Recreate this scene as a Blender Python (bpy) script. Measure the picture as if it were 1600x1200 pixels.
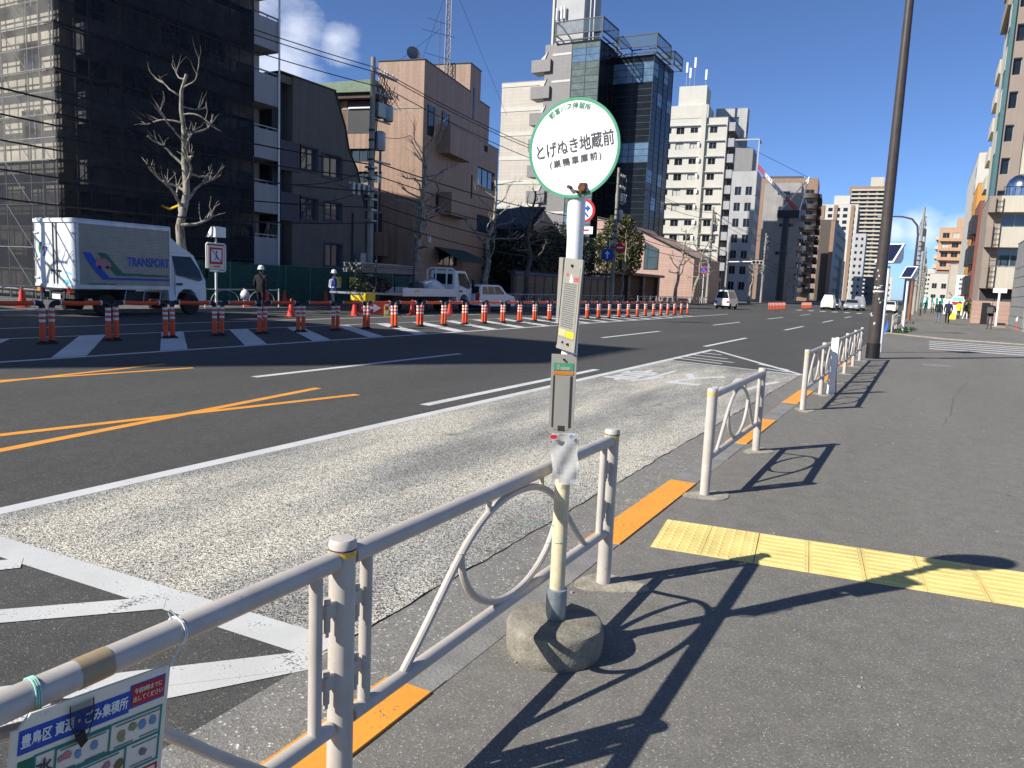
import bpy, bmesh, math, random
from mathutils import Vector, Matrix
from math import sin, cos, pi, radians, atan2, sqrt

for o in list(bpy.data.objects):
    bpy.data.objects.remove(o)
scn = bpy.context.scene
col = scn.collection
rnd = random.Random(7)

# ---------------------------------------------------------------- camera
PITCH, ROLL, YAW = radians(7.5), radians(2.5), radians(28.0)
fw = Vector((-sin(YAW)*cos(PITCH), cos(YAW)*cos(PITCH), -sin(PITCH)))
rt = Vector((cos(YAW), sin(YAW), 0))
up = rt.cross(fw)
rt2 = rt*cos(ROLL) + up*sin(ROLL)
up2 = -rt*sin(ROLL) + up*cos(ROLL)
cam_data = bpy.data.cameras.new('camera')
cam_data.lens = 27.0
cam_data.sensor_width = 36.0
cam_data.clip_start = 0.05
cam_data.clip_end = 6000
cam = bpy.data.objects.new('camera', cam_data)
col.objects.link(cam)
cam.matrix_world = Matrix(((rt2.x, up2.x, -fw.x, 0), (rt2.y, up2.y, -fw.y, 0), (rt2.z, up2.z, -fw.z, 1.55), (0, 0, 0, 1)))
scn.camera = cam

# ---------------------------------------------------------------- sky and sun
SUN_AZ, SUN_EL = radians(215.0), radians(35.5)      # azimuth clockwise from +Y
world = bpy.data.worlds.new('World')
scn.world = world
world.use_nodes = True
wn, wl = world.node_tree.nodes, world.node_tree.links
for n in list(wn):
    wn.remove(n)
out = wn.new('ShaderNodeOutputWorld')
bg = wn.new('ShaderNodeBackground')
bg.inputs['Strength'].default_value = 0.096
sky = wn.new('ShaderNodeTexSky')
sky.sky_type = 'NISHITA'
sky.sun_disc = False
sky.sun_elevation = SUN_EL
sky.sun_rotation = SUN_AZ
sky.altitude = 0
sky.air_density = 0.6
sky.dust_density = 0.35
sky.ozone_density = 10.0
# thin fair-weather clouds scattered over the whole sky
tc = wn.new('ShaderNodeTexCoord')
def wmath(op, a, b=None, clamp=False):
    n = wn.new('ShaderNodeMath'); n.operation = op; n.use_clamp = clamp
    for i, s in enumerate((a, b)):
        if s is None: continue
        if isinstance(s, (int, float)): n.inputs[i].default_value = s
        else: wl.new(s, n.inputs[i])
    return n.outputs[0]
def pix_dir(az, el):
    return (sin(az)*cos(el), cos(az)*cos(el), sin(el))
nz = wn.new('ShaderNodeTexNoise'); nz.inputs['Scale'].default_value = 9.0; nz.inputs['Detail'].default_value = 7.0
nz.inputs['Roughness'].default_value = 0.6
sc = wn.new('ShaderNodeMapping'); sc.inputs['Scale'].default_value = (1, 1, 1.8)
wl.new(tc.outputs['Generated'], sc.inputs['Vector']); wl.new(sc.outputs[0], nz.inputs['Vector'])
total = None
CLOUDS = [(-43.9, 16.0, 2.6), (-44.8, 14.2, 2.8), (-41.4, 15.6, 1.6), (-46.5, 16.5, 2.5),
          (-2.4, 4.4, 1.0), (-0.8, 4.6, 1.5), (1.0, 4.4, 1.2),
          (-75, 24, 5), (-95, 14, 6), (-130, 30, 5), (-170, 18, 6), (60, 22, 5), (35, 12, 3.5), (95, 30, 6), (140, 16, 5), (15, 50, 5)]
for az, el, r in CLOUDS:
    d = wn.new('ShaderNodeVectorMath'); d.operation = 'DISTANCE'
    nrm = wn.new('ShaderNodeVectorMath'); nrm.operation = 'NORMALIZE'
    wl.new(tc.outputs['Generated'], nrm.inputs[0])
    wl.new(nrm.outputs[0], d.inputs[0]); d.inputs[1].default_value = pix_dir(radians(az), radians(el))
    s = wmath('SUBTRACT', 1.0, wmath('DIVIDE', d.outputs['Value'], 2*sin(radians(r)/2)*1.35), clamp=True)
    total = s if total is None else wmath('MAXIMUM', total, s)
cl = wmath('ADD', total, wmath('MULTIPLY', wmath('SUBTRACT', nz.outputs['Fac'], 0.5), 2.2))
cl = wmath('MULTIPLY', wmath('SUBTRACT', cl, 0.25), 1.5, clamp=True)
cl = wmath('MULTIPLY', wmath('MULTIPLY', cl, wmath('MULTIPLY', total, 3.0, clamp=True)), 0.55)
mixc = wn.new('ShaderNodeMix'); mixc.data_type = 'RGBA'
hs_ = wn.new('ShaderNodeHueSaturation'); hs_.inputs['Saturation'].default_value = 0.95; hs_.inputs['Value'].default_value = 1.0
wl.new(sky.outputs[0], hs_.inputs['Color'])
wl.new(cl, mixc.inputs['Factor']); wl.new(hs_.outputs[0], mixc.inputs['A'])
mixc.inputs['B'].default_value = (7.6, 7.9, 8.6, 1)
wl.new(mixc.outputs['Result'], bg.inputs['Color']); wl.new(bg.outputs[0], out.inputs['Surface'])

sun_d = bpy.data.lights.new('sun', 'SUN')
sun_d.energy = 4.6
sun_d.angle = radians(0.53)
sun_d.color = (1.0, 0.955, 0.88)
sun = bpy.data.objects.new('sun', sun_d)
col.objects.link(sun)
sdir = Vector((sin(SUN_AZ)*cos(SUN_EL), cos(SUN_AZ)*cos(SUN_EL), sin(SUN_EL)))
sun.rotation_euler = sdir.to_track_quat('Z', 'Y').to_euler()
sun.location = (-20, -20, 40)

vs = scn.view_settings
vs.view_transform = 'Standard'
vs.look = 'None'
vs.exposure = 0.7
vs.gamma = 1.0
vs.use_curve_mapping = False
scn.cycles.max_bounces = 6
scn.cycles.transparent_max_bounces = 12

# ---------------------------------------------------------------- materials
MATS = {}
def _nodes(name):
    m = bpy.data.materials.new(name); m.use_nodes = True
    nt = m.node_tree
    b = nt.nodes.get('Principled BSDF')
    return m, nt, b
def ramp(nt, fac, stops):
    r = nt.nodes.new('ShaderNodeValToRGB')
    e = r.color_ramp.elements
    while len(e) < len(stops): e.new(0.5)
    for i, (p, c) in enumerate(stops):
        e[i].position = p; e[i].color = (c[0], c[1], c[2], 1)
    nt.links.new(fac, r.inputs[0]); return r.outputs[0]
def noise(nt, vec, scale, detail=3, rough=0.55):
    n = nt.nodes.new('ShaderNodeTexNoise'); n.inputs['Scale'].default_value = scale
    n.inputs['Detail'].default_value = detail; n.inputs['Roughness'].default_value = rough
    nt.links.new(vec, n.inputs['Vector']); return n.outputs['Fac']
def mixrgb(nt, fac, a, b, mode='MIX'):
    n = nt.nodes.new('ShaderNodeMix'); n.data_type = 'RGBA'; n.blend_type = mode
    for key, s in (('Factor', fac), ('A', a), ('B', b)):
        if isinstance(s, (int, float)): n.inputs[key].default_value = s
        elif isinstance(s, tuple): n.inputs[key].default_value = (s[0], s[1], s[2], 1)
        else: nt.links.new(s, n.inputs[key])
    return n.outputs['Result']
def position(nt, scale=None):
    g = nt.nodes.new('ShaderNodeNewGeometry'); o = g.outputs['Position']
    if scale:
        mp = nt.nodes.new('ShaderNodeMapping'); mp.inputs['Scale'].default_value = scale
        nt.links.new(o, mp.inputs['Vector']); o = mp.outputs[0]
    return o
def bump(nt, b, height, strength, dist=0.01):
    n = nt.nodes.new('ShaderNodeBump'); n.inputs['Strength'].default_value = strength; n.inputs['Distance'].default_value = dist
    nt.links.new(height, n.inputs['Height']); nt.links.new(n.outputs[0], b.inputs['Normal'])
def M(name, c, rough=0.6, metal=0.0, var=0.18, scale=3.0, fine=60.0, bmp=0.0, spec=0.4, streak=0.0, chips=0.0):
    """plain material: base colour broken up by large and fine noise, optional vertical rain streaks"""
    if name in MATS: return MATS[name]
    m, nt, b = _nodes(name)
    p = position(nt)
    a = noise(nt, p, scale, 4)
    f = noise(nt, p, fine, 2)
    lo = tuple(x*(1-var) for x in c); hi = tuple(min(1, x*(1+var)) for x in c)
    colr = ramp(nt, a, [(0.3, lo), (0.7, hi)])
    colr = mixrgb(nt, 0.35*min(1, var*3), colr, ramp(nt, f, [(0.35, tuple(x*(1-var*1.3) for x in c)), (0.65, hi)]))
    if streak:
        s = noise(nt, position(nt, (4.0, 4.0, 0.12)), 1.6, 4, 0.65)
        colr = mixrgb(nt, streak, colr, ramp(nt, s, [(0.35, tuple(x*0.45 for x in c)), (0.6, c)]))
    if chips:
        ch = noise(nt, p, 55.0, 5, 0.75); cm_ = noise(nt, p, 6.0, 3)
        mm_ = nt.nodes.new('ShaderNodeMath'); mm_.operation = 'MULTIPLY'; nt.links.new(ch, mm_.inputs[0]); nt.links.new(cm_, mm_.inputs[1])
        colr = mixrgb(nt, ramp(nt, mm_.outputs[0], [(0.39, (0, 0, 0)), (0.43, (chips,)*3)]), colr, (0.13, 0.075, 0.045))
    nt.links.new(colr, b.inputs['Base Color'])
    b.inputs['Roughness'].default_value = rough; b.inputs['Metallic'].default_value = metal
    b.inputs['Specular IOR Level'].default_value = spec
    if bmp: bump(nt, b, f, bmp)
    MATS[name] = m; return m
def asphalt(name, c, fleck=0.25, scale=130.0, patch=0.2, bs=0.5):
    m, nt, b = _nodes(name); p = position(nt)
    v = nt.nodes.new('ShaderNodeTexVoronoi'); v.inputs['Scale'].default_value = scale; nt.links.new(p, v.inputs['Vector'])
    sep = nt.nodes.new('ShaderNodeSeparateColor'); nt.links.new(v.outputs['Color'], sep.inputs[0])
    g = lambda k: tuple(x*k for x in c)
    grains = ramp(nt, sep.outputs[0], [(0.0, g(0.72)), (0.35, g(0.95)), (0.8, g(1.08)), (0.955, g(1.25)), (1.0, tuple(min(1, x*(1.6+fleck*6)) for x in c))])
    big = ramp(nt, noise(nt, position(nt, (1.0, 0.22, 1)), 0.55, 5, 0.6), [(0.3, (1-patch,)*3), (0.7, (1+patch*0.6,)*3)])
    colr = mixrgb(nt, 1.0, grains, big, 'MULTIPLY')
    mid = ramp(nt, noise(nt, p, 7.0, 4, 0.65), [(0.3, (0.86,)*3), (0.7, (1.08,)*3)])
    colr = mixrgb(nt, 1.0, colr, mid, 'MULTIPLY')
    # old spots and a few wandering hairline cracks
    sp = nt.nodes.new('ShaderNodeTexVoronoi'); sp.inputs['Scale'].default_value = 1.5; nt.links.new(p, sp.inputs['Vector'])
    colr = mixrgb(nt, 0.55, colr, mixrgb(nt, 1.0, colr, ramp(nt, sp.outputs['Distance'], [(0.028, (0.35,)*3), (0.042, (1, 1, 1))]), 'MULTIPLY'))
    nt.links.new(colr, b.inputs['Base Color'])
    b.inputs['Roughness'].default_value = 0.85; b.inputs['Specular IOR Level'].default_value = 0.25
    bump(nt, b, v.outputs['Distance'], bs, 0.004)
    MATS[name] = m; return m
def aggregate(name):
    m, nt, b = _nodes(name); p = position(nt)
    v = nt.nodes.new('ShaderNodeTexVoronoi'); v.inputs['Scale'].default_value = 150.0; nt.links.new(p, v.inputs['Vector'])
    sep = nt.nodes.new('ShaderNodeSeparateColor'); nt.links.new(v.outputs['Color'], sep.inputs[0])
    stones = ramp(nt, sep.outputs[0], [(0.0, (0.03, 0.029, 0.027)), (0.22, (0.10, 0.097, 0.088)), (0.45, (0.30, 0.29, 0.265)), (0.75, (0.50, 0.485, 0.44)), (1.0, (0.75, 0.73, 0.67))])
    big = ramp(nt, noise(nt, position(nt, (1.3, 0.3, 1)), 0.8, 4, 0.6), [(0.30, (0.50, 0.50, 0.50)), (0.45, (0.85, 0.85, 0.83)), (0.60, (1.32, 1.27, 1.15))])
    colr = mixrgb(nt, 1.0, stones, big, 'MULTIPLY')
    oil = ramp(nt, noise(nt, position(nt, (1.0, 0.45, 1)), 1.7, 3), [(0.24, (0.35, 0.35, 0.36)), (0.36, (1, 1, 1))])
    colr = mixrgb(nt, 0.85, colr, mixrgb(nt, 1.0, colr, oil, 'MULTIPLY'))
    nt.links.new(colr, b.inputs['Base Color']); b.inputs['Roughness'].default_value = 0.85
    b.inputs['Specular IOR Level'].default_value = 0.25
    bump(nt, b, v.outputs['Distance'], 0.5, 0.005)
    MATS[name] = m; return m
def paint(name, c, under, wear=0.35):
    """road paint, worn through to the asphalt in small specks"""
    m, nt, b = _nodes(name); p = position(nt)
    w = noise(nt, p, 70.0, 3, 0.7); w2 = noise(nt, p, 5.0, 4, 0.6)
    n = nt.nodes.new('ShaderNodeMath'); n.operation = 'MULTIPLY_ADD'
    nt.links.new(w2, n.inputs[0]); n.inputs[1].default_value = 0.7; nt.links.new(w, n.inputs[2])
    n2 = nt.nodes.new('ShaderNodeMath'); n2.operation = 'MULTIPLY'; n2.inputs[1].default_value = 0.6; nt.links.new(n.outputs[0], n2.inputs[0]); n = n2
    mask = ramp(nt, n.outputs[0], [(0.66-wear*0.3, (1, 1, 1)), (0.72-wear*0.3, (0, 0, 0))])
    tint = ramp(nt, noise(nt, p, 2.5, 5, 0.6), [(0.3, tuple(x*0.8 for x in c)), (0.7, c)])
    nt.links.new(mixrgb(nt, mask, under, tint), b.inputs['Base Color'])
    b.inputs['Roughness'].default_value = 0.6; b.inputs['Specular IOR Level'].default_value = 0.3
    bump(nt, b, w, 0.3, 0.003)
    MATS[name] = m; return m
def gloss(name, c, rough=0.06, spec=0.6, metal=0.0):
    m, nt, b = _nodes(name); p = position(nt)
    nt.links.new(ramp(nt, noise(nt, p, 0.9, 3), [(0.3, tuple(x*0.7 for x in c)), (0.7, tuple(x*1.2 for x in c))]), b.inputs['Base Color'])
    b.inputs['Roughness'].default_value = rough; b.inputs['Specular IOR Level'].default_value = spec; b.inputs['Metallic'].default_value = metal
    MATS[name] = m; return m
def sheet(name, c, opacity, rough=0.7, scale=(1, 1, 1)):
    """woven net or thin film: part of the light passes straight through"""
    m, nt, b = _nodes(name)
    b.inputs['Base Color'].default_value = (*c, 1); b.inputs['Roughness'].default_value = rough
    tr = nt.nodes.new('ShaderNodeBsdfTransparent'); mx = nt.nodes.new('ShaderNodeMixShader')
    f = noise(nt, position(nt), 1.3, 3)
    r = ramp(nt, f, [(0.3, (max(0, opacity-0.08),)*3), (0.7, (min(1, opacity+0.08),)*3)])
    nt.links.new(r, mx.inputs[0]); nt.links.new(tr.outputs[0], mx.inputs[1]); nt.links.new(b.outputs[0], mx.inputs[2])
    nt.links.new(mx.outputs[0], nt.nodes['Material Output'].inputs['Surface'])
    MATS[name] = m; return m
def tiled(name, c, tw, th, joint=0.6, var=0.12, rough=0.55, streak=0.25):
    """fine facade tiles too small to pick apart"""
    m, nt, b = _nodes(name)
    tcn = nt.nodes.new('ShaderNodeTexCoord')
    sep = nt.nodes.new('ShaderNodeSeparateXYZ'); nt.links.new(tcn.outputs['Object'], sep.inputs[0])
    add = nt.nodes.new('ShaderNodeMath'); add.operation = 'ADD'
    nt.links.new(sep.outputs[0], add.inputs[0]); nt.links.new(sep.outputs[1], add.inputs[1])
    cmb = nt.nodes.new('ShaderNodeCombineXYZ'); nt.links.new(add.outputs[0], cmb.inputs[0]); nt.links.new(sep.outputs[2], cmb.inputs[1])
    br = nt.nodes.new('ShaderNodeTexBrick'); br.inputs['Scale'].default_value = 1.0
    br.inputs['Brick Width'].default_value = tw; br.inputs['Row Height'].default_value = th; br.inputs['Mortar Size'].default_value = th*0.05
    br.inputs['Color1'].default_value = (*[x*(1-var) for x in c], 1); br.inputs['Color2'].default_value = (*[min(1, x*(1+var)) for x in c], 1)
    br.inputs['Mortar'].default_value = (*[x*joint for x in c], 1)
    nt.links.new(cmb.outputs[0], br.inputs['Vector'])
    s = noise(nt, position(nt, (3.0, 3.0, 0.1)), 1.3, 5, 0.65)
    colr = mixrgb(nt, streak, br.outputs['Color'], mixrgb(nt, 1.0, br.outputs['Color'], ramp(nt, s, [(0.35, (0.35,)*3), (0.62, (1, 1, 1))]), 'MULTIPLY'))
    nt.links.new(colr, b.inputs['Base Color']); b.inputs['Roughness'].default_value = rough
    MATS[name] = m; return m
def bark(name, c1, c2):
    m, nt, b = _nodes(name); p = position(nt, (1, 1, 0.45))
    n1 = noise(nt, p, 7.0, 4, 0.6)
    nt.links.new(ramp(nt, n1, [(0.36, c2), (0.5, tuple(x*0.75 for x in c1)), (0.62, c1)]), b.inputs['Base Color'])
    b.inputs['Roughness'].default_value = 0.85; bump(nt, b, n1, 0.5, 0.03)
    MATS[name] = m; return m
def foliage(name, c):
    m, nt, b = _nodes(name)
    oi = position(nt)
    nt.links.new(ramp(nt, noise(nt, oi, 2.2, 4), [(0.3, tuple(x*0.55 for x in c)), (0.55, c), (0.75, (c[0]*1.9, c[1]*1.5, c[2]*1.1))]), b.inputs['Base Color'])
    b.inputs['Roughness'].default_value = 0.45
    MATS[name] = m; return m

asphalt('road_asphalt', (0.076, 0.075, 0.069), 0.2, 150, 0.16)
asphalt('pavement_asphalt', (0.172, 0.163, 0.143), 0.16, 210, 0.14, 0.3)
asphalt('gutter_asphalt', (0.20, 0.193, 0.175), 0.25, 110, 0.2)
asphalt('far_ground', (0.12, 0.12, 0.12), 0.1, 20, 0.2)
aggregate('bay_aggregate')
paint('paint_white', (0.62, 0.62, 0.60), (0.08, 0.08, 0.08), 0.18)
paint('paint_worn', (0.60, 0.60, 0.57), (0.10, 0.10, 0.10), 0.28)
paint('paint_orange', (0.80, 0.34, 0.05), (0.09, 0.08, 0.07), 0.15)
paint('paint_kerb', (0.82, 0.35, 0.05), (0.25, 0.16, 0.08), 0.26)
M('kerb_concrete', (0.20, 0.195, 0.18), 0.85, var=0.25, scale=4, bmp=0.4)
M('tile_yellow', (0.72, 0.565, 0.20), 0.7, var=0.2, scale=3.5, fine=90, bmp=0.2)
M('rail_paint', (0.50, 0.455, 0.40), 0.42, var=0.12, scale=9, fine=120, streak=0.16, chips=0.5)
M('rail_white', (0.78, 0.77, 0.74), 0.4, var=0.08)
M('band_yellow', (0.75, 0.50, 0.06), 0.5, var=0.3, scale=40)
M('mint', (0.35, 0.62, 0.52), 0.5)
M('rust', (0.13, 0.055, 0.025), 0.9, var=0.5, scale=30, bmp=0.5)
M('base_concrete', (0.235, 0.215, 0.168), 0.95, var=0.5, scale=14, fine=90, bmp=0.4, streak=0.35)
M('patch_concrete', (0.30, 0.27, 0.21), 0.95, var=0.4, scale=8, fine=50, bmp=0.6)
M('sign_white', (0.80, 0.81, 0.78), 0.35, var=0.06, scale=4)
M('sign_green', (0.06, 0.30, 0.16), 0.4)
M('ink_grey', (0.055, 0.055, 0.06), 0.5)
M('pole_cream', (0.66, 0.57, 0.37), 0.5, var=0.25, scale=10, streak=0.2)
M('pole_white', (0.80, 0.79, 0.74), 0.4, var=0.07, scale=6, streak=0.08)
M('galvanised', (0.28, 0.33, 0.36), 0.45, 0.5, var=0.3, scale=12)
M('board_grey', (0.30, 0.283, 0.245), 0.55, var=0.12, scale=12)
M('paper', (0.28, 0.267, 0.23), 0.6, var=0.06, scale=9)
M('print_grey', (0.17, 0.17, 0.17), 0.7)
M('black', (0.012, 0.012, 0.013), 0.5)
M('rubber', (0.018, 0.018, 0.018), 0.8)
M('blue_ink', (0.015, 0.08, 0.40), 0.5)
M('red_ink', (0.50, 0.02, 0.03), 0.5)
M('teal_ink', (0.02, 0.22, 0.19), 0.5)
M('green_ink', (0.01, 0.14, 0.08), 0.5)
M('sign_board', (0.76, 0.69, 0.54), 0.5, var=0.08, scale=14)
M('orange_plastic', (0.72, 0.085, 0.018), 0.5, var=0.12, scale=8)
M('reflective_white', (0.75, 0.75, 0.72), 0.4)
M('cone_red', (0.62, 0.05, 0.03), 0.55)
M('yellow_sign', (0.80, 0.55, 0.02), 0.5)
M('aluminium', (0.40, 0.365, 0.30), 0.5, 0.0, var=0.1)
M('truck_white', (0.72, 0.72, 0.70), 0.25, var=0.05)
M('chassis', (0.03, 0.03, 0.032), 0.7)
M('steel_grey', (0.20, 0.20, 0.20), 0.5, 0.6, var=0.25)
gloss('glass_dark', (0.016, 0.019, 0.021), 0.08, 0.4)
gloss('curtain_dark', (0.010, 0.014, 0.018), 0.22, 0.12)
gloss('curtain_lit', (0.12, 0.15, 0.14), 0.2, 0.2)  # sunlit copy of the dark curtain glass, the light put into its colour
gloss('curtain_sky', (0.10, 0.17, 0.25), 0.08, 0.4)  # pane with the sky's reflection put into its colour
gloss('glass_blue', (0.05, 0.08, 0.11), 0.03, 0.9)
gloss('glass_green', (0.035, 0.055, 0.055), 0.04, 0.8)
gloss('lamp_red', (0.45, 0.02, 0.015), 0.15)
gloss('lamp_amber', (0.6, 0.2, 0.02), 0.15)
gloss('lamp_clear', (0.7, 0.72, 0.74), 0.1)
gloss('chrome', (0.6, 0.6, 0.6), 0.15, 0.5, 1.0)
gloss('solar_cell', (0.015, 0.02, 0.05), 0.1, 0.6)
M('lamp_brown', (0.060, 0.048, 0.042), 0.4, var=0.2, scale=5)
M('sticker', (0.55, 0.56, 0.55), 0.6)
M('pole_concrete', (0.29, 0.275, 0.24), 0.85, var=0.2, scale=2, streak=0.3)
M('insulator', (0.6, 0.6, 0.58), 0.3)
M('wire_black', (0.012, 0.012, 0.012), 0.6)
M('grey_render', (0.15, 0.142, 0.122), 0.85, var=0.12, scale=1.0, streak=0.3)
M('blue_panel', (0.06, 0.066, 0.09), 0.6, var=0.1)
M('cream_wall', (0.50, 0.455, 0.36), 0.75, var=0.07, scale=0.5, streak=0.18)
M('white_wall', (0.52, 0.50, 0.435), 0.7, var=0.05, scale=0.5, streak=0.12)
M('beige_wall', (0.46, 0.41, 0.33), 0.8, var=0.1, scale=0.6, streak=0.2)
M('taupe_wall', (0.28, 0.225, 0.18), 0.8, var=0.08, scale=0.6, streak=0.12)
M('grey_wall', (0.24, 0.24, 0.235), 0.8, var=0.1, scale=0.6, streak=0.2)
M('light_grey_wall', (0.42, 0.42, 0.41), 0.8, var=0.1, scale=0.6, streak=0.2)
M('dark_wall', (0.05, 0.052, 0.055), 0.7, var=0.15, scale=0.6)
M('dark_brown', (0.09, 0.06, 0.045), 0.8, var=0.15)
M('teal_wall', (0.06, 0.14, 0.14), 0.6, var=0.1)
M('brick_wall', (0.20, 0.075, 0.055), 0.8, var=0.15)
M('orange_wall', (0.52, 0.25, 0.045), 0.7, var=0.08)
M('balcony_grey', (0.36, 0.36, 0.37), 0.75, var=0.1, scale=0.8, streak=0.25)
M('steel_dark', (0.035, 0.04, 0.045), 0.45, 0.4)
M('green_roof', (0.16, 0.22, 0.15), 0.7, var=0.25)
M('roof_tile', (0.075, 0.075, 0.085), 0.35, var=0.4, scale=12)
M('concrete_raw', (0.33, 0.32, 0.30), 0.9, var=0.2, scale=0.5, streak=0.3)
M('curtain', (0.45, 0.44, 0.40), 0.9)
M('frame_alu', (0.30, 0.31, 0.33), 0.4, 0.4)
M('frame_dark', (0.04, 0.035, 0.035), 0.5)
M('crane_red', (0.55, 0.04, 0.03), 0.5)
M('awning_green', (0.02, 0.06, 0.05), 0.8)
M('blue_tarp', (0.02, 0.16, 0.55), 0.5)
M('skin', (0.45, 0.27, 0.19), 0.6)
M('hair', (0.02, 0.018, 0.016), 0.6)
M('hair_grey', (0.35, 0.34, 0.33), 0.7)
for nm, c in dict(cloth_black=(0.015, 0.015, 0.018), cloth_navy=(0.02, 0.024, 0.045), cloth_blue=(0.02, 0.035, 0.18), cloth_jeans=(0.13, 0.17, 0.23),
                  cloth_grey=(0.085, 0.085, 0.08), cloth_white=(0.65, 0.64, 0.6), cloth_yellow=(0.75, 0.8, 0.03), cloth_beige=(0.4, 0.33, 0.24)).items():
    M(nm, c, 0.9, var=0.2, scale=12)
tiled('pink_tile', (0.37, 0.235, 0.16), 0.22, 0.11, 0.72, 0.07, streak=0.45)
tiled('stripe_tile', (0.46, 0.41, 0.335), 2.4, 0.42, 0.8, 0.04, streak=0.2)
tiled('house_clad', (0.42, 0.27, 0.21), 3.0, 0.35, 0.7, 0.05, streak=0.2)
tiled('grey_tile', (0.185, 0.175, 0.165), 0.6, 0.2, 0.8, 0.06, streak=0.15)
tiled('brown_tile', (0.30, 0.19, 0.125), 0.4, 0.2, 0.75, 0.08)
tiled('umber_tile', (0.085, 0.068, 0.055), 0.4, 0.2, 0.75, 0.1)
tiled('wall_grooved', (0.13, 0.11, 0.095), 4.0, 0.3, 0.5, 0.06, streak=0.3)
tiled('apt_orange', (0.50, 0.31, 0.18), 0.6, 0.3, 0.8, 0.06)
sheet('net_black', (0.012, 0.014, 0.020), 0.54, 0.9)
sheet('net_end_lit', (0.30, 0.28, 0.24), 0.16, 0.9)  # same net on the sunlit end: sunlight put into a paler, thinner copy
sheet('net_green', (0.01, 0.085, 0.065), 0.78)
sheet('plastic_film', (0.66, 0.65, 0.62), 0.55, 0.15)
sheet('mesh_bag', (0.03, 0.03, 0.03), 0.22)
bark('bark_plane', (0.36, 0.325, 0.25), (0.10, 0.085, 0.06))
bark('bark_dark', (0.12, 0.11, 0.09), (0.05, 0.045, 0.04))
foliage('leaf_dark', (0.022, 0.032, 0.014))
foliage('leaf_olive', (0.075, 0.080, 0.022))
foliage('leaf_green', (0.05, 0.09, 0.025))

# ---------------------------------------------------------------- mesh helpers
class MB:
    def __init__(self): self.v = []; self.f = []; self.m = []
    def add(self, vs, fs, m=0):
        b = len(self.v); self.v += [tuple(x) for x in vs]
        for f in fs: self.f.append(tuple(b+i for i in f)); self.m.append(m)
        return self
    def box(self, x0, x1, y0, y1, z0, z1, m=0):
        return self.add([(x0,y0,z0),(x1,y0,z0),(x1,y1,z0),(x0,y1,z0),(x0,y0,z1),(x1,y0,z1),(x1,y1,z1),(x0,y1,z1)],
                        [(0,3,2,1),(4,5,6,7),(0,1,5,4),(1,2,6,5),(2,3,7,6),(3,0,4,7)], m)
    def quad(self, a, b, c, d, m=0): return self.add([a,b,c,d], [(0,1,2,3)], m)
    def prism(self, poly, ax, a0, a1, m=0):
        """poly: 2D points; ax: extrusion axis"""
        n = len(poly)
        def P(p, a):
            return {'x': (a, p[0], p[1]), 'y': (p[0], a, p[1]), 'z': (p[0], p[1], a)}[ax]
        vs = [P(p, a0) for p in poly] + [P(p, a1) for p in poly]
        fs = [tuple(range(n-1, -1, -1)), tuple(range(n, 2*n))] + [(i, (i+1) % n, n+(i+1) % n, n+i) for i in range(n)]
        return self.add(vs, fs, m)
    def tube(self, pts, r, n=8, cap=True, m=0, closed=False):
        pts = [Vector(p) for p in pts]; k = len(pts)
        rs = r if isinstance(r, (list, tuple)) else [r]*k
        t0 = (pts[1]-pts[0]).normalized()
        ref = Vector((0, 0, 1)) if abs(t0.z) < 0.9 else Vector((1, 0, 0))
        u = t0.cross(ref).normalized()
        vs = []
        for i, p in enumerate(pts):
            if closed: t = (pts[(i+1) % k]-pts[i-1]).normalized()
            else: t = ((pts[min(i+1, k-1)]-pts[max(i-1, 0)])).normalized()
            u = (u - t*u.dot(t))
            if u.length < 1e-6: u = t.orthogonal()
            u.normalize(); w = t.cross(u)
            for j in range(n):
                a = 2*pi*j/n; vs.append(p + u*(rs[i]*cos(a)) + w*(rs[i]*sin(a)))
        fs = []
        for i in range(k if closed else k-1):
            for j in range(n):
                a, b2 = i*n, ((i+1) % k)*n
                fs.append((a+j, a+(j+1) % n, b2+(j+1) % n, b2+j))
        if cap and not closed:
            fs.append(tuple(range(n-1, -1, -1))); fs.append(tuple((k-1)*n+j for j in range(n)))
        return self.add(vs, fs, m)
    def cyl(self, p0, p1, r0, r1=None, n=12, m=0, cap=True): return self.tube([p0, p1], [r0, r0 if r1 is None else r1], n, cap, m)
    def lathe(self, prof, n=24, m=0, c=(0, 0, 0)):
        k = len(prof); vs = []
        for r, z in prof:
            for j in range(n): vs.append((c[0]+r*cos(2*pi*j/n), c[1]+r*sin(2*pi*j/n), c[2]+z))
        fs = [(i*n+j, i*n+(j+1) % n, (i+1)*n+(j+1) % n, (i+1)*n+j) for i in range(k-1) for j in range(n)]
        fs.append(tuple(range(n-1, -1, -1))); fs.append(tuple((k-1)*n+j for j in range(n)))
        return self.add(vs, fs, m)
    def mesh(self, name, mats, smooth=True, ang=35):
        me = bpy.data.meshes.new(name); me.from_pydata(self.v, [], self.f)
        for x in (mats if isinstance(mats, (list, tuple)) else [mats]): me.materials.append(MATS[x] if isinstance(x, str) else x)
        if len(me.materials) > 1: me.polygons.foreach_set('material_index', self.m)
        if smooth:
            me.polygons.foreach_set('use_smooth', [True]*len(me.polygons)); me.set_sharp_from_angle(angle=radians(ang))
        me.update(); return me
    def build(self, name, mats, parent=None, loc=(0, 0, 0), rot=(0, 0, 0), smooth=True, ang=35):
        return obj(name, self.mesh(name, mats, smooth, ang), parent, loc, rot)
def obj(name, me, parent=None, loc=(0, 0, 0), rot=(0, 0, 0)):
    o = bpy.data.objects.new(name, me); col.objects.link(o)
    o.parent = parent; o.location = loc; o.rotation_euler = rot
    return o
def tag(o, label, cat, group=None, kind=None):
    o['label'] = label
    if cat: o['category'] = cat
    if group: o['group'] = group
    if kind: o['kind'] = kind
    return o
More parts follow.
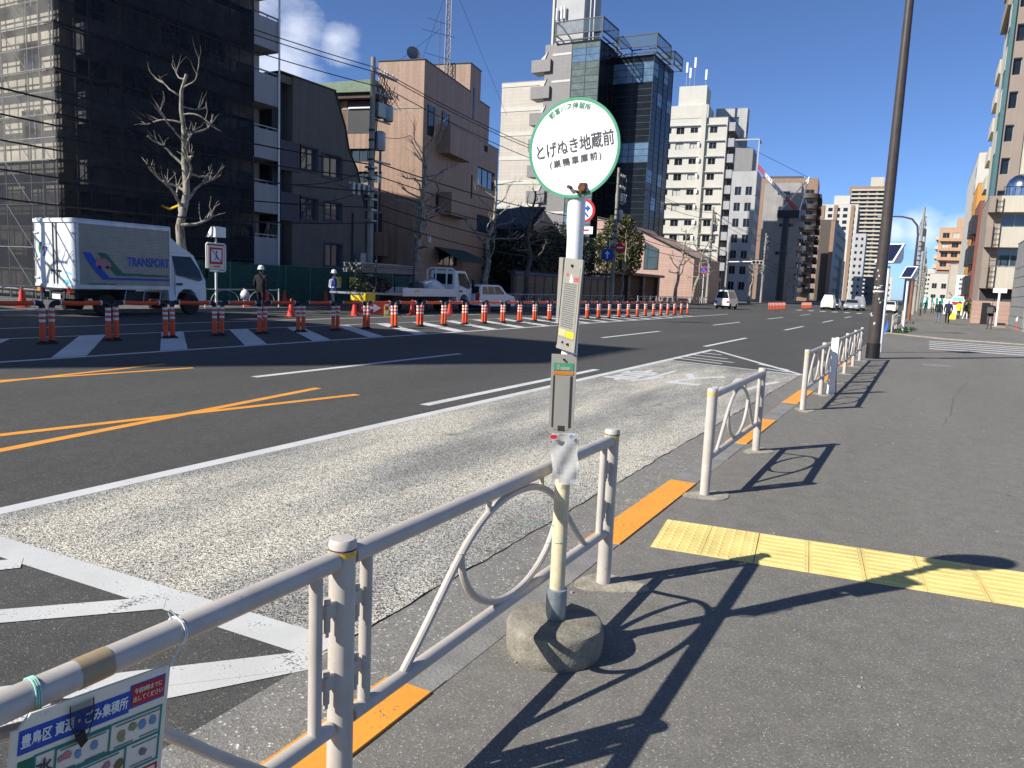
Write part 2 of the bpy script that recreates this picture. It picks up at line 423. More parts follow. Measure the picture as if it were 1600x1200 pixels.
def struct(o, label=None, kind='structure'):
    o['kind'] = kind
    if label: o['label'] = label
    return o
def thing(name, label, cat, loc=(0, 0, 0), rz=0.0, group=None):
    o = bpy.data.objects.new(name, None); col.objects.link(o); o.empty_display_size = 0.2
    o.location = loc; o.rotation_euler = (0, 0, rz); return tag(o, label, cat, group)
def dup(root, loc=None, rz=None, label=None, group=None, parent=None):
    c = root.copy(); col.objects.link(c)
    if parent is not None: c.parent = parent
    if loc is not None: c.location = loc
    if rz is not None: c.rotation_euler = (0, 0, rz)
    if label: c['label'] = label
    if group: c['group'] = group
    for ch in list(KIDS.get(root, root.children)): dup(ch, parent=c)
    return c
KIDS = {}
_txt = {}
def text_mesh(body, size, mat, bold=0.0, align='CENTER', ext=0.0006, sx=1.0, spacing=1.0):
    key = (body, size, mat, bold, align, sx, spacing, ext)
    if key in _txt: return _txt[key]
    c = bpy.data.curves.new('lettering', 'FONT'); c.body = body; c.size = size; c.align_x = align; c.align_y = 'CENTER'
    c.offset = bold; c.extrude = ext; c.space_character = spacing; c.resolution_u = 3
    t = bpy.data.objects.new('lettering', c); col.objects.link(t)
    dg = bpy.context.evaluated_depsgraph_get(); dg.update()
    me = bpy.data.meshes.new_from_object(t.evaluated_get(dg))
    me.transform(Matrix.Diagonal((sx, 1, 1, 1)))
    bpy.data.objects.remove(t); bpy.data.curves.remove(c)
    me.materials.clear(); me.materials.append(MATS[mat]); me.name = 'lettering'
    _txt[key] = me; return me
def arc(cx, cz, rx, rz_, a0, a1, n, f):
    return [f(cx+rx*cos(radians(a0+(a1-a0)*i/n)), cz+rz_*sin(radians(a0+(a1-a0)*i/n))) for i in range(n+1)]

# ================================================================ the setting
ZR = -0.12                                  # road level; the pavement is at 0
XK = -1.72                                  # road edge of the near kerb
XL = -25.2                                  # far kerb
mb = MB(); mb.quad((-1500, -400, -0.30), (1500, -400, -0.30), (1500, 3000, -0.30), (-1500, 3000, -0.30))
struct(mb.build('ground', 'far_ground'))
mb = MB(); mb.box(XL, XK, -60, 900, -0.29, ZR)
struct(mb.build('road', 'road_asphalt'))
mb = MB(); mb.box(XK+0.22, 40, -40, 24.0, -0.28, 0.0); mb.box(XK+0.22, 40, 38.5, 900, -0.28, 0.0)
struct(mb.build('pavement', 'pavement_asphalt'))
mb = MB(); mb.box(XK+0.001, 80, 24.001, 38.499, -0.285, -0.012)
struct(mb.build('side_street', 'pavement_asphalt'))
mb = MB(); mb.box(-80, XL-0.2, -60, 900, -0.28, 0.0)
struct(mb.build('pavement_far_side', 'far_ground'))
mb = MB(); mb.box(-5.28, -2.2, 2.46, 17.4, -0.2, ZR+0.0015)
mb.v = [(x, (y if y < 10 else y + (-0.35 if x > -3 else 0.25)), z) for x, y, z in mb.v]
struct(mb.build('bus_bay', 'bay_aggregate'))
mb = MB(); mb.box(-2.196, XK, -8, 24, -0.2, ZR+0.0025)
struct(mb.build('gutter', 'gutter_asphalt'))
# open joint between the bay and the gutter
r2 = random.Random(3); pts = []
for i in range(120):
    pts.append((-2.198+r2.uniform(-0.012, 0.012), 2.62+i*0.125, ZR+0.0015))
mb = MB(); mb.tube(pts, [0.004+0.006*r2.random() for _ in pts], 4)
struct(mb.build('gutter_joint', 'black'))
# kerb stones, each its own piece
kerb = thing('kerb', 'low concrete kerb with orange painted lengths along the bus bay', 'kerb', (0, 0, 0)); kerb['kind'] = 'structure'; del kerb['category']
kb = MB(); kb.prism([(XK, -0.28), (XK+0.215, -0.28), (XK+0.215, 0.0), (XK+0.012, 0.0), (XK, -0.015)], 'y', 0.004, 0.596)
kme = kb.mesh('kerb_stone', 'kerb_concrete', False)
for i in range(50): obj('kerb_stone', kme, kerb, (0, -6+0.6*i, 0.001+rnd.uniform(-0.003, 0.003)))
ko = MB(); ko.prism([(XK-0.004, -0.10), (XK+0.219, -0.10), (XK+0.219, 0.010), (XK+0.010, 0.010), (XK-0.004, -0.006)], 'y', 0, 1.76)
kom = ko.mesh('orange_paint', 'paint_kerb', False)
for y in (-3.2, 0.52, 4.3, 8.05, 11.6, 15.2, 18.8): obj('orange_paint', kom, kerb, (0, y, 0))
fk = MB(); fk.box(XL-0.2, XL, -60, 400, -0.28, 0.02); struct(fk.build('kerb_far_side', 'kerb_concrete'))
k2 = MB()
k2.prism([(-1.75, 39.7), (0.7, 36.7), (6, 35.6), (6, 36.0), (0.8, 37.05), (-1.6, 39.95)], 'z', -0.1, 0.03)
struct(k2.build('kerb_side_street', 'patch_concrete'))

# painted road markings: thin sheets on the asphalt
def mark(name, poly, mat, z=ZR+0.002, label=None, cat='road marking', group=None):
    m = MB(); m.add([(x, y, z) for x, y in ccw(list(poly))], [tuple(range(len(poly)))])
    o = m.build(name, mat, None, smooth=False); return tag(o, label, cat, group)
def ccw(poly):
    a = sum(p[0]*q[1]-q[0]*p[1] for p, q in zip(poly, poly[1:]+poly[:1])); return poly if a > 0 else poly[::-1]
def stripe(x0, y0, x1, y1, w):
    d = Vector((x1-x0, y1-y0)).normalized(); n = Vector((-d.y, d.x))*w/2
    return [(x0-n.x, y0-n.y), (x1-n.x, y1-n.y), (x1+n.x, y1+n.y), (x0+n.x, y0+n.y)]
ZB = ZR+0.0032
mark('edge_line', stripe(-5.34, -4, -5.34, 22.3, 0.15), 'paint_white', ZB, 'long white line along the road side of the bus bay')
mark('bay_end_line', stripe(-5.3, 2.42, -2.22, 2.52, 0.2), 'paint_worn', ZB+0.0005, 'thick worn white line closing the bus bay near the rubbish notice')
mark('bay_end_line', stripe(-5.3, 17.85, -2.2, 17.1, 0.12), 'paint_white', ZB+0.0005, 'thin white line closing the far end of the bus bay')
mark('taper_line', stripe(-5.3, 22.25, -2.15, 17.1, 0.14), 'paint_white', ZB+0.0010, 'slanting white line from the edge line to the kerb beyond the bay')
mark('taper_line', stripe(-5.3, -2.4, -2.2, 2.4, 0.14), 'paint_worn', ZB+0.0010, 'worn slanting white line on the asphalt under the rubbish notice')
for i, (a, b) in enumerate((((-5.3, 18.6), (-4.1, 18.15)), ((-5.3, 19.2), (-3.95, 18.7)), ((-5.3, 20.0), (-4.3, 19.6)), ((-5.3, 20.9), (-4.7, 20.7)), ((-3.4, 18.9), (-2.6, 18.0)), ((-3.2, 18.0), (-2.5, 17.5)))):
    mark('hatch_line', stripe(*a, *b, 0.12), 'paint_white', ZB+0.0015, 'short white hatch line in the triangle beyond the bus bay', group='hatch lines beyond the bay')
for i, (a, b) in enumerate((((-4.3, 1.3), (-3.22, 2.45)), ((-3.35, 1.15), (-2.2, 2.42)), ((-5.0, 1.35), (-4.3, 2.36)))):
    mark('hatch_line', stripe(*a, *b, 0.16), 'paint_worn', ZB+0.0015+0.0004*i, 'worn white hatch line on the asphalt behind the rubbish notice', group='hatch lines before the bay')
for k in range(5):
    y = 8.8+15*k
    mark('lane_dash', stripe(-9.35, y, -9.35, y+6.2, 0.15), 'paint_white', label='white lane dash in the middle of the near carriageway', group='lane dashes mid carriageway')
for k in range(1, 5):
    y = 8.4+15*k
    mark('lane_dash', stripe(-5.85, y, -5.85, y+6.1, 0.15), 'paint_white', label='white lane dash in line with the kerb lane beyond the bus bay', group='lane dashes of the kerb lane')
mark('lane_dash', stripe(-5.78, 8.4, -5.78, 14.5, 0.15), 'paint_white', label='white lane dash lying close beside the bus bay edge line')
for (x0, y0, x1, y1, lb) in ((-7.76, 4.0, -7.0, 8.5, 'longer'), (-7.1, 3.7, -7.82, 8.6, 'crossing')):
    mark('orange_line', stripe(x0-(x1-x0)*.25, y0-(y1-y0)*.25, x1, y1, 0.13), 'paint_orange', ZR+0.002+(0.0006 if lb == 'longer' else 0), 'orange line of the cross nearer the bus bay', group='orange cross near the bay')
for (x0, y0, x1, y1, lb) in ((-11.6, 4.2, -10.89, 8.9, 'a'), (-10.95, 4.2, -11.63, 8.9, 'b')):
    mark('orange_line', stripe(x0, y0, x1, y1, 0.12), 'paint_orange', ZR+0.002+(0.0006 if lb == 'a' else 0), 'orange line of the cross nearer the delineators', group='orange cross near the delineators')
mark('zone_line', stripe(-13.42, -10, -13.42, 60, 0.16), 'paint_white', ZR+0.002, 'white line edging the hatched median on the bus stop side')
mark('zone_line', stripe(-17.38, -10, -17.38, 60, 0.12), 'paint_white', ZR+0.004, 'white line edging the hatched median on the truck side')
mark('lane_line', stripe(-20.1, -10, -20.1, 62, 0.14), 'paint_white', ZR+0.004, 'white line in front of the parked box truck')
for k in range(21):
    y = 5.85+2.2*k
    mark('hatch_bar', [(-13.51, y), (-13.51, y+0.66), (-17.31, y+3.6), (-17.31, y+2.94)], 'paint_white', ZR+0.006, 'broad white hatch bar on the median under the orange delineators', group='median hatch bars')
for i in range(5):
    y = 28.6+1.35*i
    mark('zebra_bar', [(0.2, y+0.15), (9, y-0.25), (9, y+0.25), (0.2, y+0.6)], 'paint_worn', -0.009, 'white zebra bar across the side street mouth', group='zebra bars of the side street')
for i in range(9):
    x = -13.0+1.25*i
    mark('zebra_bar', [(x, 91), (x+0.5, 91), (x+0.5, 94.5), (x, 94.5)], 'paint_white', ZR+0.004, 'white zebra bar across the main road in front of the waiting cars', group='zebra bars of the main road')
# lettering painted in the bay, read by drivers coming the other way
for ch, x, lb in (('バ', -2.75, 'painted letter of the bay beside the kerb'), ('ス', -3.75, 'painted letter in the middle of the bus bay'), ('停', -4.75, 'dense painted letter of the bay beside the white edge line')):
    o = obj('painted_letter', text_mesh(ch, 1.0, 'paint_white', 0.018, ext=0.0003), None, (x, 14.55, ZB+0.001), (0, 0, pi))
    o.scale = (0.95, 2.6, 1); tag(o, 'white ' + lb, 'road marking')
# small things of the pavement
mb = MB(); mb.lathe([(0.33, 0), (0.33, 0.003), (0.30, 0.004), (0.0, 0.004)], 28)
tag(mb.build('manhole_cover', 'kerb_concrete', None, (0.35, 21.4, 0.0)), 'round grey manhole cover set in the pavement asphalt', 'manhole cover')
r2 = random.Random(11)
deb = MB()
for i in range(170):
    x, y = r2.uniform(-1.45, 4.0), r2.uniform(1.2, 12)
    s = r2.uniform(0.002, 0.0065)
    deb.box(x-s, x+s*r2.uniform(.6, 1.6), y-s, y+s*r2.uniform(.6, 1.6), 0.0005, 0.003+s*.5)
o = deb.build('grit', 'patch_concrete'); struct(o, 'pale grit scattered on the pavement', 'stuff')

# seams and cracks of the pavement asphalt
def crack(x0, y0, x1, y1, w, seed, wob):
    q = random.Random(seed); n = 40; m = MB(); d = Vector((x1-x0, y1-y0)).normalized(); nn = Vector((-d.y, d.x)); off = 0.0; L_, R_ = [], []
    for i in range(n+1):
        off += q.uniform(-wob, wob); p = Vector((x0, y0)).lerp(Vector((x1, y1)), i/n)+nn*off; ww = w*q.uniform(.25, 1)
        L_.append((p.x-nn.x*ww, p.y-nn.y*ww, 0.0012)); R_.append((p.x+nn.x*ww, p.y+nn.y*ww, 0.0012))
    m.add(L_+R_, [(i, n+1+i, n+2+i, i+1) for i in range(n)]); struct(m.build('pavement_crack', 'rubber', smooth=False))
crack(-1.45, 9.9, 3.2, 10.6, .0035, 1, .02); crack(1.9, 3.2, 2.6, 9.4, .003, 2, .03); crack(-1.45, 18.2, 5, 18.9, .006, 3, .01); crack(.3, 11, .9, 17.6, .004, 4, .025)

# ================================================================ tactile paving
tp = thing('tactile_paving', 'yellow tactile paving strip running from the kerb across the pavement', 'tactile paving', (-1.33, 4.36, 0.0), radians(7.2))
T = 0.3
def tile_mesh(kind):
    m = MB(); m.box(0.002, T-0.002, 0.002, T-0.002, -0.02, 0.006)
    if kind == 'dot':
        for i in range(5):
            for j in range(5):
                m.lathe([(0.0125, 0.0055), (0.009, 0.0105), (0.004, 0.011)], 8, c=(T*(i+.5)/5, T*(j+.5)/5, 0))
    else:
        for j in range(4):
            y = T*(j+.5)/4
            m.prism([(y-.015, .0055), (y+.015, .0055), (y+.009, .0105), (y-.009, .0105)], 'x', 0.022, T-0.022)
    return m.mesh('tactile_tile', 'tile_yellow', False)
td, tb = tile_mesh('dot'), tile_mesh('bar')
for i in range(14):
    for j in range(2):
        obj('dot_tile' if i < 2 else 'bar_tile', td if i < 2 else tb, tp, (i*T+rnd.uniform(-.001, .001), 0.02+j*T, rnd.uniform(-.001, .0015)))

# ================================================================ guard rails beside the kerb
XRAIL = -1.36
PR, TR, BR, VR, AR = 0.037, 0.029, 0.024, 0.019, 0.0145
def rail_meshes(L):
    F = lambda y, z: (0, y, z)
    tr = MB().tube([(0, 0.035, 0.772), (0, L-0.035, 0.772)], TR, 16)
    br = MB().tube([(0, 0.045, 0.285), (0, L-0.045, 0.285)], BR, 14)
    st = MB().tube([(0, 0, 0.285), (0, 0, 0.765)], VR, 12)
    c = L/2
    k = (L-0.0)/2.05
    pts = [F(c-0.74*k, 0.29), F(c-0.60*k, 0.41), F(c-0.46*k, 0.545), F(c-0.33*k, 0.65), F(c-0.18*k, 0.715), F(c, 0.735)]
    pts += [F(2*c-y, z) for _, y, z in reversed(pts[:-1])]
    # smooth the arch
    for _ in range(3):
        q = [pts[0]]
        for a, b in zip(pts, pts[1:]):
            a, b = Vector(a), Vector(b); q += [a*.75+b*.25, a*.25+b*.75]
        pts = q+[pts[-1]]
    ar = MB().tube(pts, AR, 10)
    lp = MB().tube(arc(c, 0.60, 0.405*k, 0.295, 180, 360, 24, F), AR, 10)
    sd = MB()
    for s in (-0.22*k, 0.22*k): sd.cyl((0, c+s, 0.70), (0, c+s, 0.76), 0.011, n=8)
    return [(n, m.mesh(n, 'rail_paint')) for n, m in (('top_rail', tr), ('bottom_rail', br), ('stile', st), ('arch', ar), ('loop', lp), ('stud', sd))]
_rm = {}
post_me = MB().lathe([(PR, -0.05), (PR, 0.795), (PR+0.002, 0.797), (PR+0.002, 0.82), (PR-0.004, 0.829), (0.0, 0.831)], 20).mesh('post', 'rail_paint')
band_me = MB().lathe([(PR+0.0012, 0.781), (PR+0.0012, 0.796)], 20).mesh('reflector_band', 'band_yellow')
ring_me = MB().lathe([(PR+0.0024, 0.799), (PR+0.0024, 0.804)], 20).mesh('rust_ring', 'rust')
hin = MB(); hin.box(-0.012, 0.012, 0.03, 0.075, -0.02, 0.02); hin.cyl((0, 0.062, -0.06), (0, 0.062, 0.035), 0.011, n=10); hin.cyl((0, 0.062, -0.075), (0, 0.062, -0.058), 0.007, n=8)
hin_me = hin.mesh('hinge', 'rail_paint')
pad = MB()
n = 28; prof = []
for i in range(n):
    a = 2*pi*i/n; r = 0.14*(1+.12*sin(3*a)+.1*cos(2*a+1)+rnd.uniform(-.04, .05)); prof.append((r*cos(a)*1.05, r*sin(a)*0.8))
pad.prism([(x*1.2, y*1.15) for x, y in prof], 'z', -0.02, 0.006); pad_me = pad.mesh('footing', 'patch_concrete')
def guard_rail(label, ys, panels, rust=False):
    g = thing('guard_rail', label, 'guard rail', (XRAIL, ys[0], 0))
    for y in ys:
        y -= ys[0]
        p = obj('post', post_me, g, (0, y, 0)); obj('reflector_band', band_me, p); 
        if rust: obj('rust_ring', ring_me, p)
        obj('footing', pad_me, g, (0.03, y, 0), (0, 0, rnd.uniform(0, 6)))
    for a, b in panels:
        L = round(b-a, 3)
        if L not in _rm: _rm[L] = rail_meshes(L)
        for nm, me in _rm[L]:
            if nm == 'stile':
                for y in (0.105, L-0.105): obj(nm, me, g, (0, a-ys[0]+y, 0))
            else: obj(nm, me, g, (0, a-ys[0], 0))
        for z in (0.64, 0.43):
            obj('hinge', hin_me, g, (0, a-ys[0], z)); obj('hinge', hin_me, g, (0, b-ys[0], z), (0, 0, pi))
    return g
guard_rail('beige tube guard rail carrying the rubbish notice behind the bus stop pole', [-0.44, 1.60, 3.68], [(-0.44, 1.60), (1.60, 3.68)], True)
guard_rail('short beige tube guard rail standing alone beyond the yellow tactile strip', [5.78, 7.78], [(5.78, 7.78)])
guard_rail('long beige tube guard rail reaching to the dark brown lamp post', [11.03, 13.03, 15.03, 17.03, 19.03, 21.0], [(a, a+2.0) for a in (11.03, 13.03, 15.03, 17.03)] + [(19.03, 21.0)])
guard_rail('beige guard rail beyond the side street beside the blue sheet', [40.2, 42.2, 44.2, 46.2], [(40.2, 42.2), (42.2, 44.2), (44.2, 46.2)])
guard_rail('farthest beige guard rail beyond the green planting on the pavement', [56, 58, 60, 62], [(56, 58), (58, 60), (60, 62)])
# wire ties, tape
wt = MB()
for k in range(3):
    wt.tube([(XRAIL+0.031*cos(a), 0.745+k*0.004+0.01*sin(a*0.5), 0.772+0.031*sin(a)) for a in [2*pi*i/14 for i in range(15)]], 0.0018, 5)
tag(wt.build('tie_wire', 'mint', None, (0, 0.0, 0)), 'green wire tied round the rail above the rubbish notice', 'wire')
wt = MB()
for k in range(2):
    wt.tube([(XRAIL+0.031*cos(a), 1.06+k*0.004, 0.772+0.031*sin(a)) for a in [2*pi*i/14 for i in range(15)]], 0.0016, 5)
wt.tube([(XRAIL+0.02, 1.06, 0.80), (XRAIL+0.0, 1.045, 0.825), (XRAIL+0.015, 1.03, 0.828), (XRAIL+0.02, 1.035, 0.812)], 0.0015, 5)
wt.tube([(XRAIL+0.028, 1.06, 0.765), (XRAIL+0.045, 1.02, 0.74), (XRAIL+0.05, 1.005, 0.728)], 0.0014, 5)
tag(wt.build('tie_wire', 'reflective_white', None), 'white string knotted round the rail by the notice corner', 'wire')
tape = MB(); tape.tube([(XRAIL, 0.835, 0.772), (XRAIL, 0.90, 0.772)], TR+0.0012, 16, cap=False)
tag(tape.build('tape', M('tape_tan', (0.35, 0.27, 0.16), 0.5)), 'brown parcel tape stuck round the guard rail', 'tape')

# ================================================================ rubbish collection notice hung on the rail
nb = thing('notice_board', 'white rubbish collection notice with blue header hanging from the guard rail', 'notice', (-1.312, 0.695, 0.768))
nb.rotation_euler = (radians(1.0), radians(6.5), pi/2)
W_, H_ = 0.315, 0.50           # local: x to the right, z up (board hangs below z=0), front faces -y
ear = MB(); ear.prism([(0.0, -H_), (W_, -H_), (W_, 0.0), (0.03, 0.0), (0.012, -0.022), (0.0, -0.022)], 'y', 0, 0.006)
ear.build('panel', 'sign_board', nb, smooth=False)
def rect(m, x0, x1, z0, z1, y=-0.001, mi=0): m.box(x0, x1, y, y+0.0011, z0, z1, mi)
def plate(name, mat, x0, x1, z0, z1, y): 
    m = MB(); rect(m, x0, x1, z0, z1, y); return m.build(name, mat, nb, smooth=False)
plate('header', 'blue_ink', 0.012, 0.225, -0.070, -0.026, -0.0010)
plate('header_edge', 'blue_ink', 0.225, 0.305, -0.064, -0.016, -0.0010)
plate('red_box', 'red_ink', 0.229, 0.302, -0.060, -0.019, -0.0016)
def letter(body, size, mat, x, z, parent, y=-0.0026, bold=0.0, rz=0.0, sx=1.0, spacing=1.0, ext=0.0006):
    return obj('lettering', text_mesh(body, size, mat, bold, sx=sx, spacing=spacing, ext=ext), parent, (x, y, z), (pi/2, rz, 0))
letter('豊島区 資源・ごみ集積所', 0.026, 'sign_white', 0.118, -0.048, nb, bold=0.0005, sx=0.70)
letter('午前8時までに', 0.0125, 'sign_board', 0.265, -0.031, nb, y=-0.0032, bold=0.0001, sx=0.78)
letter('出してください', 0.0125, 'sign_board', 0.265, -0.047, nb, y=-0.0032, bold=0.0001, sx=0.78)
def rbox(x0, x1, z0, z1, mat, y, w=0.004):
    m = MB(); rect(m, x0, x1, z1-w, z1, y); rect(m, x0, x1, z0, z0+w, y); rect(m, x0, x0+w, z0+w, z1-w, y); rect(m, x1-w, x1, z0+w, z1-w, y)
    return m.build('table_line', mat, nb, smooth=False)
plate('day_column', 'green_ink', 0.014, 0.042, -0.30, -0.082, -0.0010)
for i, ch in enumerate('資源'): letter(ch, 0.022, 'sign_board', 0.028, -0.115-0.045*i, nb, bold=0.0004)
rbox(0.042, 0.304, -0.140, -0.080, 'teal_ink', -0.0012); rbox(0.042, 0.304, -0.196, -0.1365, 'teal_ink', -0.0014)
rbox(0.080, 0.190, -0.1368, -0.0835, 'teal_ink', -0.0020, 0.0035); rbox(0.080, 0.228, -0.1925, -0.1380, 'teal_ink', -0.0018, 0.0035)
rbox(0.042, 0.304, -0.262, -0.202, 'red_ink', -0.0012); rbox(0.042, 0.304, -0.31, -0.260, 'red_ink', -0.0016, 0.003); rbox(0.205, 0.304, -0.31, -0.2595, 'red_ink', -0.0021, 0.003)
letter('水', 0.032, 'ink_grey', 0.061, -0.110, nb, bold=0.0004); letter('木', 0.032, 'ink_grey', 0.061, -0.166, nb, bold=0.0004)
pr = random.Random(5)
pict_cols = ['print_grey', M('pic_brown', (0.22, 0.14, 0.06)), M('pic_pink', (0.5, 0.2, 0.22)), M('pic_blue', (0.15, 0.28, 0.45)), M('pic_olive', (0.3, 0.28, 0.12)), 'ink_grey']
for (x, z) in [(0.098, -0.108), (0.130, -0.110), (0.160, -0.108), (0.21, -0.115), (0.232, -0.105), (0.263, -0.108), (0.285, -0.108), (0.10, -0.165), (0.128, -0.166), (0.157, -0.166), (0.184, -0.166), (0.210, -0.166), (0.262, -0.165),
               (0.085, -0.232), (0.115, -0.234), (0.145, -0.23), (0.175, -0.234), (0.205, -0.23), (0.232, -0.234), (0.27, -0.23), (0.225, -0.285), (0.25, -0.288), (0.28, -0.284), (0.1, -0.285), (0.15, -0.285)]:
    m = MB(); 
    for q in range(2):
        k = pr.randint(5, 8); s = pr.uniform(0.006, 0.011); a0 = pr.random()*6
        ox, oz = pr.uniform(-.006, .006), pr.uniform(-.005, .005)
        poly = [(x+ox+s*cos(a0+2*pi*i/k)*pr.uniform(.7, 1.15), z+oz+s*sin(a0+2*pi*i/k)*pr.uniform(.7, 1.2)) for i in range(k)]
        m.prism(poly, 'y', -0.0022-q*0.0006, -0.001)
    m.build('pictogram', pr.choice(pict_cols), nb, smooth=False)
m = MB()
for (x0, x1, z) in [(0.09, 0.18, -0.091), (0.20, 0.30, -0.089), (0.09, 0.12, -0.131), (0.14, 0.18, -0.131), (0.20, 0.24, -0.132), (0.255, 0.295, -0.131), (0.09, 0.21, -0.146), (0.24, 0.295, -0.147), (0.09, 0.115, -0.186), (0.12, 0.145, -0.186), (0.15, 0.2, -0.186), (0.24, 0.29, -0.187), (0.09, 0.2, -0.212), (0.08, 0.13, -0.253), (0.15, 0.2, -0.253), (0.22, 0.29, -0.253)]:
    x = x0
    while x < x1:
        l = pr.uniform(0.001, 0.0028); rect(m, x, x+l, z-0.0012, z+0.0012, -0.0021); x += l+0.0012
m.build('small_print', 'print_grey', nb, smooth=False)
m = MB()
for x, z in [(0.045, -0.011), (0.060, -0.011), (0.272, -0.008), (0.287, -0.008), (0.303, -0.008)]: m.cyl((x, -0.0015, z), (x, 0.004, z), 0.004, n=10)
m.build('eyelet', 'reflective_white', nb)
m = MB()
m.tube([(0.098, -0.006, -0.01), (0.10, -0.008, -0.045), (0.112, -0.012, -0.072), (0.122, -0.013, -0.082)], 0.0012, 5); m.tube([(0.143, -0.006, -0.008), (0.146, -0.008, -0.045), (0.136, -0.012, -0.070), (0.122, -0.013, -0.082)], 0.0012, 5)
m.prism([(0.108, -0.068), (0.126, -0.062), (0.134, -0.085), (0.122, -0.095)], 'y', -0.014, -0.011)
clip = m.build('clip', 'black'); clip.location = nb.location; clip.rotation_euler = nb.rotation_euler
tag(clip, 'small black clip with cord loops hanging over the notice header', 'clip')
m = MB(); m.prism([(0.099, -0.010), (0.143, -0.008), (0.146, -0.045), (0.122, -0.083), (0.10, -0.045)], 'y', -0.0075, -0.0072)
bagn = m.build('net_bag', 'mesh_bag'); bagn.location = nb.location; bagn.rotation_euler = nb.rotation_euler
tag(bagn, 'scrap of dark netting hanging over the notice header', 'net')

# ================================================================ bus stop pole
BX, BY = -1.262, 2.86
bs = thing('bus_stop', 'round white bus stop sign on a leaning pole in a round concrete foot', 'bus stop', (BX, BY, 0))
prof = [(0.196, -0.005), (0.203, 0.008), (0.206, 0.04), (0.207, 0.085), (0.2065, 0.118), (0.201, 0.131), (0.190, 0.138), (0.13, 0.143), (0.05, 0.146)]
m = MB(); m.lathe(prof, 40)
r2 = random.Random(9)
vv = []
for (x, y, z) in m.v:
    r = sqrt(x*x+y*y)
    k = 1 + 0.006*sin(5*atan2(y, x)+z*9) + r2.uniform(-.006, .006) if r > 0.1 else 1
    vv.append((x*k, y*k, z+(r2.uniform(-.0025, .0025) if z > 0.135 else 0)))
m.v = vv
m.build('foot', 'base_concrete', bs, ang=32)
m = MB(); m.lathe([(0.042, 0.14), (0.044, 0.145), (0.044, 0.275), (0.038, 0.277)], 18); m.build('sleeve', 'galvanised', bs)
m = MB(); m.tube([(0, 0, 0.26), (-0.003, 0.005, 0.92), (-0.006, 0.012, 0.99)], 0.032, 16); lower = m.build('lower_pole', 'pole_cream', bs)
m = MB(); m.tube([(0.008*cos(a)*3.8+0, 0.008*sin(a)*3.8, 0.50+0.02*sin(a)) for a in [i*2*pi/12 for i in range(13)]], 0.0016, 5)
m.tube([(0.03, 0.0, 0.5), (-0.03, -0.03, 0.56), (-0.17, -0.02, 0.53), (-0.19, 0.0, 0.49)], 0.0014, 5); m.build('tie_wire', 'teal_ink', bs)
m = MB(); m.tube([(-0.006, 0.012, 0.98), (-0.012, 0.025, 1.5), (-0.018, 0.036, 1.75)], 0.033, 16)
m.tube([(-0.018, 0.036, 1.74), (-0.021, 0.040, 1.81), (-0.022, 0.042, 1.945)], [0.033, 0.037, 0.035], 16); m.build('upper_pole', 'pole_white', bs)
m = MB(); m.prism([(-0.010, 1.66), (0.006, 1.66), (0.010, 1.40), (-0.012, 1.40)], 'y', -0.045, -0.034); 
o = m.build('strap', 'board_grey', bs, (-0.05, 0.03, 0))
m = MB(); m.tube([(-0.022, 0.042, 1.943), (-0.022, 0.042, 1.947)], 0.0365, 16); m.build('cap_rust', 'rust', bs)
m = MB(); m.box(0.006, 0.034, -0.006, 0.042, 1.912, 1.952); m.build('clamp', 'rust', bs)
for (cx, cz, cr) in ((0.022, 1.932, 0.016), (-0.034, 1.936, 0.007), (-0.002, 1.918, 0.006)):
    m = MB(); m.cyl((cx, -0.022, cz), (cx, 0.0, cz), cr, n=8); m.build('bolt', 'rust', bs)
# the disc: a thin plate facing back along the pavement
DISC = bpy.data.objects.new('disc', MB().prism([(0.181*cos(2*pi*i/64), 0.181*sin(2*pi*i/64)) for i in range(64)], 'y', 0.0, 0.004).mesh('disc', 'sign_white'))
col.objects.link(DISC); DISC.parent = bs; DISC.location = (-0.030, 0.000, 2.088); DISC.scale = (1.06, 1.06, 1.06); DISC.rotation_euler = (0, radians(-9.5), radians(2))
m = MB()
N = 64
for i in range(N):
    a, b = 2*pi*i/N, 2*pi*(i+1)/N
    r0, r1 = 0.172, 0.1825
    m.add([(r0*cos(a), -0.0012, r0*sin(a)), (r1*cos(a), -0.0012, r1*sin(a)), (r1*cos(b), -0.0012, r1*sin(b)), (r0*cos(b), -0.0012, r0*sin(b)),
           (r1*cos(a), 0.0045, r1*sin(a)), (r1*cos(b), 0.0045, r1*sin(b))], [(0, 1, 2, 3), (1, 4, 5, 2)])
m.build('rim', 'sign_green', DISC)
letter('とげぬき地蔵前', 0.060, 'ink_grey', 0.002, 0.006, DISC, y=-0.0012, bold=0.0006, sx=0.76)
letter('(巣鴨車庫前)', 0.031, 'ink_grey', 0.002, -0.047, DISC, y=-0.0012, bold=0.0003, sx=1.0, spacing=1.36)
for i, ch in enumerate('都営バス停留所'):
    a = radians(28-28*2*i/6)
    letter(ch, 0.024, 'sign_green', -0.152*sin(a), 0.152*cos(a), DISC, y=-0.0012, bold=0.0002, rz=-a)
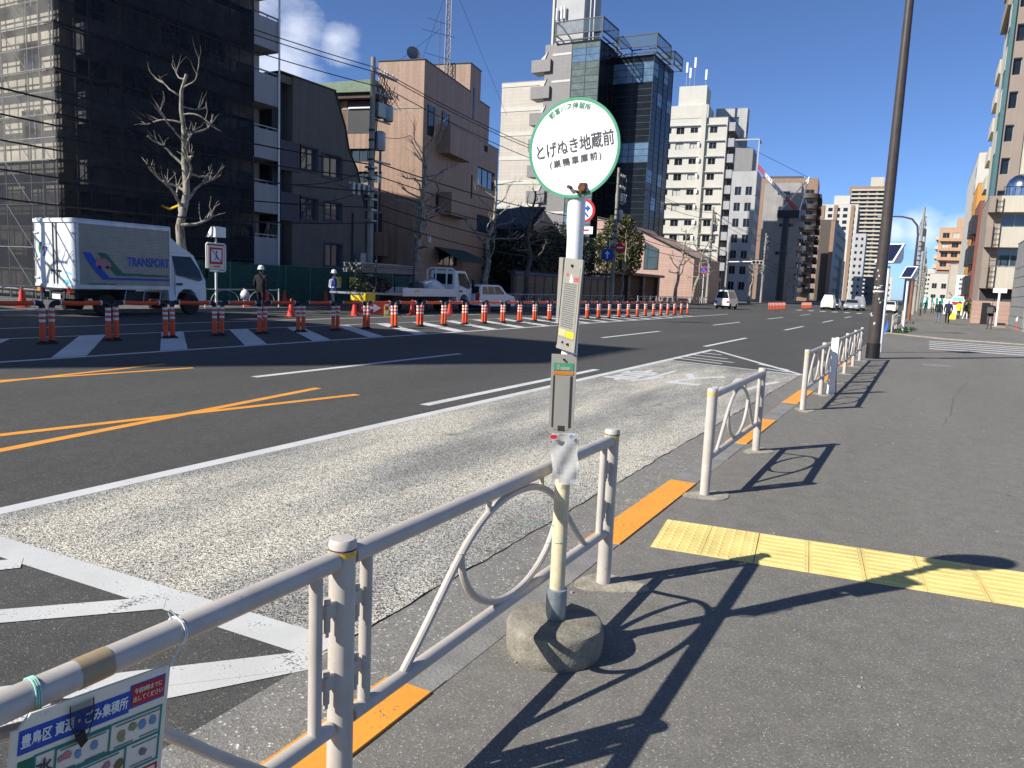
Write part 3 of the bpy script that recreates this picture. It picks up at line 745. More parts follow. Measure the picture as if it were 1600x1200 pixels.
# timetable boards on the pole
def board(name, w, h, z, rot, off, mat='board_grey'):
    m = MB(); m.box(-w/2, w/2, -0.004, 0.004, -h/2, h/2)
    o = m.build(name, mat, bs, (off[0], off[1], z), rot, smooth=False); return o
b1 = board('timetable_board', 0.132, 0.365, 1.472, (0, radians(4.5), radians(-32)), (0.012, -0.047))
def onb(parent, name, mat, x0, x1, z0, z1, y=-0.0055):
    m = MB(); m.box(x0, x1, y, y+0.0016, z0, z1); return m.build(name, mat, parent, smooth=False)
onb(b1, 'paper', 'paper', -0.055, 0.055, -0.135, 0.150)
onb(b1, 'yellow_note', 'yellow_sign', 0.0, 0.055, -0.128, -0.104, -0.0062); onb(b1, 'pale_note', M('note_pale', (0.5, 0.44, 0.22)), -0.055, -0.003, -0.128, -0.100, -0.0062)
m = MB()
for cx, z0, z1 in ((-0.045, -0.09, 0.085), (-0.004, -0.09, 0.085)):
    z = z0
    while z < z1:
        x = cx
        while x < cx+0.042:
            l = pr.uniform(0.002, 0.005); m.box(x, x+l, -0.0068, -0.005, z, z+0.0035); x += l+0.0016
        z += 0.0085
m.build('figures', 'print_grey', b1, smooth=False)
m = MB(); m.prism([(-0.012, 0.09), (0.012, 0.09), (0.0, 0.125)], 'y', -0.0064, -0.005); m.build('crest', 'reflective_white', b1)
onb(b1, 'red_note', M('pic_red', (0.4, 0.08, 0.07)), 0.02, 0.05, 0.095, 0.112, -0.0062); onb(b1, 'red_mark', 'pic_red', -0.035, -0.022, 0.112, 0.124, -0.0062)
m = MB(); m.cyl((0, -0.012, 0.155), (0, 0, 0.155), 0.005, n=8); m.cyl((0.02, -0.012, -0.155), (0.02, 0, -0.155), 0.005, n=8); m.cyl((-0.02, -0.01, -0.152), (-0.02, 0, -0.152), 0.004, n=8); m.build('bolt', 'black', b1)
onb(b1, 'edge_strip', 'steel_dark', -0.066, -0.062, -0.17, 0.18)
b2 = board('route_board', 0.100, 0.325, 1.112, (0, radians(-0.5), radians(22)), (0.0, -0.048))
onb(b2, 'face', 'paper', -0.032, 0.028, -0.145, 0.075); onb(b2, 'dark_strip', 'frame_dark', -0.040, -0.034, -0.135, 0.076, -0.006); onb(b2, 'dark_strip', 'frame_dark', 0.030, 0.037, -0.135, 0.076, -0.006)
onb(b2, 'green_label', 'sign_green', -0.040, 0.040, 0.098, 0.128, -0.006); onb(b2, 'orange_label', 'lamp_amber', -0.040, 0.040, 0.080, 0.094, -0.006); onb(b2, 'label_text', 'board_grey', -0.012, 0.026, 0.10, 0.112, -0.0066)
onb(b2, 'label_icon', 'paper', -0.026, -0.016, 0.10, 0.122, -0.0066)
onb(b2, 'black_label', 'frame_dark', -0.014, 0.014, -0.148, -0.128, -0.0066)
m = MB(); m.cyl((0, -0.012, 0.142), (0, 0, 0.142), 0.0045, n=8); m.build('bolt', 'black', b2)
# leaflets in a crumpled clear sleeve
ls = random.Random(4); m = MB(); nx, nzz = 8, 14
for j in range(nzz+1):
    for i in range(nx+1):
        x = -0.05+0.105*i/nx; z = -0.19*j/nzz
        y = -0.048 - 0.005*sin(i*1.1+j*0.7) + ls.uniform(-.003, .003)
        m.v.append((x+0.004*sin(j*0.9)+(0.006 if j > 9 else 0), y, z))
for j in range(nzz):
    for i in range(nx): a = j*(nx+1)+i; m.f.append((a, a+nx+1, a+nx+2, a+1)); m.m.append(0)
sl = m.build('leaflet_sleeve', 'plastic_film', bs, (0.0, -0.005, 0.955), (0, radians(-2), radians(22)), ang=70); sl.scale = (1.05, 1, 1.12)
m = MB(); m.box(-0.042, 0.048, -0.036, -0.033, -0.175, -0.01); m.build('leaflet', 'paper', sl, smooth=False)
m = MB(); m.prism([(-0.040+0.014*cos(a), -0.012+0.008*sin(a)) for a in [i*pi/6 for i in range(12)]], 'y', -0.069, -0.066); m.build('red_sticker', 'red_ink', sl)
m = MB(); m.prism([(0.028+0.008*cos(a), -0.010+0.008*sin(a)) for a in [i*pi/6 for i in range(12)]], 'y', -0.067, -0.064); m.build('blue_sticker', 'pic_blue', sl)
m = MB()
for j in range(9):
    x = -0.03; z = -0.03-0.015*j
    while x < 0.04:
        l = ls.uniform(.004, .012); m.box(x, x+l, -0.0372, -0.0358, z, z+0.004); x += l+0.003
m.build('print', 'print_grey', sl, smooth=False)

# ================================================================ building helpers
def wall_face(m, o, ux, w, h, rects, depth=0.18, mi=0):
    """a wall plane with true openings: o lower corner, ux along the wall (outside is to the right of ux), rects (a0,a1,z0,z1)"""
    o = Vector(o); ux = Vector(ux).normalized(); inn = Vector((-ux.y, ux.x, 0))
    xs = sorted({0.0, w, *[r[0] for r in rects], *[r[1] for r in rects]}); zs = sorted({0.0, h, *[r[2] for r in rects], *[r[3] for r in rects]})
    P = lambda a, z, d=0.0: tuple(o + ux*a + inn*d + Vector((0, 0, z)))
    for i in range(len(xs)-1):
        # merge vertical runs of solid cells
        run = None
        for j in range(len(zs)-1):
            cx, cz = (xs[i]+xs[i+1])/2, (zs[j]+zs[j+1])/2
            solid = not any(r[0] < cx < r[1] and r[2] < cz < r[3] for r in rects)
            if solid and run is None: run = zs[j]
            if run is not None and (not solid or j == len(zs)-2):
                top = zs[j] if not solid else zs[j+1]
                m.quad(P(xs[i], run), P(xs[i+1], run), P(xs[i+1], top), P(xs[i], top), mi); run = None
    for a0, a1, z0, z1 in rects:
        m.quad(P(a0, z0), P(a1, z0), P(a1, z0, depth), P(a0, z0, depth), mi)
        m.quad(P(a0, z1, depth), P(a1, z1, depth), P(a1, z1), P(a0, z1), mi)
        m.quad(P(a0, z0), P(a0, z0, depth), P(a0, z1, depth), P(a0, z1), mi)
        m.quad(P(a1, z0, depth), P(a1, z0), P(a1, z1), P(a1, z1, depth), mi)
_win = {}
def window_meshes(w, h, frame, glass, mull):
    k = (round(w, 2), round(h, 2), frame, glass, mull)
    if k in _win: return _win[k]
    t = min(0.06, w*0.12); f = MB()
    f.box(0, w, 0, 0.07, 0, t); f.box(0, w, 0, 0.07, h-t, h); f.box(0, t, 0, 0.07, t, h-t); f.box(w-t, w, 0, 0.07, t, h-t)
    if mull:
        for i in range(1, mull+1): c = w*i/(mull+1); f.box(c-t/2, c+t/2, 0.005, 0.065, t, h-t)
    g = MB(); g.box(t*0.5, w-t*0.5, 0.045, 0.058, t*0.5, h-t*0.5)
    _win[k] = (f.mesh('window', frame, False), g.mesh('pane', glass, False)); return _win[k]
def put_windows(root, o, ux, rects, depth=0.18, frame='frame_alu', glass='glass_dark', mull=1, curtain=0.0):
    o = Vector(o); ux = Vector(ux).normalized(); inn = Vector((-ux.y, ux.x, 0)); rz = atan2(ux.y, ux.x)
    for a0, a1, z0, z1 in rects:
        f, g = window_meshes(a1-a0, z1-z0, frame, glass if rnd.random() > curtain else 'curtain', mull if (a1-a0) > 0.7 else 0)
        p = o + ux*a0 + inn*(depth-0.08) + Vector((0, 0, z0))
        wo = obj('window', f, root, p, (0, 0, rz)); obj('pane', g, wo)
def grid(a0, a1, n, w, z0, dz, rows, h):
    out = []
    for j in range(rows):
        for i in range(n):
            c = a0+(a1-a0)*(i+.5)/n; out.append((c-w/2, c+w/2, z0+dz*j, z0+dz*j+h))
    return out
def building(label, pos, rot, wL, dR, H, mat, front=(), side=(), frame='frame_alu', glass='glass_dark', mull=1, parapet=0.5, depth=0.18, name='building', mats2=None, curtain=0.0, group=None, cat='building'):
    """local frame: the corner is at 0; the front runs to -x (faces -y), the street side runs to +y (faces +x)"""
    r = thing(name, label, cat, (pos[0], pos[1], 0), radians(rot), group)
    m = MB()
    wall_face(m, (-wL, 0, -0.2), (1, 0, 0), wL, H+0.2, [(a+wL, b+wL, c+0.2, d+0.2) for a, b, c, d in front], depth)
    wall_face(m, (0, 0, -0.2), (0, 1, 0), dR, H+0.2, [(a, b, c+0.2, d+0.2) for a, b, c, d in side], depth)
    m.quad((0, dR, -0.2), (-wL, dR, -0.2), (-wL, dR, H), (0, dR, H)); m.quad((-wL, dR, -0.2), (-wL, 0, -0.2), (-wL, 0, H), (-wL, dR, H))
    m.build('wall', mat, r, smooth=False)
    t = 0.2; m = MB(); rm = H-parapet
    m.quad((-wL+t, t, rm), (-t, t, rm), (-t, dR-t, rm), (-wL+t, dR-t, rm))
    for a, b, c, d in ((-wL, 0, 0, t), (-wL, 0, dR-t, dR), (-wL, -wL+t, t, dR-t), (-t, 0, t, dR-t)):
        m.box(a-0.03, b+0.03, c-0.03, d+0.03, H, H+0.06)
    m.quad((-wL+t, t, rm), (-wL+t, t, H), (-t, t, H), (-t, t, rm)); m.quad((-wL+t, dR-t, rm), (-t, dR-t, rm), (-t, dR-t, H), (-wL+t, dR-t, H))
    m.quad((-t, t, rm), (-t, t, H), (-t, dR-t, H), (-t, dR-t, rm)); m.quad((-wL+t, t, rm), (-wL+t, dR-t, rm), (-wL+t, dR-t, H), (-wL+t, t, H))
    m.build('roof', 'concrete_raw', r, smooth=False)
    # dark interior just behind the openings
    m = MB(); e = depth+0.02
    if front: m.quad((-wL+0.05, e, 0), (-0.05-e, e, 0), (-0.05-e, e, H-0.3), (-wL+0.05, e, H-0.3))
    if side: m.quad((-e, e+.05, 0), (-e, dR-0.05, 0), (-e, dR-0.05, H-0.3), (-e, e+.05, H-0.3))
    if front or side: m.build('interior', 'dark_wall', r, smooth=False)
    put_windows(r, (-wL, 0, 0), (1, 0, 0), [(a+wL, b+wL, c, d) for a, b, c, d in front], depth, frame, glass, mull, curtain)
    put_windows(r, (0, 0, 0), (0, 1, 0), list(side), depth, frame, glass, mull, curtain)
    return r
_bal = {}
def balcony(root, w, d, h, mat, loc, rz=0.0, slab=0.18, rail=None):
    """box balcony: local x along the wall, projects to -y, slab at z=0"""
    k = (round(w, 2), round(d, 2), round(h, 2), mat, rail)
    if k not in _bal:
        m = MB(); m.box(0, w, -d, 0, -slab, 0); m.box(0, w, -d, -d+0.12, 0, h); m.box(0, 0.12, -d+0.12, -0.002, 0, h); m.box(w-0.12, w, -d+0.12, -0.002, 0, h)
        if rail: m.box(-0.02, w+0.02, -d-0.02, -d+0.1, h+0.12, h+0.17, 1); [m.box(x, x+0.04, -d+0.03, -d+0.07, h, h+0.12, 1) for x in (0.1, w/2, w-0.14)]
        _bal[k] = m.mesh('balcony', [mat, rail] if rail else mat, False)
    return obj('balcony', _bal[k], root, loc, (0, 0, rz))
def part(root, name, mat, fn, **k):
    m = MB(); fn(m); return m.build(name, mat, root, smooth=k.pop('smooth', False), **k)

# ================================================================ left side: the netted apartment block
YS0, YS1 = 18.97, 29.2
b = building('tall beige apartment block wrapped in black scaffold netting', (-32.5, YS0+1.2), 0, 16, 10.8, 18.2, 'cream_wall',
             front=grid(-15.5, -0.6, 5, 1.5, 1.2, 2.75, 6, 1.3), side=grid(0.4, 8.8, 4, 1.5, 0.9, 2.75, 6, 1.9), curtain=0.3)
for k in range(6):
    z = 2.05+2.75*k
    balcony(b, 1.75, 1.55, 1.3, 'balcony_grey', (0.0, 9.0, z), pi/2, rail='frame_alu')
    balcony(b, 8.2, 0.9, 1.1, 'balcony_grey', (0.0, 0.5, z), pi/2)
part(b, 'drainpipe', 'rail_white', lambda m: (m.cyl((1.62, 10.62, 0), (1.62, 10.62, 16.5), 0.05, n=8)), smooth=True)
part(b, 'air_conditioner', 'rail_white', lambda m: m.box(0.05, 0.5, 9.6, 10.3, 2.1, 2.7))
part(b, 'air_conditioner', 'rail_white', lambda m: m.box(0.05, 0.5, 9.6, 10.3, 7.6, 8.2))
part(b, 'doorway', 'dark_wall', lambda m: m.box(0.003, 0.03, 9.3, 10.5, 0.0, 1.9))
for k in range(6): part(b, 'balcony_door', 'glass_dark', lambda m: m.box(0.005, 0.04, 9.25, 10.4, 2.2+2.75*k, 4.0+2.75*k))

# scaffold in front of it
sc_ = thing('scaffold', 'black netted scaffold with stair flights around the beige block', 'scaffold', (-31.0, YS0, 0))
vp = MB().cyl((0, 0, 0), (0, 0, 17.6), 0.035, n=6).mesh('standard', 'steel_grey')
NY = 7; dy = (YS1-YS0-0.1)/NY
for i in range(NY+1):
    for x in (0.0, -0.95): obj('standard', vp, sc_, (x-0.03, 0.05+dy*i, 0))
for i in range(1, 10):
    for y in (0.05, 1.0): obj('standard', vp, sc_, (-1.8*i, y, 0))
lv = MB().cyl((0, 0, 0), (0, YS1-YS0, 0), 0.03, n=6).mesh('ledger', 'steel_grey')
lx = MB().cyl((0, 0, 0), (-16.4, 0, 0), 0.03, n=6).mesh('ledger', 'steel_grey')
deck = MB().box(-0.75, -0.15, 0.1, YS1-YS0, 0, 0.04).mesh('deck', 'steel_grey', False)
deckx = MB().box(-16.3, -0.9, 0.25, 0.8, 0, 0.04).mesh('deck', 'steel_grey', False)
for k in range(10):
    z = 1.75*k+0.4
    for dz in (0, 0.85):
        obj('ledger', lv, sc_, (-0.03, 0, z+dz)); obj('ledger', lx, sc_, (0, 0.05, z+dz))
    obj('deck', deck, sc_, (0, 0, z)); obj('deck', deckx, sc_, (0, 0, z))
for k in range(9):
    z = 1.75*k+0.4
    br = MB(); br.cyl((-0.05, 0.1+dy*(k % 2), z), (-0.05, 0.1+dy*(1+k % 2), z+1.75), 0.02, n=5); br.build('brace', 'steel_grey', sc_)
    for j in range(3):
        br = MB(); a = 1.8*(1+3*j); br.cyl((-a, 0.02, z), (-a-1.8, 0.02, z+1.75), 0.02, n=5); br.build('brace', 'steel_grey', sc_)
for k in range(5):
    z = 0.5+3.5*k
    st = MB(); y0, y1 = (3.3, 6.6)
    for x in (-0.2, -0.7): st.tube([(x, y1, z), (x, y0, z+3.4)], 0.04, 5)
    for s in range(13): t = s/13.0; st.box(-0.7, -0.2, y1+(y0-y1)*t-0.1, y1+(y0-y1)*t+0.1, z+3.4*t, z+3.4*t+0.03)
    st.build('stair_flight', 'frame_alu', sc_)
ns = MB(); ns.box(0.02, 0.03, 0, 1.45, 0, 1.7); nme = ns.mesh('net_panel', 'net_black', False)
nex = MB().box(-1.8, 0, -0.03, -0.02, 0, 1.7).mesh('net_panel', 'net_end_lit', False)
for i in range(NY):
    for k in range(10):
        o = obj('net_panel', nme, sc_, (0.02, 0.05+dy*i, 0.45+1.72*k)); o.scale = (1, dy/1.45*0.996, 1.0)
for i in range(9):
    for k in range(3, 10): obj('net_panel', nex, sc_, (-1.8*i, 0.0, 0.45+1.72*k))
for i in range(9):
    for k in range(3): obj('net_panel', nme, sc_, (-1.8*i, 0.0, 0.45+1.72*k), (0, 0, pi/2)).scale = (1, 1.8/1.45, 1)
for (y, z) in ((31.0, 0), ):
    lw = MB()
    for yy in (10.4, 11.2, 12.0):
        for x in (0.0, -0.9): lw.cyl((x, yy, 0), (x, yy, 4.2), 0.03, n=6)
    for z2 in (1.6, 2.4, 3.3, 4.1): lw.cyl((0, 10.3, z2), (0, 12.1, z2), 0.025, n=6)
    lw.tube([(0, 10.4, 2.4), (0, 11.2, 4.1)], 0.02, 5); lw.tube([(0, 12.0, 2.4), (0, 11.2, 4.1)], 0.02, 5)
    lw.build('low_tower', 'steel_grey', sc_)
yb = MB(); yb.tube([(-30.8, 23.6, 4.3), (-29.0, 22.6, 4.05), (-26.6, 21.3, 4.1)], 0.045, 6)
tag(yb.build('marker_tube', 'yellow_sign'), 'yellow wire guard tube slung from the scaffold to the plane tree', 'cable guard')

# ================================================================ the grey rendered building
g = thing('building', 'dark grey rendered building with blue framed windows and a cut-away corner', 'building', (-31.0, 31.9, 0))
gw = [(0.62, 1.89, 7.28, 8.46), (2.4, 3.94, 7.14, 8.35), (0.65, 1.93, 4.56, 5.73), (2.6, 3.99, 4.72, 5.70), (2.64, 4.05, 2.05, 3.35)]
sl_pts = [(3.32, 11.95), (4.25, 10.11), (4.58, 8.89), (5.35, 7.9), (6.27, 5.5), (6.4, -0.1)]
# one outline wall with openings cut from it, split at column lines
m = MB()
ycols = [0.0, 0.62, 0.65, 1.89, 1.93, 2.4, 2.6, 2.64, 3.32, 3.94, 3.99, 4.05, 4.25, 4.58, 5.35, 6.27, 6.4]
def top_at(y):
    if y <= 3.32: return 11.95
    for (a, za), (b_, zb) in zip(sl_pts, sl_pts[1:]):
        if y <= b_+1e-6: return za+(zb-za)*(y-a)/(b_-a)
    return -0.1
for a, b_ in zip(ycols, ycols[1:]):
    c = (a+b_)/2; holes = sorted((r[2], r[3]) for r in gw if r[0] < c < r[1])
    z = -0.1
    for h0, h1 in holes:
        m.quad((0, a, z), (0, b_, z), (0, b_, h0), (0, a, h0)); z = h1
    m.quad((0, a, z), (0, b_, z), (0, b_, max(z, top_at(b_))), (0, a, max(z, top_at(a))))
for a, b_, z0, z1 in gw:
    d = -0.22
    m.quad((0, a, z0), (0, b_, z0), (d, b_, z0), (d, a, z0)); m.quad((d, a, z1), (d, b_, z1), (0, b_, z1), (0, a, z1)); m.quad((0, a, z0), (d, a, z0), (d, a, z1), (0, a, z1)); m.quad((d, b_, z0), (0, b_, z0), (0, b_, z1), (d, b_, z1))
D = 12.0
m.quad((0, 0, -0.1), (0, 0, 11.95), (-0.85, 0, 11.95), (-0.85, 0, -0.1))
prev = (0.0, 11.95)
for y, z in [(3.32, 11.95)]+sl_pts[1:]:
    m.quad((0, prev[0], prev[1]), (0, y, z), (-D, y, z), (-D, prev[0], prev[1])); prev = (y, z)
m.quad((-0.85, 0, -0.1), (-0.85, 0, 11.95), (-D, 0, 11.95), (-D, 0, -0.1))
m.build('wall', 'grey_render', g, smooth=False)
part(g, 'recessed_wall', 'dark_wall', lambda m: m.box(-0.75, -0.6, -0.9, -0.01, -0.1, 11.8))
part(g, 'recessed_wall_top', 'grey_render', lambda m: m.box(-1.2, -0.05, -0.92, -0.02, 11.5, 11.9))
part(g, 'roof_edge', 'steel_dark', lambda m: m.box(-1.2, 0.06, -0.95, 3.36, 11.953, 12.03))
part(g, 'blue_band', 'blue_panel', lambda m: m.box(0.003, 0.05, -0.9, 0.60, 7.0, 8.55)); part(g, 'blue_band', 'blue_panel', lambda m: m.box(0.003, 0.05, -0.9, 0.63, 4.35, 5.85))
part(g, 'slanted_trim', 'steel_dark', lambda m: m.tube([(0.03, y, z) for y, z in sl_pts], 0.05, 6), smooth=True)
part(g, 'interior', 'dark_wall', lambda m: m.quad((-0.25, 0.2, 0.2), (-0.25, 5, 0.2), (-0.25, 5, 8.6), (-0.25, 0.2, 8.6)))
put_windows(g, (0, 0, 0), (0, 1, 0), gw, 0.22, 'blue_panel', 'glass_blue', 1)
for a, b_, z0, z1 in gw:
    part(g, 'window_surround', 'blue_panel', lambda m: (m.box(0.002, 0.06, a-0.12, b_+0.12, z0-0.12, z0), m.box(0.002, 0.05, a-0.12, b_+0.12, z1, z1+0.1), m.box(0.002, 0.05, a-0.12, a, z0, z1), m.box(0.002, 0.05, b_, b_+0.12, z0, z1)))
part(g, 'air_conditioner', 'frame_alu', lambda m: (m.box(0.01, 0.4, 5.35, 5.85, 2.3, 2.95), ))
part(g, 'air_conditioner', 'frame_alu', lambda m: (m.box(0.01, 0.4, 5.9, 6.3, 2.3, 2.95), ))
part(g, 'drainpipe', 'steel_dark', lambda m: m.cyl((0.06, 5.0, 2.2), (0.06, 5.0, 5.3), 0.05, n=8), smooth=True)

# ================================================================ the pink tiled building
pk_front = [(-5.7, -3.9, 11.3, 13.3), (-5.5, -3.6, 9.4, 10.3), (-4.8, -3.1, 6.1, 7.2), (-5.2, -3.0, 8.0, 8.75)]
pk_side = [(0.75, 1.7, 11.4, 13.3), (3.25, 4.4, 11.9, 13.5), (9.4, 9.75, 14.2, 16.4), (9.4, 9.75, 10.9, 13.2), (9.5, 9.85, 7.4, 9.9), (10.9, 15.2, 9.3, 10.8), (11.1, 14.8, 5.6, 7.0), (3.4, 7.0, 2.6, 3.9), (12.2, 13.2, 12.2, 12.7), (2.5, 3.2, 6.3, 7.6)]
b = building('pink tiled four-storey building with stepped roof and lattice mast', (-31.0, 43.98), 11, 9.5, 16.0, 12.9, 'pink_tile', front=[r for r in pk_front if r[3] < 12], side=[r for r in pk_side if r[3] < 12.85], frame='frame_dark', glass='glass_blue', mull=2)
# upper storeys stepping down away from the road
part(b, 'upper_wall', 'pink_tile', lambda m: (m.box(-3.4, 0.0, 0.0, 9.2, 12.903, 16.0)))
part(b, 'upper_wall', 'pink_tile', lambda m: (m.box(-3.38, -0.02, 8.6, 11.0, 12.95, 18.1)))
part(b, 'upper_wall', 'pink_tile', lambda m: (m.box(-3.36, -0.04, 10.9, 13.4, 12.95, 15.85)))
part(b, 'coping', 'steel_dark', lambda m: (m.box(-3.45, 0.05, -0.05, 8.6, 16.0, 16.06)))
part(b, 'coping', 'steel_dark', lambda m: (m.box(-3.43, 0.03, 8.55, 11.05, 18.1, 18.16)))
part(b, 'coping', 'steel_dark', lambda m: (m.box(-3.4, 0.0, 11.06, 13.45, 15.85, 15.91)))
for a, c, z0, z1 in ((0.75, 1.7, 11.3, 13.3), (3.25, 4.4, 11.8, 13.4)):
    part(b, 'window', 'glass_dark', lambda m: m.box(0.004, 0.03, a, c, z0, z1)); part(b, 'window_frame', 'frame_dark', lambda m: (m.box(0.004, 0.06, a-.05, a, z0, z1), m.box(0.004, 0.06, c, c+.05, z0, z1)))
for z0, z1 in ((14.2, 16.5), ): part(b, 'slit_window', 'glass_dark', lambda m: m.box(-0.015, 0.01, 9.4, 9.75, z0, z1))
part(b, 'green_roof', 'green_roof', lambda m: (m.prism([(-9.5, 13.9), (-3.4, 13.9), (-3.4, 14.7), (-9.5, 14.5)], 'y', -0.7, 6.0)))
part(b, 'eaves', 'dark_brown', lambda m: m.box(-9.4, -3.42, -0.5, 5.9, 13.55, 13.9))
part(b, 'penthouse_wall', 'pink_tile', lambda m: (m.box(-9.45, -5.75, 0.3, 5, 12.95, 13.5), m.box(-6.1, -5.75, 0.0, 0.3, 11.2, 13.5)))
part(b, 'loggia_opening', 'dark_wall', lambda m: m.box(-5.7, -3.45, -0.01, 0.1, 11.3, 13.45))
part(b, 'loggia_rail', 'rail_white', lambda m: m.box(-5.6, -3.5, -0.12, -0.06, 12.95, 13.05))
part(b, 'pipe', 'frame_alu', lambda m: m.cyl((-3.2, -0.08, 0), (-3.2, -0.08, 11), 0.05, n=8), smooth=True)
balcony(b, 4.2, 0.9, 1.7, 'pink_tile', (0.0, 2.7, 10.6), pi/2); balcony(b, 4.2, 0.9, 1.4, 'pink_tile', (0.0, 3.3, 6.4), pi/2)
part(b, 'awning', 'awning_green', lambda m: (m.add([(0, 2.6, 3.9), (0, 8.6, 3.9), (1.9, 9.0, 3.1), (1.9, 2.2, 3.1), (1.9, 2.2, 2.9), (1.9, 9.0, 2.9)], [(0, 3, 2, 1), (3, 4, 5, 2)])))
part(b, 'wall_lamp', 'rail_white', lambda m: m.box(0.01, 0.2, 1.2, 1.4, 4.1, 4.6))
part(b, 'narrow_annex', 'dark_wall', lambda m: m.box(-4.3, -2.9, -0.03, 0.05, 0.3, 5.9)); part(b, 'annex_panel', 'pink_tile', lambda m: m.box(-3.05, -2.35, -0.75, -0.05, 3.0, 4.6))
mast = thing('lattice_mast', 'tall slender steel lattice mast rising from the pink roof', 'mast', (-34.4, 51.8, 12.9))
mm = MB()
for i in range(3):
    a = 2*pi*i/3; mm.cyl((0.28*cos(a), 0.28*sin(a), 0), (0.18*cos(a), 0.18*sin(a), 14.5), 0.03, n=5)
mm.build('leg_frame', 'steel_grey', mast)
mm = MB(); nseg = 26
for k in range(nseg):
    z0, z1 = 14.5*k/nseg, 14.5*(k+1)/nseg
    for i in range(3):
        a, c = 2*pi*i/3, 2*pi*(i+1)/3; r0 = 0.28-0.1*k/nseg
        mm.cyl((r0*cos(a), r0*sin(a), z0), (r0*cos(c), r0*sin(c), z1), 0.017, n=4); mm.cyl((r0*cos(c), r0*sin(c), z0), (r0*cos(a), r0*sin(a), z1), 0.017, n=4)
lace = mm.build('lacing', 'steel_grey', mast); lace['kind'] = 'stuff'
an = thing('roof_antenna', 'thin fishbone antenna on the pink building roof', 'antenna', (-33.0, 48.6, 16.0))
part(an, 'mast_tube', 'steel_grey', lambda m: m.cyl((0, 0, 0), (0, 0, 4.2), 0.03, n=6), smooth=True)
for z, l in ((1.6, 1.2), (3.2, 1.6), (4.0, 1.1)): part(an, 'element', 'steel_grey', lambda m: m.tube([(-l*.6, -l*.6, z+.15), (l*.5, l*.5, z-.15)], 0.02, 4))
dsh = thing('satellite_dish', 'weathered satellite dish on the pink roof edge', 'dish', (-32.9, 45.2, 16.0))
part(dsh, 'stand', 'steel_grey', lambda m: m.cyl((0, 0, 0), (0, 0, 0.8), 0.04, n=6))
part(dsh, 'dish', 'steel_grey', lambda m: m.lathe([(0.0, 0.0), (0.3, 0.05), (0.5, 0.16), (0.52, 0.18), (0.48, 0.17), (0.28, 0.08), (0.0, 0.04)], 20), smooth=True, loc=(0, 0, 0.8), rot=(radians(75), 0, radians(60)))

# ================================================================ striped wall building and the glass block
b = building('pale tile building with white horizontal bands behind the glass block', (-59.8, 121), 4, 6.4, 12, 26.2, 'stripe_tile'); b.scale = (1.36, 1.36, 1.36)
for k in range(9): part(b, 'white_band', 'white_wall', lambda m: m.box(-6.42, 0.02, -0.06, -0.003, 2.0+3.0*k-0.35, 2.0+3.0*k+0.15))
gb = thing('glass_building', 'dark glass office block with grey tiled stair side and roof frame', 'building', (-48.96, 116.5, 0)); gb.scale = (1.36, 1.36, 1.36)
part(gb, 'tiled_wall', 'grey_tile', lambda m: m.box(-7.0, -3.55, 0.0, 9.5, -0.1, 29.3))
part(gb, 'tiled_wall_back', 'grey_tile', lambda m: m.box(-7.9, -7.02, 2.5, 9.5, -0.1, 27.0))
for k in range(9):
    z = 3.2+3.05*k
    part(gb, 'stair_landing', 'grey_tile', lambda m: m.box(-8.6, -6.1, -0.35, 1.6, z-1.4, z))
    part(gb, 'white_band', 'white_wall', lambda m: m.box(-6.0, -3.56, -0.03, -0.003, z+0.35, z+0.6))
    part(gb, 'stair_brace', 'white_wall', lambda m: m.add([(-7.6, -0.1, z), (-7.0, -0.1, z), (-6.6, -0.1, z+0.9), (-7.6, 1.4, z), (-7.0, 1.4, z), (-6.6, 1.4, z+0.9)], [(0, 1, 2), (3, 5, 4), (0, 2, 5, 3), (1, 4, 5, 2)]))
def curtain_wall(root, o, ux, w, z0, z1, bw, style, sill=0.77):
    """glass panes, each a piece, behind dark transoms and mullions"""
    o = Vector(o); ux = Vector(ux); rz = atan2(ux.y, ux.x)
    nx = max(1, round(w/bw)); dx = w/nx; nz_ = round((z1-z0)/sill); dz = (z1-z0)/nz_
    key = (round(dx, 3), round(dz, 3))
    if key not in _cw:
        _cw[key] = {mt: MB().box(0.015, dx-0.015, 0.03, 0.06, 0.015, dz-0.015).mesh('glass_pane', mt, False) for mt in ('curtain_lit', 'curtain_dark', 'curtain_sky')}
    for j in range(nz_):
        for i in range(nx):
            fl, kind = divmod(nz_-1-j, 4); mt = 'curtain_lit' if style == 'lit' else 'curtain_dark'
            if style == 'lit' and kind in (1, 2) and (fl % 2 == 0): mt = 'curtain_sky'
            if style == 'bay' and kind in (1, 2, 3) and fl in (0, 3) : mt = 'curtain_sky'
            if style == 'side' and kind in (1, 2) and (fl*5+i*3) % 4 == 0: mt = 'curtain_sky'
            obj('glass_pane', _cw[key][mt], root, o+ux*dx*i+Vector((0, 0, z0+dz*j)), (0, 0, rz))
    f = MB(); f.box(0, w, 0.0, 0.025, 0, 0.05)
    fm = f.mesh('transom', 'steel_dark', False)
    for j in range(nz_+1): obj('transom', fm, root, o+Vector((0, 0, z0+dz*j-0.03)), (0, 0, rz))
    vmesh = MB().box(-0.03, 0.03, -0.01, 0.028, 0, z1-z0).mesh('mullion', 'steel_dark', False)
    for i in range(nx+1): obj('mullion', vmesh, root, o+ux*dx*i+Vector((0, 0, z0)), (0, 0, rz))
_cw = {}
part(gb, 'core', 'dark_wall', lambda m: m.box(-3.5, -0.06, 0.06, 9.4, -0.1, 29.3))
part(gb, 'core', 'dark_wall', lambda m: m.box(-0.9, 4.94, 4.62, 12.25, -0.1, 28.4))
part(gb, 'core', 'dark_wall', lambda m: m.box(-0.8, 4.0, 9.5, 12.2, -0.1, 28.0))
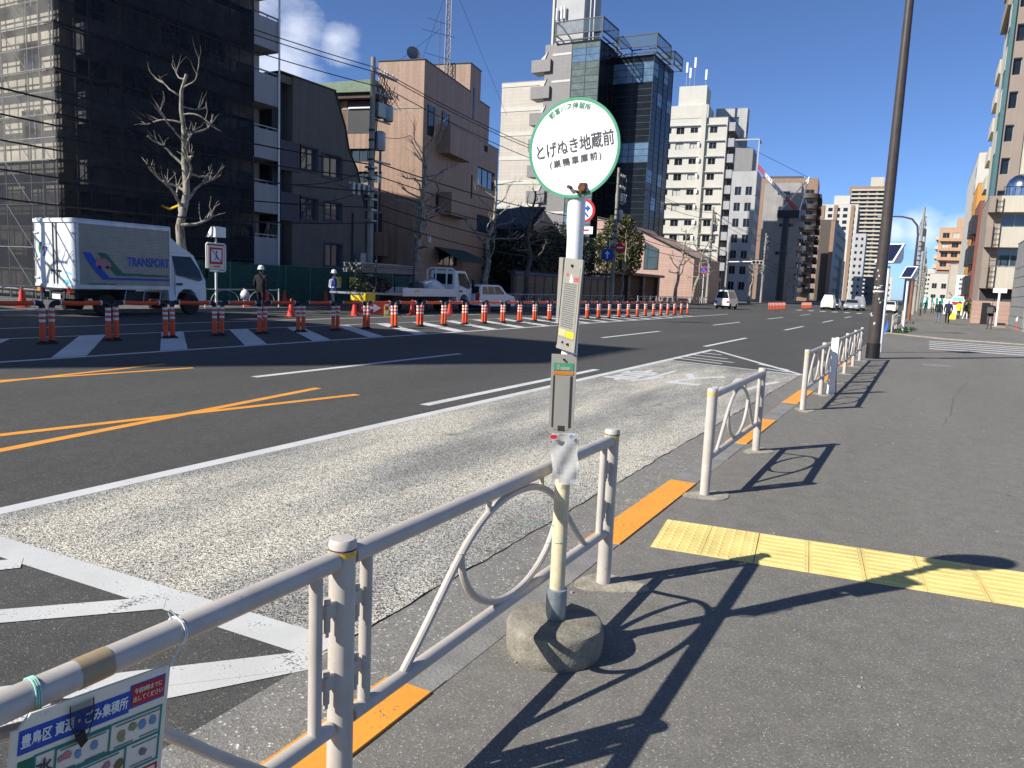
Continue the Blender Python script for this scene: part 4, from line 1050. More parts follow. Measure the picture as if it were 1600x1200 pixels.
curtain_wall(gb, (-3.5, 0, 0), (1, 0, 0), 3.5, 3.0, 29.3, 1.75, 'lit')
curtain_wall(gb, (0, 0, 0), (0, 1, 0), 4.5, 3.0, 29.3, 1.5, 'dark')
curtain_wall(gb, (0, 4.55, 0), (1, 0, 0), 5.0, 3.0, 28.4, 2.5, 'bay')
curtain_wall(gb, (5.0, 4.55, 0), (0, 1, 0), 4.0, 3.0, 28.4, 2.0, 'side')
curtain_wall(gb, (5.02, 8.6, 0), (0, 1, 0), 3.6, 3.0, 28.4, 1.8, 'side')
def roof_frame(root, x0, x1, y0, y1, z0, z1):
    f = MB()
    for x in (x0, x1):
        for y in (y0, y1): f.box(x-.07, x+.07, y-.07, y+.07, z0, z1)
    for z in (z0+0.1, z0+0.8, z1):
        f.box(x0, x1, y0-.06, y0+.06, z-.06, z+.06); f.box(x0, x1, y1-.06, y1+.06, z-.06, z+.06); f.box(x0-.06, x0+.06, y0, y1, z-.065, z+.065); f.box(x1-.06, x1+.06, y0, y1, z-.065, z+.065)
    f.build('roof_frame', 'steel_dark', root, smooth=False)
    g_ = MB(); g_.box(x0+.1, x1-.1, y0-.01, y0+.01, z0+.9, z1-.1); g_.build('screen_glass', sheetglass, root, smooth=False)
    g_ = MB(); g_.box(x1-.01, x1+.01, y0+.1, y1-.1, z0+.9, z1-.1); g_.build('screen_glass', sheetglass, root, smooth=False)
sheet('screen_film', (0.10, 0.14, 0.16), 0.35, 0.1); sheetglass = 'screen_film'
roof_frame(gb, -5.6, 0.3, -0.3, 4.6, 29.35, 31.6); roof_frame(gb, 0.32, 5.3, 4.2, 9.6, 28.45, 30.6); roof_frame(gb, 3.0, 5.8, 9.7, 13.0, 28.42, 30.0)
part(gb, 'white_tower', 'light_grey_wall', lambda m: m.box(-6.9, -2.9, 1.5, 6.5, 29.35, 36.2))
part(gb, 'white_tower_edge', 'white_wall', lambda m: m.box(-6.95, -6.7, 1.3, 1.49, 29.4, 36.3))
for x, z in ((-6.4, 37.5), (-1.9, 39), (-2.4, 37.6)):
    part(gb, 'roof_mast', 'rail_white', lambda m: m.cyl((x, 2.2, 29.4), (x, 2.2, z), 0.07, n=6), smooth=True)
for x in (-6.3, -5.7, -5.3): part(gb, 'cell_antenna', 'frame_alu', lambda m: m.box(x-.1, x+.1, 1.1, 1.28, 33.0+x*.1, 34.4+x*.1))

# ================================================================ white apartment block
wa_f = []
for k in range(10):
    z = 26.6-2.47*k
    if z < 2: break
    wa_f += [(-9.7, -8.9, z, z+0.9), (-8.1, -6.8, z-.15, z+0.95), (-5.8, -4.6, z, z+0.85), (-2.7, -1.5, z-.1, z+.95)]
b = building('cream white apartment block with window rows and a tall pilaster', (-41.9, 172.8), 6, 10.6, 7.4, 28.9, 'white_wall', front=wa_f, side=grid(0.3, 7.1, 2, 2.2, 1.0, 2.47, 11, 1.9), curtain=0.25, glass='glass_dark'); b.scale = (1.35, 1.35, 1.35)
b0_ = b
part(b, 'pilaster', 'white_wall', lambda m: m.box(-4.1, -3.35, -0.45, -0.003, -0.1, 31.0))
part(b, 'rooftop_block', 'white_wall', lambda m: m.box(-10.4, -3.3, 1.0, 6.6, 28.4, 31.2)); part(b, 'rooftop_block', 'white_wall', lambda m: m.box(-8.4, -3.9, 1.6, 6, 31.203, 34.4))
for k in range(10): part(b, 'eyebrow', 'light_grey_wall', lambda m: m.box(-10.5, -4.2, -0.3, -0.003, 27.7-2.47*k, 27.82-2.47*k))
for k in range(10): part(b, 'eyebrow', 'light_grey_wall', lambda m: m.box(-3.2, -0.3, -0.3, -0.003, 27.7-2.47*k, 27.82-2.47*k))
for k in range(10): balcony(b, 6.8, 1.2, 1.15, 'balcony_grey', (0, 0.3, 27.0-2.47*k), pi/2)
for x, z in ((-7.6, 38.5), (-7.0, 37.6), (-6.3, 39.2), (-4.4, 37.2)):
    part(b, 'roof_antenna', 'frame_alu', lambda m: (m.cyl((x, 3, 34.3), (x, 3, z), 0.06, n=5)))
    part(b, 'cell_antenna', 'rail_white', lambda m: m.box(x-.15, x+.15, 2.8, 2.95, z-1.6, z))
b = building('beige block with a square window behind the cream apartments', (-40.3, 184.0), 6, 5.2, 3.0, 32.0, 'light_grey_wall', front=[(-2.9, -1.3, 29.0, 30.6)], side=grid(0.2, 2.8, 1, 2.0, 2, 2.9, 10, 1.8), mull=0, glass='glass_blue'); b.scale = (1.35, 1.35, 1.35)
for k in range(9):
    part(b0_, 'air_conditioner', 'rail_white', lambda m: m.box(-4.45, -3.95 if k % 2 else -4.1, -0.75, -0.46, 24.4-2.47*k, 25.0-2.47*k))
# grey block with an open white frame
b = building('grey block with an open white corner frame beyond the cream apartments', (-32.4, 161), 6, 4.6, 10, 24.5, 'light_grey_wall', front=grid(-4.3, -0.3, 2, 1.2, 2.0, 3.0, 7, 1.6), side=grid(0.5, 9.5, 3, 1.4, 2.0, 3.0, 7, 1.6)); b.scale = (1.05, 1.05, 1.05)
part(b, 'corner_frame', 'light_grey_wall', lambda m: (m.box(-0.22, 0.0, -0.3, -0.05, 20, 30.4), m.box(-4.5, -0.22, -0.3, -0.05, 30.15, 30.4), m.box(-0.22, 0.0, -0.05, 4.0, 30.15, 30.38)))
part(b, 'terrace_block', 'grey_wall', lambda m: m.box(-4.5, -1.2, 1.0, 8.5, 24.0, 29.0))
# raw concrete block, brown rounded block
b = building('raw concrete block with grey balconies behind the crane', (-30.5, 206.5), 6, 8.8, 16, 29.4, 'concrete_raw', front=[(-5.5, -2.5, 26.4, 27.3), (-4.6, -1.0, 18.5, 19.4), (-5, -2, 11.5, 12.4)], side=grid(0.4, 15.6, 3, 3.2, 1.5, 2.9, 9, 2.0), mull=0)
for k in range(9): balcony(b, 15.2, 1.3, 1.1, 'balcony_grey', (0, 0.4, 1.3+2.9*k), pi/2)
b = building('brown tiled block with rounded dark corner balconies', (-30.5, 236), 6, 15.5, 22, 34.5, 'brown_tile', front=grid(-15, -5.5, 2, 1.4, 3, 2.95, 10, 1.3)+grid(-3.6, -0.4, 1, 2.4, 3, 2.95, 10, 1.8), side=grid(1, 21, 4, 2.4, 3, 2.95, 10, 1.7))
_rb = MB()
arcp = [(-3.9, 0)] + [(-2.0+2.2*cos(radians(a))-0.0, -1.1*abs(sin(radians(a)))-0.5) for a in range(180, 361, 15)] + [(0.3, 0)]
_rb.prism(arcp, 'z', 0, 1.25); rbm = _rb.mesh('round_balcony', 'umber_tile')
for k in range(10): obj('round_balcony', rbm, b, (0, 0, 2.4+2.95*k))
for k in range(10): balcony(b, 20, 1.2, 1.1, 'dark_brown', (0, 1, 2.6+2.95*k), pi/2)
part(b, 'top_storey', 'umber_tile', lambda m: m.box(-15.4, -4.2, 2, 20, 34.2, 35.4))
b = building('dark brown windowless-fronted block beyond the rounded balconies', (-29.5, 278), 2, 4.5, 60, 26.8, 'umber_tile', side=grid(12, 56, 9, 2.0, 3, 4.0, 6, 1.5), mull=0)
part(b, 'front_pilaster', 'brown_tile', lambda m: m.box(-1.2, 0.05, -0.4, -0.003, 0, 26.5))
# twin towers far off
b = building('pink and white apartment tower beyond the brown blocks', (-33.0, 400), 4, 17.5, 40, 45.0, 'white_wall', front=grid(-17, -0.5, 5, 2.0, 4, 2.9, 14, 1.7), side=grid(1, 39, 10, 2.2, 4, 2.9, 14, 1.7), mull=0)
for x0, x1 in ((-17.6, -14.6), (-10.6, -9.0), (-3.2, -1.6)): part(b, 'pink_bay', 'brown_tile', lambda m: m.box(x0, x1, -0.35, -0.003, 0, 44.6))
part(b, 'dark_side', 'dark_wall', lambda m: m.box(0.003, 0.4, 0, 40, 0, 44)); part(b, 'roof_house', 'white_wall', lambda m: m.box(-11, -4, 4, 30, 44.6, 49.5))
for k in range(14): part(b, 'floor_band', 'balcony_grey', lambda m: m.box(0.403, 0.8, 0.5, 39.5, 3.2+2.9*k, 4.2+2.9*k))
b = building('tall brown and cream striped apartment tower at the end of the street', (-34.0, 640), 4, 26, 40, 84, 'brown_tile', front=grid(-25, -1, 4, 4.6, 4, 3.0, 26, 1.9), side=grid(1, 39, 8, 3, 4, 3.0, 26, 1.9), mull=0)
for k in range(27): part(b, 'balcony_band', 'cream_wall', lambda m: m.box(-24.5, -1.0, -1.2, -0.003, 2.7+3.0*k, 3.85+3.0*k))
part(b, 'roof_house', 'cream_wall', lambda m: m.box(-12, -3, 3, 20, 83.6, 91))
b = building('small cream house block under the pink tower', (-30.0, 318), 2, 7.5, 18, 15.5, 'cream_wall', front=grid(-7, -0.5, 2, 1.6, 2.5, 3.3, 4, 1.4), side=grid(1, 17, 3, 2, 2.5, 3.3, 4, 1.4))
building('tan block with a blank wall under the pink tower', (-33.0, 345), 2, 9, 18, 26, 'beige_wall', front=[(-6, -5, 22, 23)], side=[(2, 4, 5, 7)])
building('narrow white block with small windows beside the striped tower', (-27.0, 380), 2, 5.0, 16, 30, 'light_grey_wall', front=grid(-4.8, -0.3, 2, 1.0, 3, 3.0, 9, 1.3), side=grid(1, 15, 3, 1.5, 3, 3, 9, 1.3), mull=0)
for i, (x, y, w, h, mt, lb) in enumerate(((-24, 430, 5, 12, 'grey_wall', 'low grey shop block far down the street'), (-22, 470, 6, 18, 'beige_wall', 'beige mid-rise far down the street'), (-20, 520, 8, 15, 'white_wall', 'white mid-rise closing the street view'), (-8, 700, 10, 20, 'light_grey_wall', 'pale grey block at the vanishing end of the street'), (2, 620, 6, 24, 'white_wall', 'white block seen between the lamp posts at the street end'))):
    building(lb, (x, y), 2, w, 14, h, mt, front=grid(-w+.5, -.5, 3, 1.2, 3, 3.2, int((h-3)//3.2), 1.4), side=grid(1, 13, 3, 2, 3, 3.2, int((h-3)//3.2), 1.4), mull=0)
# tower crane jib in front of the concrete block
cr = thing('crane', 'red and white luffing crane standing before the concrete block', 'crane', (-33.0, 203, 0))
part(cr, 'mast', 'steel_dark', lambda m: m.cyl((0, 0, 0), (0, 0, 20.5), 0.9, 0.8, n=10), smooth=True)
part(cr, 'slew_cab', 'steel_dark', lambda m: (m.box(-2.0, 3.2, -1.2, 1.2, 20.5, 22.2)))
def boom(m, p, q, r):
    p, q = Vector(p), Vector(q)
    for dx, dz in ((-r, -r), (r, -r), (-r, r), (r, r)): m.cyl(p+Vector((0, dx, dz)), q+Vector((0, dx*.6, dz*.6)), 0.12, n=4)
    for i in range(8):
        a, c = p.lerp(q, i/8), p.lerp(q, (i+1)/8); m.cyl(a+Vector((0, 0, r)), c+Vector((0, 0, -r)), 0.08, n=4); m.cyl(a+Vector((0, -r, 0)), c+Vector((0, r, 0)), 0.08, n=4)
part(cr, 'boom_root', 'crane_red', lambda m: boom(m, (2.4, 0, 22.2), (-0.5, 0, 25.3), .55)); part(cr, 'boom_middle', 'rail_white', lambda m: boom(m, (-0.5, 0, 25.3), (-6.0, 0, 31.2), .5))
part(cr, 'boom_outer', 'crane_red', lambda m: boom(m, (-6.0, 0, 31.2), (-10.5, 0, 36.0), .45)); part(cr, 'boom_tip', 'rail_white', lambda m: boom(m, (-10.5, 0, 36.0), (-13.5, 0, 39.2), .4))
part(cr, 'a_frame', 'rail_white', lambda m: (m.cyl((-1.5, 0, 22.2), (4.6, 0, 30.0), 0.15, n=5), m.cyl((3.0, 0, 22.2), (4.6, 0, 30.0), 0.15, n=5), m.cyl((4.6, -.8, 30), (4.6, .8, 30), 0.2, n=5)))
part(cr, 'pendant', 'wire_black', lambda m: (m.cyl((4.6, 0, 30.0), (-13.5, 0, 39.4), 0.05, n=4)))

# ================================================================ walled garden, tiled roof, pink house
gwall = thing('garden_wall', 'brown grooved garden wall with coping under the dark evergreens', 'wall', (-30.0, 56.0, 0))
part(gwall, 'panel', 'wall_grooved', lambda m: m.box(-0.3, 0, 0.0, 22.0, -0.1, 2.3)); part(gwall, 'coping', 'roof_tile', lambda m: m.prism([(-0.5, 2.303), (0.2, 2.303), (0.1, 2.45), (-0.15, 2.6), (-0.4, 2.45)], 'y', -0.1, 22.1))
for k in range(12): part(gwall, 'pier', 'umber_tile', lambda m: m.box(-0.32, 0.04, 1.8*k+0.2, 1.8*k+0.45, -0.1, 2.302))
gw2 = thing('garage_row', 'brown garage fronts with ribbed shutters in front of the pink house', 'garage', (-30.5, 79.5, 0))
part(gw2, 'wall', 'umber_tile', lambda m: (m.box(-3, 0, 0, 0.6, -0.1, 3.0), m.box(-3, 0, 5.2, 5.9, -0.1, 3.0), m.box(-3, 0, 10.5, 11.2, -0.1, 3.0), m.box(-3, 0, 16.2, 17, -0.1, 3.0), m.box(-3.2, 0.5, -0.3, 17.3, 3.003, 3.3)))
for y0, y1 in ((0.6, 5.2), (5.9, 10.5), (11.2, 16.2)):
    for j in range(9): part(gw2, 'shutter_slat', 'dark_brown', lambda m: m.box(-0.5, -0.42+0.03*(j % 2), y0+.01, y1-.01, 0.02+0.32*j, 0.31+0.32*j))
th = thing('tiled_roof_house', 'old house with grey tile roof among the garden evergreens', 'house', (-37.0, 60.5, 0))
part(th, 'wall', 'dark_brown', lambda m: m.box(-5, 5.6, 1.5, 10, -0.1, 5.2))
rr = MB(); tilem = MB()
tilem.add([(0, 0, 0), (0.30, 0, 0), (0.30, -0.36, -0.24), (0, -0.36, -0.24), (0.15, 0, 0.08), (0.15, -0.36, -0.16)], [(0, 4, 5, 3), (4, 1, 2, 5), (3, 5, 2)])
tm = tilem.mesh('roof_tile', 'roof_tile')
for j in range(9):
    for i in range(30): obj('roof_tile', tm, th, (-4.4+0.32*i, 3.6-0.34*j, 8.4-0.235*j))
part(th, 'roof', 'roof_tile', lambda m: m.prism([(0.2, 5.3), (3.7, 8.25), (9.9, 5.3)], 'x', -4.5, 5.4))
part(th, 'ridge', 'roof_tile', lambda m: m.tube([(-4.6, 3.7, 8.4), (5.5, 3.7, 8.4)], 0.16, 8), smooth=True)
hs = thing('pink_house', 'low pink clad house with sloping roof and a tall gable window', 'house', (-28.0, 100.0, 0))
hp = [(-13.0, -0.1), (0.8, -0.1), (0.8, 5.8), (-6.4, 9.0), (-7.2, 8.2), (-9.5, 10.2), (-13.0, 10.9)]
part(hs, 'wall', 'house_clad', lambda m: m.prism(hp, 'y', 0, 14))
part(hs, 'roof_edge', 'steel_dark', lambda m: (m.tube([(1.0, -0.15, 5.75), (-6.4, -0.15, 9.1)], 0.12, 6), m.tube([(-6.4, -0.15, 9.1), (-7.2, -0.15, 8.3), (-9.5, -0.15, 10.3), (-13, -0.15, 11.0)], 0.1, 6)))
part(hs, 'window', 'frame_dark', lambda m: m.prism([(-6.0, 4.1), (-4.0, 4.1), (-4.0, 6.8), (-6.0, 7.8)], 'y', -0.06, -0.003))
for (x0, x1, z0, za, zb) in ((-5.9, -5.5, 4.2, 7.62, 7.42), (-5.4, -4.1, 4.2, 5.6, 5.6), (-5.4, -4.1, 5.75, 7.35, 6.75)): part(hs, 'pane', 'glass_green', lambda m: m.prism([(x0, z0), (x1, z0), (x1, zb), (x0, za)], 'y', -0.09, -0.063))

# ================================================================ out-of-frame neighbours that shade the road
b = building('long grey office block further back along the far pavement', (-31.0, -70), 0, 7.5, 64.2, 22.3, 'grey_wall', front=[], side=grid(1, 66, 16, 2.4, 1.5, 3.4, 6, 1.8), mull=1)
part(b, 'roof_house', 'grey_wall', lambda m: m.box(-7, -0.3, 50.0, 55.8, 21.9, 30.2))

# ================================================================ right side of the street
R3 = building('dark grey boarded wall house at the right pavement edge', (12.6, 53.5), 0, 7.6, 9, 5.6, 'grey_wall')
for j in range(7): part(R3, 'board', 'grey_wall', lambda m: m.box(-7.64, -7.603, 0.1, 8.9, 0.2+.62*j, 0.78+.62*j))
for j in range(7): part(R3, 'board', 'grey_wall', lambda m: m.box(-7.6, -0.05, -0.04, -0.003, 0.2+.62*j, 0.78+.62*j))
part(R3, 'downpipe', 'rail_white', lambda m: m.cyl((-7.4, -0.12, 0), (-7.4, -0.12, 11.5), 0.09, n=8), smooth=True)
R2 = building('low block with cream and taupe balconies below the silver water tank', (11.0, 70), 0, 7.65, 8.5, 9.6, 'taupe_wall', front=[(-6.7, -3.2, 4.4, 5.75), (-6.7, -3.2, 7.35, 8.35)], curtain=0.2, glass='glass_blue', mull=3)
part(R2, 'dark_storey', 'dark_wall', lambda m: m.box(-7.55, -0.1, -0.02, -0.004, 1.75, 2.68))
part(R2, 'base_wall', 'house_clad', lambda m: m.box(-7.95, 0.5, -0.5, -0.03, -0.1, 1.75))
for z, h2 in ((2.7, 1.62), (5.8, 1.5), (8.4, 1.2)):
    part(R2, 'balcony', 'taupe_wall', lambda m: m.box(-7.65, -6.9, -0.9, -0.03, z, z+h2)); part(R2, 'balcony', 'cream_wall', lambda m: m.box(-6.897, 0.2, -0.92, -0.03, z, z+h2))
part(R2, 'ladder', 'steel_dark', lambda m: (m.cyl((-7.2, -1.0, 2.6), (-7.2, -1.0, 9.4), 0.03, n=5), m.cyl((-6.75, -1.0, 2.6), (-6.75, -1.0, 9.4), 0.03, n=5), [m.cyl((-7.2, -1, 2.8+.4*i), (-6.75, -1, 2.8+.4*i), 0.02, n=4) for i in range(17)]))
tk = thing('water_tank', 'domed silver water tank on the low balcony block', 'water tank', (5.55, 71.6, 9.1))
part(tk, 'tank', 'chrome', lambda m: m.lathe([(1.15, 0), (1.15, 1.3), (1.12, 1.55), (0.95, 1.95), (0.62, 2.25), (0.25, 2.38), (0, 2.4)], 28), smooth=True)
part(tk, 'guard', 'steel_dark', lambda m: (m.tube([(-1.3, -1.3, 1.3), (1.3, -1.3, 1.3)], 0.03, 5), [m.cyl((-1.3+.37*i, -1.3, 0), (-1.3+.37*i, -1.3, 1.3), 0.02, n=4) for i in range(8)]))
R1 = building('tall taupe and cream tower block on the right of the street', (17.75, 80), 0, 13.6, 14, 40, 'cream_wall', front=[(-13.4, -12.75, 9.9+2.75*k, 11.3+2.75*k) for k in range(11)], mull=0)
part(R1, 'taupe_facing', 'taupe_wall', lambda m: [m.box(-13.6, -13.4, -0.12, -0.003, 0, 39.9), m.box(-12.75, -12.0, -0.12, -0.003, 0, 39.9)] + [m.box(-13.4, -12.75, -0.12, -0.003, 9.9+2.75*k-1.35, 9.9+2.75*k) for k in range(11)] + [m.box(-13.4, -12.75, -0.12, -0.003, 0, 8.55)])
part(R1, 'teal_fin', 'teal_wall', lambda m: m.box(-13.9, -13.603, -0.3, 3.0, 0, 27.5))
for k in range(3): part(R1, 'bay_window', 'taupe_wall', lambda m: m.box(-14.1, -13.603, 4.0, 13, 28+2.95*k, 29.4+2.95*k))
for k in range(4): part(R1, 'light_strip', 'light_grey_wall', lambda m: m.box(-13.95, -13.903, 0.4, 2.2, 14.5+3.5*k, 16.4+3.5*k))
R4 = building('block with pale yellow balconies behind the teal fin', (16, 97), 0, 10.8, 9, 27, 'taupe_wall', frame='frame_dark')
for k in range(5): part(R4, 'balcony', 'cream_wall', lambda m: m.box(-11.9, -10.803, 0.3, 6, 13.6+2.95*k, 15.0+2.95*k))
R5 = building('brick red block with dark window boxes on the right side', (14.6, 108), 0, 10.3, 12, 13.6, 'brick_wall')
for k in range(3):
    part(R5, 'window_box', 'steel_dark', lambda m: m.box(-10.9, -10.303, 1, 5, 2.6+3.6*k, 4.8+3.6*k)); part(R5, 'window_box', 'steel_dark', lambda m: m.box(-10.9, -10.303, 7, 11, 2.6+3.6*k, 4.8+3.6*k))
R5b = building('teal fronted shop block beside the brick red block', (15, 122), 0, 10.2, 6, 9.5, 'teal_wall')
for k in range(3): part(R5b, 'window', 'glass_blue', lambda m: m.box(-10.25, -10.203, 1, 5, 1+3*k, 3+3*k))
R6 = building('orange rendered tower wall on the right side', (15, 130), 0, 10.3, 14, 18.5, 'orange_wall')
R7 = building('slender white tower behind the orange wall', (15, 150), 0, 10.0, 40, 26, 'white_wall')
for k in range(8): part(R7, 'side_window', 'glass_dark', lambda m: m.box(-10.03, -10.003, 3, 5, 3+2.8*k, 4.4+2.8*k))
R8 = building('orange tan apartment block far down the right pavement', (12, 255), -3, 11, 20, 22.5, 'apt_orange', front=grid(-10.5, -0.5, 4, 1.7, 11.5, 2.7, 4, 1.5), curtain=0.3)
for k in range(4): part(R8, 'balcony', 'apt_orange', lambda m: m.box(-10.8, -0.2, -1.0, -0.003, 10.6+2.7*k, 11.5+2.7*k))
part(R8, 'roof_house', 'apt_orange', lambda m: m.box(-7, -2, 2, 10, 22.2, 25.5))
for k in range(7): part(R8, 'side_balcony', 'cream_wall', lambda m: m.box(-11.9, -11.003, 1, 18, 3+2.7*k, 4+2.7*k))
part(R8, 'lower_block', 'taupe_wall', lambda m: m.box(-10.6, 0, -6, -1.2, -0.1, 10.0))
R9 = building('tan shop house with yellow balconies before the orange tan apartments', (13.5, 215), 0, 9.5, 12, 10.5, 'beige_wall', front=grid(-9, -0.5, 2, 2.2, 3, 3, 2, 1.5))
for k in range(3): part(R9, 'balcony', 'cream_wall', lambda m: m.box(-6, -0.5, -1.2, -0.003, 2.4+2.9*k, 3.6+2.9*k))
R10 = building('small white cube house on the far right pavement', (4.8, 240), 0, 5.0, 8, 9, 'white_wall', front=grid(-4.8, -0.3, 2, 1.2, 2, 3, 2, 1.4))

# ================================================================ vehicles
def wheel(root, x, y, r, w=0.2, rim='frame_alu'):
    m = MB(); prof = [(r*0.62, -w/2), (r*0.95, -w/2), (r, -w/2+0.03), (r, w/2-0.03), (r*0.95, w/2), (r*0.62, w/2)]
    m.lathe(prof, 20); o = m.build('wheel', 'rubber', root, (x, y, r), (0, pi/2, 0))
    k = MB(); k.lathe([(0.0, -w*0.42), (r*0.6, -w*0.42), (r*0.62, -w*0.5), (r*0.62, w*0.5), (r*0.55, w*0.40), (r*0.25, w*0.36), (r*0.22, w*0.46), (0.0, w*0.46)], 16); k.build('rim', rim, o)
def body_loft(m, prof, wfun, mi=0):
    """side outline (y,z) swept to both sides with a half width that changes with height"""
    n = len(prof); L = [(-wfun(z), y, z) for y, z in prof]; R = [(wfun(z), y, z) for y, z in prof]
    m.add(L+R, [tuple(range(n)), tuple(range(2*n-1, n-1, -1))] + [(i, n+i, n+(i+1) % n, (i+1) % n) for i in range(n)], mi)
def side_panes(root, polys, wfun, mat='glass_dark', name='side_window'):
    for poly in polys:
        for s in (-1, 1):
            m = MB(); pts = [(s*(wfun(z)+0.006), y, z) for y, z in poly]
            m.add(pts, [tuple(range(len(pts))) if s > 0 else tuple(range(len(pts)-1, -1, -1))]); m.build(name, mat, root, smooth=False)
def cab_over(root, y0, L, H, w, color, fair=None):
    """cab-over truck cab; y0 back of cab, front at y0+L"""
    f = lambda z: w if z < 1.35 else w-(z-1.35)*0.16
    p = [(y0, 0.55), (y0+0.05, 0.5), (y0+0.28, 0.5), (y0+0.40, 0.78), (y0+0.60, 0.92), (y0+0.92, 0.92), (y0+1.13, 0.78), (y0+1.25, 0.45), (y0+L, 0.42), (y0+L+0.03, 0.75), (y0+L, 1.28), (y0+L-0.24, 1.75), (y0+L-0.42, H-0.06), (y0+L-0.55, H), (y0+0.1, H), (y0, H-0.06)]
    m = MB(); body_loft(m, p, f); cb = m.build('cab', color, root, ang=28)
    q = [(y0+0.22, H-0.12), (y0+L-0.55, H-0.12), (y0+L-0.22, 1.62), (y0+L-0.14, 1.30), (y0+L-0.24, 1.22), (y0+0.34, 1.42)]
    side_panes(root, [q], f)
    m = MB(); a, c = (y0+L-0.02, 1.33), (y0+L-0.42, H-0.1); m.quad((-f(a[1])+.1, a[0]+.012, a[1]), (f(a[1])-.1, a[0]+.012, a[1]), (f(c[1])-.1, c[0]+.03, c[1]), (-f(c[1])+.1, c[0]+.03, c[1])); m.build('windscreen', 'glass_dark', root, smooth=False)
    m = MB(); m.box(f(1)+0.001, f(1)+0.02, y0+0.32, y0+0.56, 1.06, 1.14); m.build('door_handle', 'black', root, smooth=False)
    m = MB(); m.box(f(1)-0.004, f(1)+0.003, y0+0.24, y0+0.255, 0.62, 1.95); m.build('door_seam', 'black', root, smooth=False)
    m = MB(); m.tube([(f(1.8), y0+L-0.15, 1.75), (f(1.8)+0.16, y0+L+0.02, 1.7)], 0.015, 5); m.box(f(1.8)+0.08, f(1.8)+0.24, y0+L, y0+L+0.06, 1.35, 1.72); m.build('mirror', 'black', root)
    for s in (-1, 1):
        m = MB(); m.box(s*(w-.18)-.16, s*(w-.18)+.16, y0+L+0.005, y0+L+0.05, 0.62, 0.86); m.build('headlight', 'lamp_clear', root)
    if fair:
        m = MB(); body_loft(m, [(y0+0.02, H+0.003), (y0+0.02, fair), (y0+0.10, fair+0.02), (y0+0.5, fair-0.28), (y0+0.85, H+0.10), (y0+1.05, H+0.003)], lambda z: w-0.12); m.build('wind_deflector', color, root, ang=40)
    return cb
# ---- parked box truck
tr = thing('box_truck', 'silver box truck with ribbed sides and white rear doors parked at the far kerb', 'truck', (-24.8, 15.05, ZR))
BL, Z0, Z1, HW = 3.42, 0.90, 3.10, 1.1
m = MB(); zr = [Z0+0.12]; st = []
nr = 34; dzr = (Z1-0.16-Z0-0.12)/nr
prof = []
for i in range(nr):
    z = Z0+0.12+dzr*i; prof += [(0.0, z), (0.014, z+dzr*0.28), (0.014, z+dzr*0.62), (0.0, z+dzr*0.9)]
prof.append((0.0, Z1-0.16))
for s in (-1, 1):
    m = MB(); vs = [(s*(HW-0.02+d), y, z) for y in (0.06, BL-0.05) for d, z in prof]; n = len(prof)
    m.add(vs, [((i, n+i, n+i+1, i+1) if s > 0 else (i+1, n+i+1, n+i, i)) for i in range(n-1)])
    m.build('ribbed_side', 'aluminium', tr, smooth=False)
m = MB()
for s in (-1, 1):
    m.box(s*HW-0.03, s*HW+0.012, 0.0, 0.07, Z0, Z1-.05); m.box(s*HW-0.03, s*HW+0.012, BL-0.06, BL, Z0, Z1-.05); m.box(s*HW-0.03, s*HW+0.006, 0.07, BL-0.06, Z0, Z0+0.12)
    m.prism([(s*(HW-.04), Z1-0.16), (s*(HW+.008), Z1-0.16), (s*(HW+.004), Z1-0.06), (s*(HW-.04), Z1)], 'y', 0.0, BL)
m.box(-HW+.04, HW-.04, 0.001, BL-.001, Z1-0.02, Z1-0.001); m.box(-HW+.03, HW-.03, BL-0.04, BL-0.005, Z0, Z1-.03); m.box(-HW+.03, HW-.03, 0.02, BL, Z0-0.02, Z0+0.02)
m.build('box_frame', M('box_trim', (0.6, 0.59, 0.56), 0.4, 0.2), tr, smooth=False)
for s in (-1, 1):
    m = MB(); m.box(min(s*0.01, s*(HW-.06)), max(s*0.01, s*(HW-.06)), -0.01, 0.03, Z0+0.10, Z1-0.14); d = m.build('rear_door', 'truck_white', tr, smooth=False)
    for x in (0.09,): 
        k = MB(); k.cyl((s*x, -0.03, Z0+0.02), (s*x, -0.03, Z1-0.1), 0.018, n=8); k.build('lock_bar', 'steel_grey', d)
    for z in (1.15, 1.75, 2.6):
        k = MB(); k.box(min(s*(HW-.22), s*(HW+.01)), max(s*(HW-.22), s*(HW+.01)), -0.045, -0.011, z, z+0.06); k.build('hinge', 'box_trim', d, smooth=False)
    k = MB(); k.box(min(s*.05, s*.28), max(s*.05, s*.28), -0.055, -0.03, 1.42, 1.46); k.cyl((s*.16, -0.05, 1.30), (s*.16, -0.05, 1.44), 0.018, n=6); k.build('latch', 'black', d)
m = MB(); m.box(-HW-.02, HW+.02, -0.05, 0.04, Z1-.14, Z1-.03); m.box(-HW, HW, -0.04, 0.04, Z0-.02, Z0+.10); m.build('rear_header', 'truck_white', tr, smooth=False)
